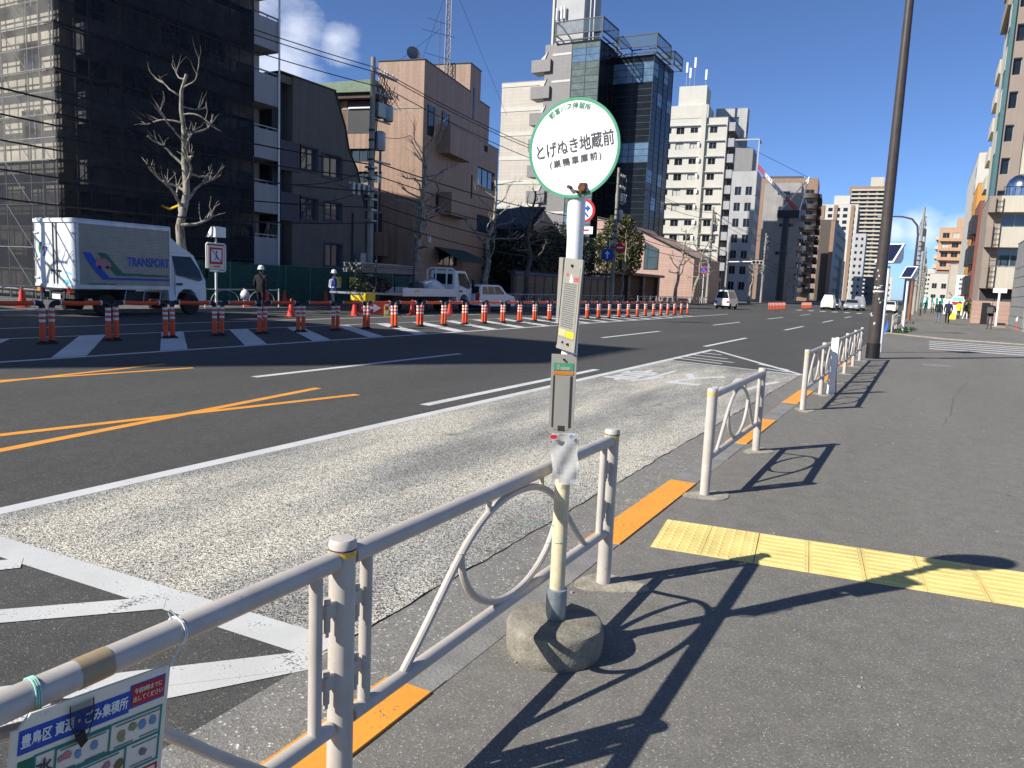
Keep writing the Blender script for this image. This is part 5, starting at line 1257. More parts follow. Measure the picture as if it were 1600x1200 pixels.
# printed marks on the rear doors
def rearmark(name, mat, poly, y=-0.013): m = MB(); m.prism(poly, 'y', y, y+0.004); return m.build(name, mat, tr, smooth=False)
rearmark('rear_mark_green', 'green_ink', [(-.75+.16*cos(a), 2.13+.2*sin(a)) for a in [radians(x) for x in range(80, 260, 15)]])
rearmark('rear_mark_pink', 'pic_pink', [(-.70, 2.05), (-.50, 2.05), (-.50, 2.16), (-.62, 2.2), (-.70, 2.16)], -0.017); rearmark('rear_mark_blue', 'blue_ink', [(-.68, 1.88), (-.56, 1.88), (-.40, 2.16), (-.48, 2.2)])
rearmark('yellow_sticker', 'yellow_sign', [(-.44, 1.48), (-.34, 1.48), (-.34, 1.60), (-.44, 1.60)]); rearmark('blue_sticker', M('sky_sticker', (0.2, 0.6, 0.75)), [(.35, 1.02), (.75, 1.0), (.75, 1.14), (.35, 1.16)]); rearmark('blue_sticker', 'sky_sticker', [(.5, 1.36), (.8, 1.3), (.8, 1.38), (.5, 1.44)])
# stripes and lettering on the ribbed side
def sidemark(name, mat, poly, x=HW-0.0035): m = MB(); m.prism(poly, 'x', x, x+0.004); return m.build(name, mat, tr, smooth=False)
sidemark('blue_stripe', 'blue_ink', [(0.20, 2.06), (0.46, 2.06), (0.62, 1.82), (0.80, 1.58), (1.07, 1.27), (3.34, 1.27), (3.34, 1.20), (0.85, 1.20), (0.62, 1.42), (0.42, 1.66), (0.28, 1.88)])
sidemark('green_stripe', 'green_ink', [(0.68, 2.06), (0.98, 2.06), (1.28, 1.72), (1.58, 1.42), (3.32, 1.39), (3.32, 1.33), (1.32, 1.34), (1.05, 1.62)])
sidemark('car_mark', 'pic_pink', [(0.62, 1.62), (1.14, 1.60), (1.16, 1.72), (1.08, 1.79), (0.96, 1.87), (0.66, 1.87), (0.62, 1.80)], HW)
for y in (0.75, 1.02): sidemark('car_mark_wheel', 'black', [(y+.055*cos(a), 1.60+.055*sin(a)) for a in [i*pi/6 for i in range(12)]], HW+0.003)
lt = obj('lettering', text_mesh('TRANSPORT', 0.40, 'blue_ink', 0.012, sx=0.82, ext=0.002), tr, (HW+0.0, 2.55, 1.80), (pi/2, 0, pi/2))
lt.scale = (0.87, 1, 1)
lt2 = obj('lettering', text_mesh('HOKUETSU VAN', 0.13, 'ink_grey', 0.002, ext=0.002), tr, (HW+0.0, 0.85, 1.02), (pi/2, 0, pi/2))
m = MB(); m.box(-.42, -.32, 0.0, 5.0, .55, .78); m.box(.32, .42, 0.0, 5.0, .55, .78); m.box(-.9, .9, 0.02, 0.14, .55, .74); m.box(-1.0, 1.0, 1.7, 2.6, .42, .8); m.build('chassis', 'chassis', tr, smooth=False)
m = MB(); 
for y in (1.75, 2.45, 3.1): m.tube([(1.02, y, .9), (1.05, y-.08, .7), (1.05, y-.1, .45)], 0.018, 6)
m.box(1.04, 1.07, 1.4, 3.2, .42, .47); m.build('side_guard', 'frame_alu', tr)
for s in (-1, 1):
    m = MB(); m.box(s*.8-.18, s*.8+.18, -0.05, -0.01, .74, .86); m.build('tail_light', 'lamp_red', tr); m = MB(); m.box(s*.8+s*.02, s*.8+s*.18, -0.056, -0.05, .74, .86); m.build('indicator', 'lamp_amber', tr)
    wheel(tr, s*.86, 1.05, .37, .24); wheel(tr, s*.90, 4.36, .37, .2)
m = MB(); m.box(-.22, .22, -0.03, -0.01, .52, .68); m.build('number_plate', 'sign_white', tr)
cab_over(tr, 3.48, 1.57, 2.22, 0.92, 'truck_white', 2.78)
# ---- flatbed truck
ft = thing('flatbed_truck', 'white flatbed works truck loaded with poles and rubble bags', 'truck', (-23.25, 27.3, ZR))
m = MB(); m.box(-.95, .95, 3.05, 7.9, .80, .92); m.box(.90, .95, 3.05, 7.9, .92, 1.20); m.box(-.95, -.90, 3.05, 7.9, .92, 1.20); m.build('bed', 'truck_white', ft, smooth=False)
m = MB(); m.box(-.95, .95, 0.0, 3.05, .86, .94); m.build('tail_lift', 'frame_alu', ft, smooth=False)
m = MB(); m.box(-.4, .4, 3.0, 9.2, .5, .78); m.build('chassis', 'chassis', ft, smooth=False)
m = MB(); m.tube([(.9, 7.75, .92), (.9, 7.75, 2.15), (.7, 7.75, 2.28), (-.7, 7.75, 2.28), (-.9, 7.75, 2.15), (-.9, 7.75, .92)], .05, 8); m.tube([(.35, 7.75, .92), (.35, 7.75, 2.26)], .04, 6); m.tube([(-.35, 7.75, .92), (-.35, 7.75, 2.26)], .04, 6); m.build('headboard', 'truck_white', ft)
cab_over(ft, 7.95, 1.5, 2.18, 0.90, 'truck_white')
m = MB(); m.box(-.6, .6, 7.93, 7.945, 1.45, 2.0); m.build('rear_window', 'glass_dark', ft)
m = MB(); m.box(.951, .955, 4.0, 4.4, 1.02, 1.10); m.build('plate_mark', 'yellow_sign', ft)
for s in (-1, 1):
    wheel(ft, s*.8, 4.9, .34, .22); wheel(ft, s*.85, 8.75, .34, .2)
# load
ld = thing('pole_stack', 'bundle of grey steel poles racked above the flatbed tail', 'poles', (-23.25, 27.4, ZR+.94))
pm = MB().cyl((0, 0, 0), (0, 4.7, 0), .05, n=8).mesh('pole', 'steel_grey')
for j in range(5):
    for i in range(8): obj('pole', pm, ld, (-.45+.13*i+rnd.uniform(-.02, .02), .4+rnd.uniform(-.35, .3), 0.95+.085*j+rnd.uniform(-.01, .01)))
m = MB()
for y in (1.2, 4.2):
    for x in (-.55, .62): m.box(x, x+.05, y, y+.06, 0, 1.5)
    m.box(-.55, .67, y, y+.05, .84, .89)
m.build('rack', 'steel_dark', ld, smooth=False)
def leaf_cloud(blobs, n, size, seed, flat=0.0):
    r = random.Random(seed); m = MB()
    tot = sum(b[3]*b[4]*b[5] for b in blobs)
    for bx, by, bz, rx, ry, rz_ in blobs:
        for _ in range(int(n*rx*ry*rz_/tot)):
            while True:
                p = Vector((r.uniform(-1, 1), r.uniform(-1, 1), r.uniform(-1, 1)))
                if 0.25 < p.length < 1: break
            p = p*(0.55+0.45*r.random()**0.4)/max(0.4, p.length) if r.random() < 0.6 else p
            q = Vector((bx+p.x*rx, by+p.y*ry, bz+p.z*rz_)); s = size*r.uniform(.6, 1.3)
            u = Vector((r.uniform(-1, 1), r.uniform(-1, 1), r.uniform(-.7, .7))).normalized(); w = u.cross(Vector((r.uniform(-1, 1), r.uniform(-1, 1), r.uniform(-1, 1)))).normalized()
            m.add([q-u*s, q+w*s*.45, q+u*s, q-w*s*.45], [(0, 1, 2, 3)])
    return m
m = leaf_cloud([(0, 1.6, .35, .7, 1.3, .45)], 900, .09, 3); cut = m.build('cut_branches', 'leaf_dark', None, (-23.25, 27.5, ZR+.9), smooth=False); tag(cut, 'heap of cut dark branches on the flatbed tail', 'branches')
bagv = MB(); bagv.lathe([(.0, 0), (.62, .02), (.68, .3), (.52, .58), (.25, .76), (0, .8)], 12); r2 = random.Random(2); bagv.v = [(x*r2.uniform(.8, 1.15), y*r2.uniform(.9, 1.7), z*r2.uniform(.8, 1.1)) for x, y, z in bagv.v]
tag(bagv.build('rubble_bag', 'cloth_white', None, (-23.1, 33.9, ZR+.92), ang=80), 'slumped white rubble bag in the flatbed', 'bag')
bagd = MB(); bagd.lathe([(.0, 0), (.4, .02), (.42, .25), (.3, .5), (0, .6)], 10); bagd.v = [(x*r2.uniform(.8, 1.15), y*r2.uniform(.9, 1.4), z*r2.uniform(.8, 1.1)) for x, y, z in bagd.v]
tag(bagd.build('rubble_bag', 'cloth_grey', None, (-23.1, 32.6, ZR+.92), ang=80), 'dark grey sack beside the white rubble bag', 'bag')
yt = MB(); yt.box(-.5, .5, -.25, .25, 0, .34); tag(yt.build('tool_box', 'yellow_sign', None, (-22.5, 27.6, 0.46)), 'yellow plastic box hung under the flatbed tail above the arrow board', 'box')

# ---- cars
CAR = {
 'wagon': (dict(L=4.2, W=1.68, H=1.50), [(0.0, .35), (0.02, .75), (0.10, .95), (0.32, 1.42), (0.5, 1.48), (2.35, 1.50), (2.65, 1.44), (3.2, .98), (4.05, .86), (4.2, .6), (4.18, .3), (3.75, .28), (3.62, .55), (3.35, .66), (3.05, .55), (2.92, .28), (1.2, .28), (1.06, .55), (.78, .66), (.5, .55), (.38, .30)],
          [[(.42, .98), (.50, 1.38), (1.0, 1.40), (1.0, .97)], [(1.08, .97), (1.08, 1.40), (1.75, 1.41), (1.75, .97)], [(1.84, .97), (1.84, 1.41), (2.42, 1.41), (2.85, 1.03), (2.85, .97)]], (.08, 1.0, .30, 1.38), (3.14, 1.02, 2.66, 1.42), (.78, 3.35)),
 'sedan': (dict(L=4.4, W=1.7, H=1.45), [(0.0, .35), (0.0, .8), (0.05, .95), (.85, 1.0), (1.35, 1.38), (1.6, 1.44), (2.4, 1.45), (2.7, 1.38), (3.3, .98), (4.3, .80), (4.4, .55), (4.38, .3), (3.9, .28), (3.78, .54), (3.5, .64), (3.22, .54), (3.1, .28), (1.3, .28), (1.18, .54), (.9, .64), (.62, .54), (.5, .3)],
          [[(1.15, 1.0), (1.45, 1.34), (1.85, 1.38), (1.85, .99)], [(1.93, .99), (1.93, 1.38), (2.55, 1.36), (3.02, 1.02)]], (.95, 1.04, 1.36, 1.37), (3.24, 1.02, 2.72, 1.37), (.9, 3.5)),
 'van': (dict(L=3.4, W=1.48, H=1.9), [(0.0, .35), (0.0, .95), (0.06, 1.0), (0.16, 1.80), (.3, 1.88), (2.5, 1.9), (2.75, 1.82), (3.2, 1.10), (3.38, .95), (3.4, .35), (3.25, .28), (3.08, .5), (2.85, .6), (2.62, .5), (2.5, .28), (.95, .28), (.82, .5), (.6, .6), (.38, .5), (.25, .3)],
         [[(.28, 1.08), (.3, 1.72), (1.05, 1.74), (1.05, 1.08)], [(1.13, 1.08), (1.13, 1.74), (1.9, 1.75), (1.9, 1.08)], [(1.98, 1.08), (1.98, 1.75), (2.58, 1.74), (2.98, 1.12)]], (.06, 1.08, .15, 1.72), (3.14, 1.15, 2.76, 1.76), (.6, 2.85)),
}
_car = {}
def car(kind, loc, rz, color, label, group=None):
    if (kind, color) in _car: return dup(_car[(kind, color)], loc, rz, label, group)
    dm, prof, panes, rear, frontw, wh = CAR[kind]; w = dm['W']/2
    belt = .98 if kind != 'van' else 1.02
    f = lambda z: w-.03*(abs(z-.6)/.4)**2 if z < belt else w-.03-(z-belt)*.30
    r = thing(kind + '_car', label, 'car', loc, rz, group)
    m = MB(); body_loft(m, prof, f); m.build('body', color, r, ang=30)
    side_panes(r, panes, f)
    for nm, (y0, z0, y1, z1), s in (('rear_window', rear, -1), ('windscreen', frontw, 1)):
        m = MB(); e = s*.015; pts = [(-f(z0)+.08, y0+e, z0), (f(z0)-.08, y0+e, z0), (f(z1)-.08, y1+e, z1+.01), (-f(z1)+.08, y1+e, z1+.01)]
        m.add(pts, [(0, 1, 2, 3)] if s < 0 else [(3, 2, 1, 0)]); m.build(nm, 'glass_dark', r, smooth=False)
    L = dm['L']
    for s in (-1, 1):
        m = MB(); m.box(s*(w-.16)-.11, s*(w-.16)+.11, -.02, .05, .62, .80 if kind != 'wagon' else 1.05); m.build('tail_light', 'lamp_red', r)
        m = MB(); m.box(s*(w-.22)-.16, s*(w-.22)+.16, L-.12, L+.005, .60, .76); m.build('headlight', 'lamp_clear', r)
        for y in wh: wheel(r, s*(w-.10), y, .29, .17)
    m = MB(); m.box(-.2, .2, L, L+.02, .40, .50); m.build('front_plate', 'yellow_sign' if kind == 'van' else 'sign_white', r)
    m = MB(); m.box(-.2, .2, -.03, -.01, .45, .56); m.build('rear_plate', 'yellow_sign' if kind == 'van' else 'sign_white', r)
    m = MB(); m.box(-w*.6, w*.6, L-.02, L+.012, .34, .40); m.build('grille', 'black', r)
    m = MB(); m.box(-w+.1, w-.1, .3, L-.3, .15, .3); m.build('underbody', 'chassis', r)
    _car[(kind, color)] = r; return r
M('car_white', (0.76, 0.76, 0.75), 0.2, var=0.03); M('car_silver', (0.42, 0.43, 0.44), 0.22, 0.5, var=0.03); M('car_dark', (0.02, 0.022, 0.03), 0.15, var=0.03)
car('wagon', (-22.75, 36.95, ZR), radians(0), 'car_white', 'white station wagon parked in front of the flatbed truck')
car('van', (-18.0, 77.5, ZR), radians(-2), 'car_white', 'small white van driving away past the far delineators')
car('van', (-11.0, 106.5, ZR), pi, 'car_white', 'small white van with yellow plate waiting at the crossing')
car('sedan', (-8.6, 111.5, ZR), pi, 'car_silver', 'silver saloon waiting beside the white van at the crossing')
car('van', (-8.3, 118.0, ZR), pi, 'car_silver', 'silver minivan queuing behind the silver saloon')
car('sedan', (-4.2, 108.5, ZR), pi, 'car_white', 'white saloon stopped in the kerb lane by the far guard rail')
car('sedan', (-11.2, 114.5, ZR), pi, 'car_dark', 'dark saloon queuing behind the white van')
car('wagon', (-4.4, 120, ZR), pi, 'car_dark', 'dark estate car behind the white saloon in the kerb lane')
car('sedan', (-27.8, 13.6, 0.0), radians(180), 'car_dark', 'black saloon parked on the forecourt behind the box truck')

# ================================================================ orange median delineators
def delineator():
    r = thing('delineator_barrier', 'x', 'barrier', (0, 0, ZR))
    LEN = 1.24
    for y in (0.0, LEN):
        p = MB(); p.lathe([(.058, .05), (.058, .76), (.055, .765)], 12); po = p.build('post', 'orange_plastic', r, (0, y, 0))
        for z in (.46, .575, .69):
            k = MB(); k.lathe([(.0595, z), (.0595, z+.055)], 12); k.build('reflective_band', 'reflective_white', po)
        k = MB(); k.lathe([(.13, 0), (.12, .03), (.07, .05), (.062, .075)], 12); k.build('foot', 'rubber', po)
    s = 1
    for y, d in ((0.0, 1), (LEN, -1)):
        k = MB(); k.tube([(0, y, .75), (0, y+d*.01, .80), (0, y+d*.05, .84), (0, y+d*.11, .85), (0, y+d*.16, .85)], .058, 10); k.build('elbow', 'black', r)
        k = MB(); k.tube([(0, y+d*.155, .85), (0, y+d*.19, .85)], .056, 10); k.build('collar', 'reflective_white', r)
    k = MB(); k.tube([(0, .185, .85), (0, .6, .835), (0, LEN-.185, .85)], .05, 10); k.build('bar', 'orange_plastic', r)
    return r
dl = delineator(); first = True
dlab = 'orange and white bar delineator on the hatched median'
for k in range(-2, 31):
    y = 9.56+1.43*k; x = -15.98+(y-9.5)*(1.15/44.5)
    o = dl if first else dup(dl)
    first = False; o.location = (x+rnd.uniform(-.01, .01), y, ZR); o.rotation_euler = (rnd.uniform(-.006, .006), rnd.uniform(-.03, .03), -0.026+rnd.uniform(-.02, .02)); o['label'] = dlab; o['group'] = 'bar delineators along the hatched median'
pp = thing('delineator_post', 'x', 'barrier', (0, 0, 0))
part(pp, 'post', 'orange_plastic', lambda m: m.lathe([(.045, .04), (.045, .8), (.04, .82)], 8), smooth=True)
for z in (.5, .66): part(pp, 'reflective_band', 'reflective_white', lambda m: m.lathe([(.047, z), (.047, z+.07)], 8), smooth=True)
part(pp, 'foot', 'rubber', lambda m: m.lathe([(.1, 0), (.05, .05)], 8), smooth=True)
first = True
for (x0, y0, n, lb, gr) in ((-14.6, 84, 12, 'orange delineator post in the first far cluster beyond the crossing van', 'first far cluster of delineators'), (-13.9, 103, 10, 'orange delineator post in the farthest cluster beside the waiting van', 'farthest cluster of delineators')):
    for i in range(n):
        o = pp if first else dup(pp)
        first = False; o.location = (x0+.02*i, y0+0.8*i, ZR); o['label'] = lb; o['group'] = gr

# ================================================================ cones and construction boards
cm = MB(); cm.lathe([(.17, .03), (.16, .035), (.035, .70), (.03, .70)], 14)
cone_b = MB().box(-.19, .19, -.19, .19, 0, .03).mesh('cone_base', 'cone_red', False)
cmm = cm.mesh('cone_body', 'cone_red')
bandm = MB().lathe([(.118, .24), (.092, .36)], 14).mesh('cone_band', 'reflective_white'); bandm2 = MB().lathe([(.078, .42), (.055, .53)], 14).mesh('cone_band', 'reflective_white')
def cone(x, y, z, label, band=False, group=None):
    c = thing('traffic_cone', label, 'cone', (x, y, z), rnd.uniform(0, 1.5), group); obj('cone_body', cmm, c); obj('cone_base', cone_b, c)
    if band: obj('cone_band', bandm, c); obj('cone_band', bandm2, c)
for x, y, lb in ((-26.6, 24.6, 'by the solar sign post'), ): cone(x, y, .02, 'striped red and white cone ' + lb, True)
for i, (x, y) in enumerate(((-27.0, 26.2), (-27.2, 27.5), (-27.3, 30.5), (-27.4, 33.8), (-27.4, 36.0), (-27.2, 40.0))): cone(x, y, .02, 'plain red cone on the far pavement before the green fence', False, 'plain cones before the green fence')
for i, (x, y) in enumerate(((-21.6, 22.2), (-21.3, 25.6), (-20.9, 29.2), (-20.4, 31.6), (-20.6, 35.6), (-20.4, 38.8), (-20.2, 44.0))): cone(x, y, ZR, 'plain red cone on the road along the works vehicles', False, 'plain cones along the works vehicles')
cone(-27.2, 15.3, .02, 'striped cone standing behind the box truck', True)
ab = thing('arrow_board', 'red board with a white arrow and checked end behind the delineators', 'sign', (-20.9, 26.2, ZR), radians(-38))
part(ab, 'board', 'cone_red', lambda m: m.box(-.02, .02, -.52, .52, .10, .60))
part(ab, 'arrow', 'reflective_white', lambda m: m.prism([(-.42, .29), (.10, .29), (.10, .17), (.42, .35), (.10, .53), (.10, .41), (-.42, .41)], 'x', .021, .026))
part(ab, 'stand', 'yellow_sign', lambda m: (m.box(-.05, .05, .56, .92, .0, .64)))
for i in range(3):
    for j in range(2): part(ab, 'check', 'cone_red' if (i+j) % 2 else 'reflective_white', lambda m: m.box(.051, .056, .60+.15*j, .74+.15*j, .1+.17*i, .26+.17*i))
sp = thing('solar_sign', 'white framed works sign with red bordered panel and solar box on top', 'sign', (-25.5, 22.0, 0))
part(sp, 'post', 'rail_white', lambda m: m.cyl((0, 0, 0), (0, 0, 1.45), .045, n=10), smooth=True)
part(sp, 'frame', 'rail_white', lambda m: m.tube([(0, -.42, 1.5), (0, -.47, 1.55), (0, -.47, 2.55), (0, -.42, 2.6), (0, .42, 2.6), (0, .47, 2.55), (0, .47, 1.55), (0, .42, 1.5)], .035, 8, closed=True), smooth=True)
part(sp, 'panel', 'sign_board', lambda m: m.box(-.01, .012, -.40, .40, 1.56, 2.52)); part(sp, 'red_border', 'red_ink', lambda m: m.box(.013, .018, -.32, .32, 1.78, 2.44)); part(sp, 'white_field', 'sign_white', lambda m: m.box(.019, .024, -.25, .25, 1.88, 2.36))
part(sp, 'walking_figure', 'blue_ink', lambda m: (m.prism([(-.04, 2.05), (.05, 2.05), (.04, 2.2), (-.02, 2.2)], 'x', .025, .028), m.prism([(.05*cos(a)+.01, 2.26+.05*sin(a)) for a in [i*pi/5 for i in range(10)]], 'x', .025, .028), m.prism([(-.04, 2.05), (.0, 2.05), (-.08, 1.92), (-.11, 1.93)], 'x', .025, .028), m.prism([(.0, 2.05), (.05, 2.05), (.1, 1.92), (.06, 1.92)], 'x', .025, .028)))
part(sp, 'bar', 'red_ink', lambda m: m.prism([(-.25, 2.33), (-.22, 2.36), (.25, 1.91), (.22, 1.88)], 'x', .029, .031)); part(sp, 'red_line', 'red_ink', lambda m: m.box(.013, .018, -.12, .2, 1.66, 1.71))
part(sp, 'solar_box', 'rail_white', lambda m: (m.cyl((0, 0, 2.6), (0, 0, 2.85), .04, n=8), m.prism([(-.28, 2.85), (.28, 2.85), (.28, 3.25), (.05, 3.28)], 'y', -.26, .26)))
# green mesh fence of the building site
gf = thing('site_fence', 'green mesh panel fence in front of the netted block and grey building', 'fence', (-29.2, 20.6, 0))
fp = MB().box(-.01, .01, 0.03, 1.77, .1, 1.9).mesh('mesh_panel', 'net_green', False); ff = MB(); ff.tube([(0, .02, .05), (0, .02, 1.93), (0, 1.78, 1.93), (0, 1.78, .05)], .025, 6, closed=True); ffm = ff.mesh('panel_frame', 'teal_ink')
for i in range(11): q = obj('panel_frame', ffm, gf, (0, 1.8*i, 0)); obj('mesh_panel', fp, q)
for y, lb in ((12.9, 'first'), (14.2, 'second'), (15.5, 'third')):
    o = part(None, 'warning_sign', 'yellow_sign', lambda m: m.box(0, .02, -.3, .3, 0, .62)); o.location = (-29.14, 20.6+y, .85); tag(o, 'yellow warning sign with red marks on the green site fence', 'sign', 'yellow signs on the site fence')
    k = MB(); k.box(.021, .024, -.2, -.03, .32, .38); k.box(.021, .024, -.2, -.03, .2, .26); k.box(.021, .024, -.13, -.09, .14, .5); k.box(.021, .024, .03, .2, .4, .46); k.box(.021, .024, .05, .18, .22, .28); k.box(.021, .024, .09, .13, .14, .5); km = k.build('red_marks', 'red_ink', o, smooth=False)
# far guard rails along the other kerb
def far_rail(label, y0, n):
    r = thing('guard_rail', label, 'guard rail', (-25.55, y0, 0))
    for i in range(n+1): obj('post', post_me, r, (0, 2*i, 0))
    F = lambda y, z: (0, y, z)
    for i in range(n):
        m = MB(); m.tube([F(.05, .77), F(1.95, .77)], .028, 6); m.build('top_rail', 'rail_paint', r, (0, 2*i, 0))
        m = MB(); m.tube([F(.05, .28), F(1.95, .28)], .022, 6); m.build('bottom_rail', 'rail_paint', r, (0, 2*i, 0))
        m = MB(); m.tube(arc(1.0, .30, .72, .44, 0, 180, 12, F), .014, 5); m.build('arch', 'rail_paint', r, (0, 2*i, 0))
    return r
far_rail('guard rail at the far kerb behind the box truck', 9.0, 3); far_rail('guard rail at the far kerb by the solar sign', 21.5, 2); far_rail('long guard rail at the far kerb before the garden wall', 46.0, 12); far_rail('guard rail at the far kerb before the garages', 74.0, 14)

# ================================================================ poles, wires, lamps, signs
def utility_pole(label, x, y, H, trans=True, seed=0):
    r = thing('utility_pole', label, 'utility pole', (x, y, 0)); q = random.Random(seed)
    part(r, 'shaft', 'pole_concrete', lambda m: m.tube([(0, 0, 0), (0, 0, H)], [.20, .12], 14), smooth=True)
    for z, l in ((H-.7, 2.0), (H-1.7, 1.7)):
        part(r, 'crossarm', 'galvanised', lambda m: m.box(-.06, .06, -.1, l, z-.05, z+.05))
        for i in range(4): part(r, 'insulator', 'insulator', lambda m: m.lathe([(.03, 0), (.07, .05), (.04, .1), (.07, .15), (.03, .22)], 8, c=(0, .2+l*.25*i, z+.05)), smooth=True)
    if trans:
        part(r, 'transformer', 'frame_alu', lambda m: m.lathe([(.28, 0), (.30, .05), (.30, .9), (.2, .98)], 14, c=(.1, .55, H-4.6)), smooth=True)
        part(r, 'switch_box', 'galvanised', lambda m: m.box(-.25, .25, .2, .9, H-2.9, H-2.2))
        part(r, 'bracket', 'galvanised', lambda m: (m.box(-.05, .05, 0, 1.6, H-5.2, H-5.12), m.box(-.05, .05, -1.8, 0, H-6.6, H-6.5)))
        for i in range(5): part(r, 'jumper_cable', 'wire_black', lambda m: m.tube([(q.uniform(-.1, .1), q.uniform(.2, 1.6), H-.6), (q.uniform(-.3, .3), q.uniform(.3, 1.8), H-1.8), (0.1, q.uniform(0, .6), H-3.2), (.13, .05, H-5.5)], .018, 5), smooth=True)
        for i in range(12): 
            cy, cz, cx = q.uniform(.15, 1.9), H-q.uniform(.7, 3.0), q.uniform(-.35, .35)
            part(r, 'insulator', 'insulator', lambda m: m.lathe([(.03, 0), (.07, .04), (.04, .09), (.075, .13), (.04, .18), (.03, .24)], 7, c=(cx, cy, cz)), smooth=True)
        for i in range(7): part(r, 'jumper_cable', 'wire_black', lambda m: m.tube([(q.uniform(-.3, .3), q.uniform(.2, 1.9), H-q.uniform(.6, 1.6)), (q.uniform(-.5, .5), q.uniform(.6, 2.2), H-q.uniform(1.4, 2.8)), (q.uniform(-.2, .2), q.uniform(.1, 1.5), H-q.uniform(1.2, 3.4))], .02, 5), smooth=True)
        part(r, 'transformer', 'galvanised', lambda m: m.lathe([(.24, 0), (.27, .05), (.27, .75), (.16, .85)], 12, c=(.15, 1.15, H-3.0)), smooth=True)
        part(r, 'bracket', 'galvanised', lambda m: (m.box(-.05, .05, 0, 1.5, H-3.1, H-3.02)))
        for i in range(8): part(r, 'cable_tie', 'steel_dark', lambda m: m.lathe([(.235-.012*(H-7+i*.5)/1.6, H-7.2+i*.5), (.24-.012*(H-7+i*.5)/1.6, H-7.1+i*.5)], 10), smooth=True)
        for i in range(6): part(r, 'clamp', 'galvanised', lambda m: m.box(-.24, .24, -.24, .24, H-5.6-i*.55, H-5.5-i*.55))
        for i in range(4): part(r, 'cable_box', 'galvanised', lambda m: m.box(-.1, .12, -1.6+i*.4, -1.4+i*.4, H-6.9+q.uniform(-.2, .2), H-6.5))
    part(r, 'wrap', 'board_grey', lambda m: m.lathe([(.205, .3), (.2, 2.0)], 14), smooth=True)
    return r
utility_pole('concrete utility pole with transformers rising behind the flatbed truck', -26.5, 33.0, 12.8, True, 1)
utility_pole('dark utility pole beside the evergreen tree and traffic signs', -25.6, 66.8, 12.2, True, 2)
utility_pole('slim utility pole in front of the cream apartment block', -25.6, 101.5, 12.4, True, 3)
utility_pole('far utility pole before the grey frame block', -25.8, 140, 12, True, 4)
utility_pole('far utility pole before the raw concrete block', -25.8, 180, 12, True, 5)
utility_pole('utility pole of the near row behind the netted block', -26.5, -2.0, 12.8, False, 6)
for i, y in enumerate((95, 128, 165, 205, 250)): o = utility_pole('grey utility pole in the row along the right pavement', -1.3, y, 11.5, i % 2 == 0, 10+i); o['group'] = 'utility poles of the right pavement'
def wire(name, a, b, sag, r=0.022, label='', group=None):
    a, b = Vector(a), Vector(b); pts = []
    for i in range(17):
        t = i/16; p = a.lerp(b, t); p.z -= sag*4*t*(1-t); pts.append(p)
    m = MB(); m.tube(pts, r, 5); return tag(m.build(name, 'wire_black'), label, 'cable', group)
PY = [(-26.5, -2.0, 12.8), (-26.5, 33.0, 12.8), (-25.6, 66.8, 12.2), (-25.6, 101.5, 12.4), (-25.8, 140, 12), (-25.8, 180, 12)]
SPAN = ['before the netted block', 'above the garden evergreens', 'in front of the pink house', 'beyond the cream apartments', 'before the concrete block']
for i in range(5):
    (x0, y0, h0), (x1, y1, h1) = PY[i], PY[i+1]
    for k, (dx, dz) in enumerate(((.0, -.45), (.5, -.75), (1.0, -1.5))):
        wire('power_line', (x0+dx*.5, y0+.3+k*.3, h0+dz), (x1+dx*.5, y1+.3, h1+dz), .75, .024, 'black power line strung high ' + SPAN[i], 'power lines ' + SPAN[i])
    for k, z in enumerate((7.6, 6.9, 6.2, 5.4, 4.6)[:5 if i < 2 else 3]):
        wire('telephone_cable', (x0+.1*k, y0, z), (x1+.1*k, y1, z-.2), .55+.12*k, .03 if k else .035, 'black telephone cable strung low ' + SPAN[i], 'telephone cables ' + SPAN[i])
for k, (p, q) in enumerate((((-26.5, 33, 7.2), (-31.0, 31.2, 6.3)), ((-26.5, 33, 6.8), (-31.0, 35.6, 6.8)), ((-26.5, 33, 6.2), (-31, 30.8, 5.2)), ((-26.5, 33, 9.0), (-33.0, 46, 11.8)))): wire('service_drop', p, q, .35, .018, 'thin service cable from the utility pole to a house wall', 'service drops of the utility pole')
for k, (p, q) in enumerate((((-34.4, 51.8, 24), (-32.5, 45.5, 16.1)), ((-34.4, 51.8, 24.5), (-33, 59, 15.6)), ((-33.0, 48.6, 19.5), (-33.5, 44.2, 16.1)))): wire('guy_wire', p, q, .05, .012, 'thin guy wire staying the mast on the pink roof', 'guy wires of the roof mast')
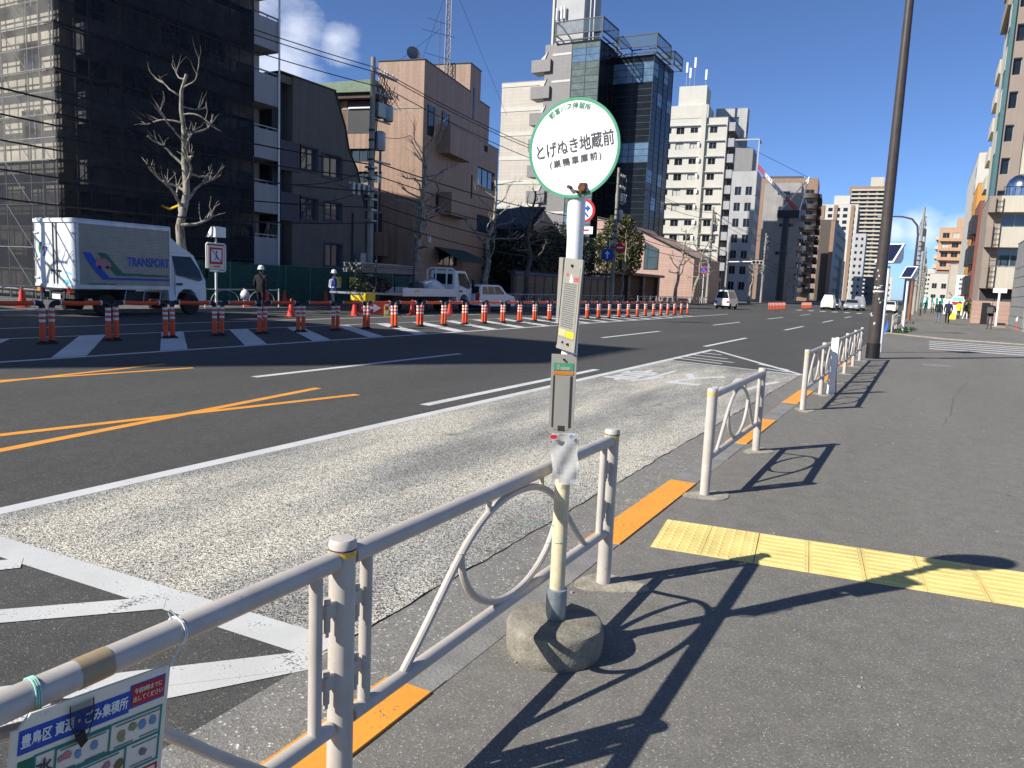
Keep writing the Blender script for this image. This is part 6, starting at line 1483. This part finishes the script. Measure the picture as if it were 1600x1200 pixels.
# brown lamp post at the end of the rail
lp = thing('lamp_post', 'tall dark brown lamp post with sticker scraps beside the long guard rail', 'lamp post', (-1.13, 22.1, 0))
part(lp, 'shaft', 'lamp_brown', lambda m: m.tube([(0, 0, 0), (0, 0, 2.6), (.0, .0, 11.0)], [.155, .14, .085], 18), smooth=True)
part(lp, 'arm', 'lamp_brown', lambda m: m.tube([(0, 0, 10.9), (-.4, 0, 11.6), (-1.4, 0, 12.0), (-2.6, 0, 12.1)], [.085, .08, .06, .05], 10), smooth=True)
part(lp, 'lantern', 'frame_alu', lambda m: m.box(-3.3, -2.5, -.15, .15, 12.0, 12.2))
part(lp, 'base_sleeve', 'black', lambda m: m.tube([(0, 0, 0), (0, 0, .40)], [.172, .168], 18), smooth=True)
q = random.Random(8)
for i in range(16):
    a, z = q.uniform(-2.6, -.4), q.uniform(.7, 2.3); w, h2 = q.uniform(.02, .06), q.uniform(.02, .07); k = MB(); R = .157-.006*z
    k.add([(R*cos(a-w/R/1.6), R*sin(a-w/R/1.6), z), (R*cos(a+w/R/1.6), R*sin(a+w/R/1.6), z+.01), (R*cos(a+w/R/1.6)*.995, R*sin(a+w/R/1.6)*.995, z+h2), (R*cos(a-w/R/1.6)*.995, R*sin(a-w/R/1.6)*.995, z+h2*.9)], [(0, 1, 2, 3)]); k.v = [(x*1.012, y*1.012, z) for x, y, z in k.v]; k.build('sticker_scrap', 'sticker', lp, smooth=False)
part(lp, 'band', 'sticker', lambda m: m.lathe([(.149, 1.72), (.149, 1.76)], 18), smooth=True)
def solar_light(label, x, y):
    s = thing('solar_light', label, 'lamp post', (x, y, 0))
    part(s, 'post', 'rail_white', lambda m: m.cyl((0, 0, 0), (0, 0, 2.5), .055, n=10), smooth=True)
    # a tilted tray turned to the sun, cells on its face
    rot = (radians(52), 0, radians(-32))
    part(s, 'housing', 'rail_white', lambda m: (m.box(-.30, .30, -.36, .36, -.03, .03), m.prism([(-.30, -.03), (.34, -.03), (.05, -.30), (-.12, -.30)], 'x', -.26, .26)), loc=(0, -.02, 2.86), rot=rot)
    part(s, 'solar_panel', 'solar_cell', lambda m: m.box(-.25, .25, -.31, .31, .031, .036), loc=(0, -.02, 2.86), rot=rot)
solar_light('white solar light post right behind the dark brown lamp post', -1.1, 25.0); solar_light('white solar light post beside the blue sheet and far rail', -.93, 41.7)
sl2 = thing('street_lamp', 'slim brown street lamp with a curved arm over the road', 'lamp post', (-1.15, 66, 0))
part(sl2, 'shaft', M('lamp_rust', (0.22, 0.09, 0.05), 0.5), lambda m: m.tube([(0, 0, 0), (0, 0, 3)], [.13, .11], 10), smooth=True)
part(sl2, 'arm', 'lamp_brown', lambda m: m.tube([(0, 0, 3), (0, 0, 6.4), (-.1, 0, 7.1), (-.5, 0, 7.6), (-1.2, 0, 7.78), (-2.2, 0, 7.8)], [.11, .08, .075, .07, .06, .05], 10), smooth=True)
part(sl2, 'lantern', 'frame_alu', lambda m: m.prism([(-2.9, 7.72), (-2.1, 7.72), (-2.1, 7.86), (-2.8, 7.9)], 'y', -.14, .14))
bp = thing('board_post', 'white square board post standing at the long guard rail', 'post', (-1.235, 13.25, 0)); part(bp, 'post', 'rail_white', lambda m: m.box(-.055, .055, -.02, .02, 0, .90)); part(bp, 'stay', 'frame_alu', lambda m: m.cyl((.07, .12, 0), (.04, .03, .5), .012, n=6))
# road signs
def round_sign(root, c, r, rz, kind):
    o = part(root, 'sign_face', 'red_ink' if kind != 'arrow' else 'blue_ink', lambda m: m.prism([(r*cos(2*pi*i/28), r*sin(2*pi*i/28)) for i in range(28)], 'y', 0, .02)); o.location = c; o.rotation_euler = (0, 0, rz)
    if kind in ('ring', 'nopark'):
        part(o, 'field', 'sign_white' if kind == 'ring' else 'blue_ink', lambda m: m.prism([(r*.78*cos(2*pi*i/28), r*.78*sin(2*pi*i/28)) for i in range(28)], 'y', -.004, .0))
        part(o, 'symbol', 'blue_ink' if kind == 'ring' else 'red_ink', lambda m: m.prism([(-.5*r, .45*r), (-.4*r, .55*r), (.5*r, -.45*r), (.4*r, -.55*r)], 'y', -.008, -.004))
        if kind == 'ring': part(o, 'arrow', 'blue_ink', lambda m: m.prism([(-.15*r, -.5*r), (.05*r, -.5*r), (.05*r, .1*r), (.3*r, .1*r), (.3*r, -.1*r), (.6*r, .2*r), (.3*r, .5*r), (.3*r, .3*r), (-.15*r, .3*r)], 'y', -.012, -.008))
    elif kind == 'noentry': part(o, 'bar', 'sign_white', lambda m: m.box(-.65*r, .65*r, -.004, 0, -.13*r, .13*r))
    else: part(o, 'arrow', 'sign_white', lambda m: m.prism([(-.12*r, -.6*r), (.12*r, -.6*r), (.12*r, .1*r), (.45*r, .1*r), (0, .65*r), (-.45*r, .1*r), (-.12*r, .1*r)], 'y', -.004, 0))
    return o
ms = thing('road_sign', 'round red ringed sign on a median pole behind the bus stop disc', 'sign', (-15.0, 34.8, ZR)); part(ms, 'pole', 'rail_white', lambda m: m.cyl((0, 0, 0), (0, 0, 6.0), .045, n=8), smooth=True)
round_sign(ms, (0.0, -.07, 5.25), .58, radians(10), 'ring'); part(ms, 'sub_plate', 'sign_white', lambda m: m.box(-.55, .55, -.09, -.06, 4.15, 4.5)); part(ms, 'sub_arrow', 'red_ink', lambda m: m.box(-.35, .35, -.095, -.091, 4.28, 4.37))
ps = thing('road_sign', 'blue arrow sign and no entry sign on the dark utility pole side', 'sign', (-25.1, 64.0, 0)); part(ps, 'pole', 'steel_dark', lambda m: m.cyl((0, 0, 0), (0, 0, 5.6), .06, n=8), smooth=True); round_sign(ps, (0, -.08, 4.35), .55, 0, 'arrow'); round_sign(ps, (1.0, .3, 5.0), .45, 0, 'noentry'); part(ps, 'signal_box', 'steel_dark', lambda m: m.box(.9, 1.2, .5, .8, 3.2, 4.0))
np_ = thing('road_sign', 'red and blue no parking sign on a white pole before the cream block', 'sign', (-25.3, 98, 0)); part(np_, 'pole', 'rail_white', lambda m: m.cyl((0, 0, 0), (0, 0, 4.4), .05, n=8), smooth=True); round_sign(np_, (0, -.08, 4.2), .5, 0, 'nopark')
tsn = thing('traffic_signal', 'traffic signal on a long arm from a grey pole by the crossing', 'traffic signal', (-24.3, 106, 0))
part(tsn, 'pole', 'pole_concrete', lambda m: m.tube([(0, 0, 0), (0, 0, 8.2)], [.17, .11], 10), smooth=True); part(tsn, 'arm', 'rail_white', lambda m: m.tube([(0, 0, 5.6), (3.9, 0, 5.75)], .07, 8), smooth=True)
part(tsn, 'housing', 'light_grey_wall', lambda m: m.box(3.2, 4.75, -.2, .12, 5.4, 5.9))
for i in range(3): part(tsn, 'lens', 'black', lambda m: m.lathe([(.18, 0), (.2, .03), (.12, .05), (0, .06)], 14), smooth=True, loc=(3.5+.47*i, -.2, 5.65), rot=(pi/2, 0, 0))
# blue tarp, planting strip, right-side furniture
m = MB(); nx, ny = 8, 6
for j in range(ny+1):
    for i in range(nx+1):
        u, v = i/nx, j/ny; m.v.append((-1.74+.16*v+.05*sin(6*u)*v, 39.5+3.2*u, .02+.72*v*(u**.8)+.02*sin(9*u+5*v)))
for j in range(ny):
    for i in range(nx): a = j*(nx+1)+i; m.f.append((a, a+1, a+nx+2, a+nx+1)); m.m.append(0)
tag(m.build('tarpaulin', 'blue_tarp', ang=80), 'blue plastic sheet draped on the rail beyond the side street', 'tarpaulin')
m = leaf_cloud([(-1.1+.1*i, 40.4+1.2*i, .07, .35, .5, .10) for i in range(5)], 900, .05, 21); struct(m.build('weeds', 'leaf_green', smooth=False), 'weeds at the foot of the far rail', 'stuff')
ypost = thing('sign_post', 'white sign post with a small plate on the right pavement behind the man', 'sign', (4.2, 61.4, 0)); part(ypost, 'post', 'rail_white', lambda m: m.cyl((0, 0, 0), (0, 0, 2.6), .07, n=8), smooth=True); part(ypost, 'plate', 'rail_white', lambda m: m.box(-.4, .4, -.05, -.01, 2.3, 2.6)); part(ypost, 'foot', 'patch_concrete', lambda m: m.box(-.25, .6, -.2, .2, 0, .06))
bn = thing('banner', 'white vertical banner with a red mark on the right pavement', 'banner', (3.6, 118, 0)); part(bn, 'pole', 'rail_white', lambda m: m.cyl((0, 0, 0), (0, 0, 5.2), .05, n=6)); part(bn, 'cloth', 'sign_white', lambda m: m.box(-.55, .65, -.03, -.01, 1.6, 5.1)); part(bn, 'red_mark', 'red_ink', lambda m: m.prism([(.05+.33*cos(a), 2.2+.38*sin(a)) for a in [i*pi/5 for i in range(10)]], 'y', -.04, -.031)); part(bn, 'grey_marks', 'ink_grey', lambda m: (m.box(-.2, .3, -.04, -.031, 3.2, 3.5), m.box(-.2, .3, -.04, -.031, 3.8, 4.1), m.box(-.2, .3, -.04, -.031, 4.4, 4.7)))
for i, (x, y, h, c, lb) in enumerate(((2.9, 100, 2.2, 'sky_sticker', 'pale blue and red shop board on the right pavement'), (2.2, 104, 1.9, 'sign_white', 'white shop board leaning by the pale blue board'))):
    o = thing('shop_board', lb, 'sign', (x, y, 0)); part(o, 'board', 'sign_white', lambda m: m.box(-.5, .6, -.05, .05, .1, h)); part(o, 'top_panel', c, lambda m: m.box(-.45, .55, -.07, -.051, h-.5, h-.1)); part(o, 'red_panel', 'red_ink', lambda m: m.box(-.4, .5, -.07, -.051, h-.95, h-.6)); part(o, 'foot', 'steel_dark', lambda m: m.box(-.4, .5, -.2, .2, 0, .099))
m = leaf_cloud([(3.7, 90, 1.0, .5, 1.0, 1.0), (3.75, 92, .8, .5, .9, .8)], 1500, .10, 31); sh = m.build('shrub', 'leaf_olive', smooth=False); tag(sh, 'olive green shrub against the right hand wall', 'shrub')
fg = thing('site_fence', 'white and green striped hoarding far along the right pavement', 'fence', (-2.0, 172, 0))
for i in range(14): part(fg, 'panel', 'rail_white' if i % 2 else 'teal_ink', lambda m: m.box(.42*i, .42*i+.41, 0, .05, .1, 2.2))
blk = thing('vending_box', 'black cabinet against the pinkish base wall', 'cabinet', (3.9, 67.5, 0)); part(blk, 'case', 'black', lambda m: m.box(-.3, .25, -.3, .3, .05, 1.6)); part(blk, 'foot', 'steel_dark', lambda m: m.box(-.4, .3, -.35, .35, 0, .049))
hy = thing('hydrant_marker', 'low red and white hydrant marker by the boarded wall', 'marker', (5.0, 56.5, 0)); part(hy, 'post', 'cone_red', lambda m: m.cyl((0, 0, 0), (0, 0, .55), .07, n=10)); part(hy, 'cap', 'rail_white', lambda m: m.lathe([(.12, .55), (.13, .7), (.05, .82)], 10))

# ================================================================ trees
def crooked(p, d, L, r0, r1, q, n=8, wob=.42):
    pts, rs = [Vector(p)], [r0]; d = Vector(d).normalized()
    for i in range(n):
        d = (d+Vector((q.uniform(-1, 1), q.uniform(-1, 1), q.uniform(-.5, .7)))*wob).normalized()
        pts.append(pts[-1]+d*L/n); rs.append(r0+(r1-r0)*(i+1)/n*(1 if i % 2 else .92))
    return pts, rs, d
def plane_tree(label, x, y, H, r0, seed, lean=(0, 0), limbs=11, mat='bark_plane', low=.35, spread=1.0, z0=0.0):
    q = random.Random(seed); t = thing('plane_tree', label, 'tree', (x, y, z0))
    pts, rs = [], []; n = 14
    for i in range(n+1):
        f = i/n; pts.append(Vector((lean[0]*f+.17*sin(5.1*f*2+seed)*f+.06*sin(23*f+seed), lean[1]*f+.17*sin(6.3*f*2+seed*2)*f+.06*cos(19*f+seed), H*.93*f-.05))); rs.append(r0*.86*(1.25-.35*min(1, f*6))*(1-.8*f)+.018)
    m = MB(); m.tube(pts, rs, 12); m.build('trunk', mat, t)
    for k in range(limbs):
        f = low+(1-low)*(k+.4)/limbs; i = min(n-1, int(f*n)); base = pts[i].lerp(pts[i+1], f*n-i); a = k*2.4+q.uniform(-.5, .5)
        L = spread*(1.75-.85*abs(f-.6))*q.uniform(.7, 1.15); rr = max(.026, rs[i]*.44)
        P, R, d = crooked(base, (cos(a), sin(a), q.uniform(.05, .75)), L, rr, rr*.5, q)
        m = MB(); m.tube(P, R, 7)
        # knuckles and pruned twigs at the limb end
        for j in range(q.randint(4, 7)):
            s = P[-1-q.randint(0, 3)]; P2, R2, _ = crooked(s, d+Vector((q.uniform(-1, 1), q.uniform(-1, 1), q.uniform(.1, 1.2))), q.uniform(.3, .85)*spread, rr*.36, rr*.10, q, 5, .35); m.tube(P2, R2, 5)
        m.lathe([(0, -rr*.9), (rr*.75, -rr*.4), (rr*.8, rr*.3), (0, rr*.9)], 7, c=tuple(P[-1])); m.build('limb', mat, t)
    return t
plane_tree('tall pale pruned plane tree in front of the netted block', -26.5, 21.1, 9.7, .26, 3, (.35, .1), 18, spread=1.05)
plane_tree('pale pruned plane tree behind the flatbed truck before the pink building', -26.6, 37.2, 9.9, .30, 8, (.5, .3), 19, spread=1.25)
plane_tree('grey pruned plane tree beside the white station wagon', -26.5, 45.1, 8.9, .26, 12, (.5, .4), 12, spread=1.2)
plane_tree('dark pruned plane tree before the garden wall', -26.5, 51.4, 9.0, .28, 17, (.1, .2), 12, 'bark_dark', spread=1.25)
plane_tree('thin pale plane tree in front of the broad evergreen', -26.0, 70.4, 7.6, .15, 21, (.2, .3), 9, spread=.9)
plane_tree('pale plane tree before the pink house wall', -26.2, 88.6, 9.2, .26, 25, (.9, .4), 13, spread=1.35)
plane_tree('leaning pale plane tree between the pink house and cream block', -26.0, 95.5, 8.4, .28, 29, (1.4, .3), 12, spread=1.2)
plane_tree('squat pale plane tree beyond the traffic signal', -23.5, 118, 6.5, .26, 33, (.5, 0), 8, spread=1.1, low=.6)
plane_tree('plane tree on the corner just before the netted block', -28.6, 10.6, 9.0, .25, 41, (.3, .2), 12, spread=1.15)
plane_tree('bare plane tree far along the far kerb', -25.5, 165, 8.5, .25, 45, (.2, 0), 9, spread=1.1)
def evergreen(label, x, y, blobs, n, size, seed, mat='leaf_dark', trunk=.16, name='evergreen_tree'):
    t = thing(name, label, 'tree', (x, y, 0)); top = max(b[2] for b in blobs)
    m = MB(); m.tube([(0, 0, -.05), (.05, 0, top*.5), (0, .05, top)], [trunk, trunk*.7, trunk*.25], 8)
    for b in blobs: m.tube([(0, 0, top*.35), (b[0]*.6, b[1]*.6, b[2]*.8), (b[0], b[1], b[2])], [trunk*.5, trunk*.35, trunk*.12], 5)
    m.build('trunk', 'bark_dark', t); c = leaf_cloud(blobs, n, size, seed).build('crown', mat, t, smooth=False); return t
q = random.Random(77)
evergreen('broad olive evergreen tree in front of the pink house', -31.6, 84.0, [(0, 0, 8.2, 1.9, 1.9, 1.7), (.9, .3, 6.4, 2.1, 2, 1.9), (-1.0, .2, 6.6, 2.0, 2, 1.9), (.8, -.4, 4.6, 2.1, 2, 1.8), (-.6, .3, 4.4, 2.2, 2, 1.6)], 9000, .20, 51, 'leaf_olive')
for i, (x, y, h, s) in enumerate(((-33.5, 58.5, 5.6, 1.9), (-32.6, 61.5, 6.6, 2.0), (-33.0, 65.5, 7.3, 2.3), (-32.4, 69.5, 7.6, 2.5), (-33.0, 74.0, 7.2, 2.4))):
    evergreen(['dark evergreen at the pink building end of the garden', 'dark evergreen in front of the tiled roof', 'dense dark evergreen in the middle of the walled garden', 'tallest dark evergreen of the walled garden', 'dark evergreen at the garage end of the garden'][i], x, y,
              [(0, 0, h-1.2, s, s, 1.3), (.9, .6, h-2.4, s, s, 1.5), (-.8, -.6, h-2.6, s, s, 1.5), (.2, 0, h-4.2, s*1.05, s*1.05, 1.6)], 4500, .17, 60+i, name='evergreen_tree')

# ================================================================ people
def person(label, loc, rz, h, top, legs, hair='hair', stride=0.0, armf=(.0, .0), bend=(0.1, 0.1), helmet=None, bulk=1.0, z_jacket=.47, shoes='black'):
    """one continuous skinned body, faces -y in its own frame"""
    k = h/1.75; J = {}; V = []; E = []; Rr = []
    def v(name, p, r): J[name] = len(V); V.append(Vector(p)*k); Rr.append(r*k); return J[name]
    def e(a, b_): E.append((J[a], J[b_]))
    v('pel', (0, 0, .93), .145*bulk); v('waist', (0, .005, 1.08), .13*bulk); v('chest', (0, .01, 1.30), .155*bulk); v('neckb', (0, .01, 1.46), .075); v('neck', (0, 0, 1.52), .055); v('head0', (0, -.015, 1.60), .085); v('head1', (0, -.01, 1.68), .088); v('head2', (0, 0, 1.73), .05)
    for a, b_ in zip(('pel', 'waist', 'chest', 'neckb', 'neck', 'head0', 'head1'), ('waist', 'chest', 'neckb', 'neck', 'head0', 'head1', 'head2')): e(a, b_)
    for i, s in enumerate((-1, 1)):
        n = 'LR'[i]; st = stride*s
        v('sh'+n, (s*.19, .01, 1.40), .068*bulk); v('el'+n, (s*.245, .03-armf[i]*.5, 1.13), .052*bulk); v('wr'+n, (s*(.235-.08*bend[i]), -.02-armf[i]-.18*bend[i], .90+.18*bend[i]), .038); v('ha'+n, (s*(.225-.12*bend[i]), -.045-armf[i]*1.15-.25*bend[i], .81+.24*bend[i]), .032)
        e('chest', 'sh'+n); e('sh'+n, 'el'+n); e('el'+n, 'wr'+n); e('wr'+n, 'ha'+n)
        v('hip'+n, (s*.095, 0, .86), .095*bulk); v('kn'+n, (s*.10, -.03-.5*st, .49), .066); v('an'+n, (s*.10, .03-.95*st, .09+.05*max(0, -st)), .045); v('to'+n, (s*.115, -.12-.95*st, .04+.02*max(0, -st)), .035)
        e('pel', 'hip'+n); e('hip'+n, 'kn'+n); e('kn'+n, 'an'+n); e('an'+n, 'to'+n)
    bm = bmesh.new(); lay = bm.verts.layers.skin.verify()
    bv = [bm.verts.new(p) for p in V]
    for x, r in zip(bv, Rr): x[lay].radius = (r, r*.85); x[lay].use_root = False
    bv[0][lay].use_root = True
    for a, b_ in E: bm.edges.new((bv[a], bv[b_]))
    me = bpy.data.meshes.new('skeleton'); bm.to_mesh(me); bm.free()
    t = bpy.data.objects.new('tmp', me); col.objects.link(t); t.modifiers.new('s', 'SKIN').use_smooth_shade = True; t.modifiers.new('u', 'SUBSURF').levels = 2
    t.modifiers['u'].render_levels = 2
    dg = bpy.context.evaluated_depsgraph_get(); dg.update(); body = bpy.data.meshes.new_from_object(t.evaluated_get(dg)); bpy.data.objects.remove(t)
    body.materials.clear()
    for mt in (top, legs, 'skin', shoes, hair): body.materials.append(MATS[mt])
    hands = [V[J['haL']], V[J['haR']]]
    for p in body.polygons:
        c = p.center; z = c.z/k
        if z > 1.50: mi = 4 if (z > 1.69 or c.y > 0.02*k or (z > 1.6 and abs(c.x) > .075*k and c.y > -.03*k)) else 2
        elif any((c-hh).length < .055*k for hh in hands): mi = 2
        elif z < .085: mi = 3
        elif z < z_jacket*1.75 and abs(c.x) < .185*k and not (abs(c.x) > .16*k and z > .7): mi = 1
        else: mi = 0
        p.material_index = mi; p.use_smooth = True
    r = thing('person', label, 'person', loc, rz); obj('body', body, r)
    # facial features sized to the head
    m = MB()
    m.add([(-.012*k, -.098*k, 1.60*k), (.012*k, -.098*k, 1.60*k), (0, -.118*k, 1.605*k), (0, -.096*k, 1.645*k)], [(0, 1, 2), (0, 2, 3), (1, 3, 2)]); m.build('nose', 'skin', r)
    if helmet:
        m = MB(); m.lathe([(.125, 1.655), (.128, 1.67), (.112, 1.68), (.108, 1.74), (.085, 1.79), (.045, 1.815), (0, 1.82)], 18); m.v = [(x*k, y*k*1.12, z*k) for x, y, z in m.v]; m.build('helmet', helmet, r)
    return r, k
w1, k = person('worker in black with a white helmet holding a bag on the far pavement', (-23.2, 22.2, ZR), radians(200), 1.86, 'cloth_black', 'cloth_black', stride=.12, helmet='rail_white', bulk=1.1)
o = MB(); o.lathe([(0, 0), (.16, .05), (.2, .2), (.12, .36), (.02, .42)], 12); tag(o.build('carrier_bag', 'cloth_white', None, (-23.7, 21.85, .42), ang=70), 'white carrier bag held by the worker in black', 'bag')
w2, k = person('guard in a blue jacket with white reflective straps and white helmet', (-24.4, 27.8, ZR), radians(150), 1.85, 'cloth_blue', 'cloth_navy', helmet='rail_white', bulk=1.12)
for s in (-1, 1):
    m = MB(); m.tube([(s*.09, -.155, 1.05), (s*.10, -.175, 1.3), (s*.11, -.06, 1.47), (s*.10, .13, 1.35), (s*.09, .155, 1.05)], .022, 6); m.v = [(x*k*1.08, y*k*1.1, z*k) for x, y, z in m.v]; m.build('strap', 'reflective_white', w2)
m = MB(); m.lathe([(.176, 1.02), (.176, 1.07)], 18); m.v = [(x*k*1.02, y*k*1.0, z*k) for x, y, z in m.v]; m.build('belt', 'reflective_white', w2)
p1, k = person('man in a black jacket and grey trousers with a bag on his chest', (3.4, 54.5, 0), radians(-12), 1.72, 'cloth_black', 'cloth_grey', bend=(.9, .9), bulk=1.15, hair='cloth_black')
m = MB(); m.box(-.16, .16, -.33, -.19, 1.0, 1.36); m.v = [(x*k, y*k, z*k) for x, y, z in m.v]; bgp = m.build('chest_bag', 'cloth_grey', None, (3.4, 54.5, 0), (0, 0, radians(-12))); tag(bgp, 'dark bag worn on the chest of the man in grey trousers', 'bag')
person('person in a black coat and blue jeans walking away beside a navy jacket', (.75, 62.8, 0), radians(178), 1.62, 'cloth_black', 'cloth_jeans', stride=.10, bulk=1.2)
person('person in a navy jacket walking away with a yellow bag', (1.3, 61.2, 0), radians(184), 1.70, 'cloth_navy', 'cloth_black', stride=-.22, bulk=1.2, hair='hair_grey', shoes='cloth_white')
m = MB(); m.box(-.06, .06, -.2, .2, 0, .42); m.tube([(0, -.08, .42), (0, 0, .58), (0, .08, .42)], .008, 5); tag(m.build('shopping_bag', 'yellow_sign', None, (1.62, 61.2, .36), (0, radians(8), radians(70)), smooth=False), 'bright yellow shopping bag held by the person in the navy jacket', 'bag')
person('person in a bright yellow vest on the right pavement', (2.6, 82, 0), radians(150), 1.68, 'cloth_yellow', 'cloth_black', stride=.1, bulk=1.15)
person('person in white trousers bending beside the yellow vest', (3.1, 81, 0), radians(60), 1.6, 'cloth_black', 'cloth_white', stride=.18)
person('small figure in black far down the right pavement', (-.2, 105, 0), radians(170), 1.65, 'cloth_black', 'cloth_black', stride=.1)
person('small figure in a beige top far down the right pavement', (.6, 108, 0), radians(20), 1.6, 'cloth_beige', 'cloth_black', stride=.12)
person('figure in dark clothes by the far utility pole', (-.6, 88, 0), radians(90), 1.65, 'cloth_grey', 'cloth_grey', stride=.1)
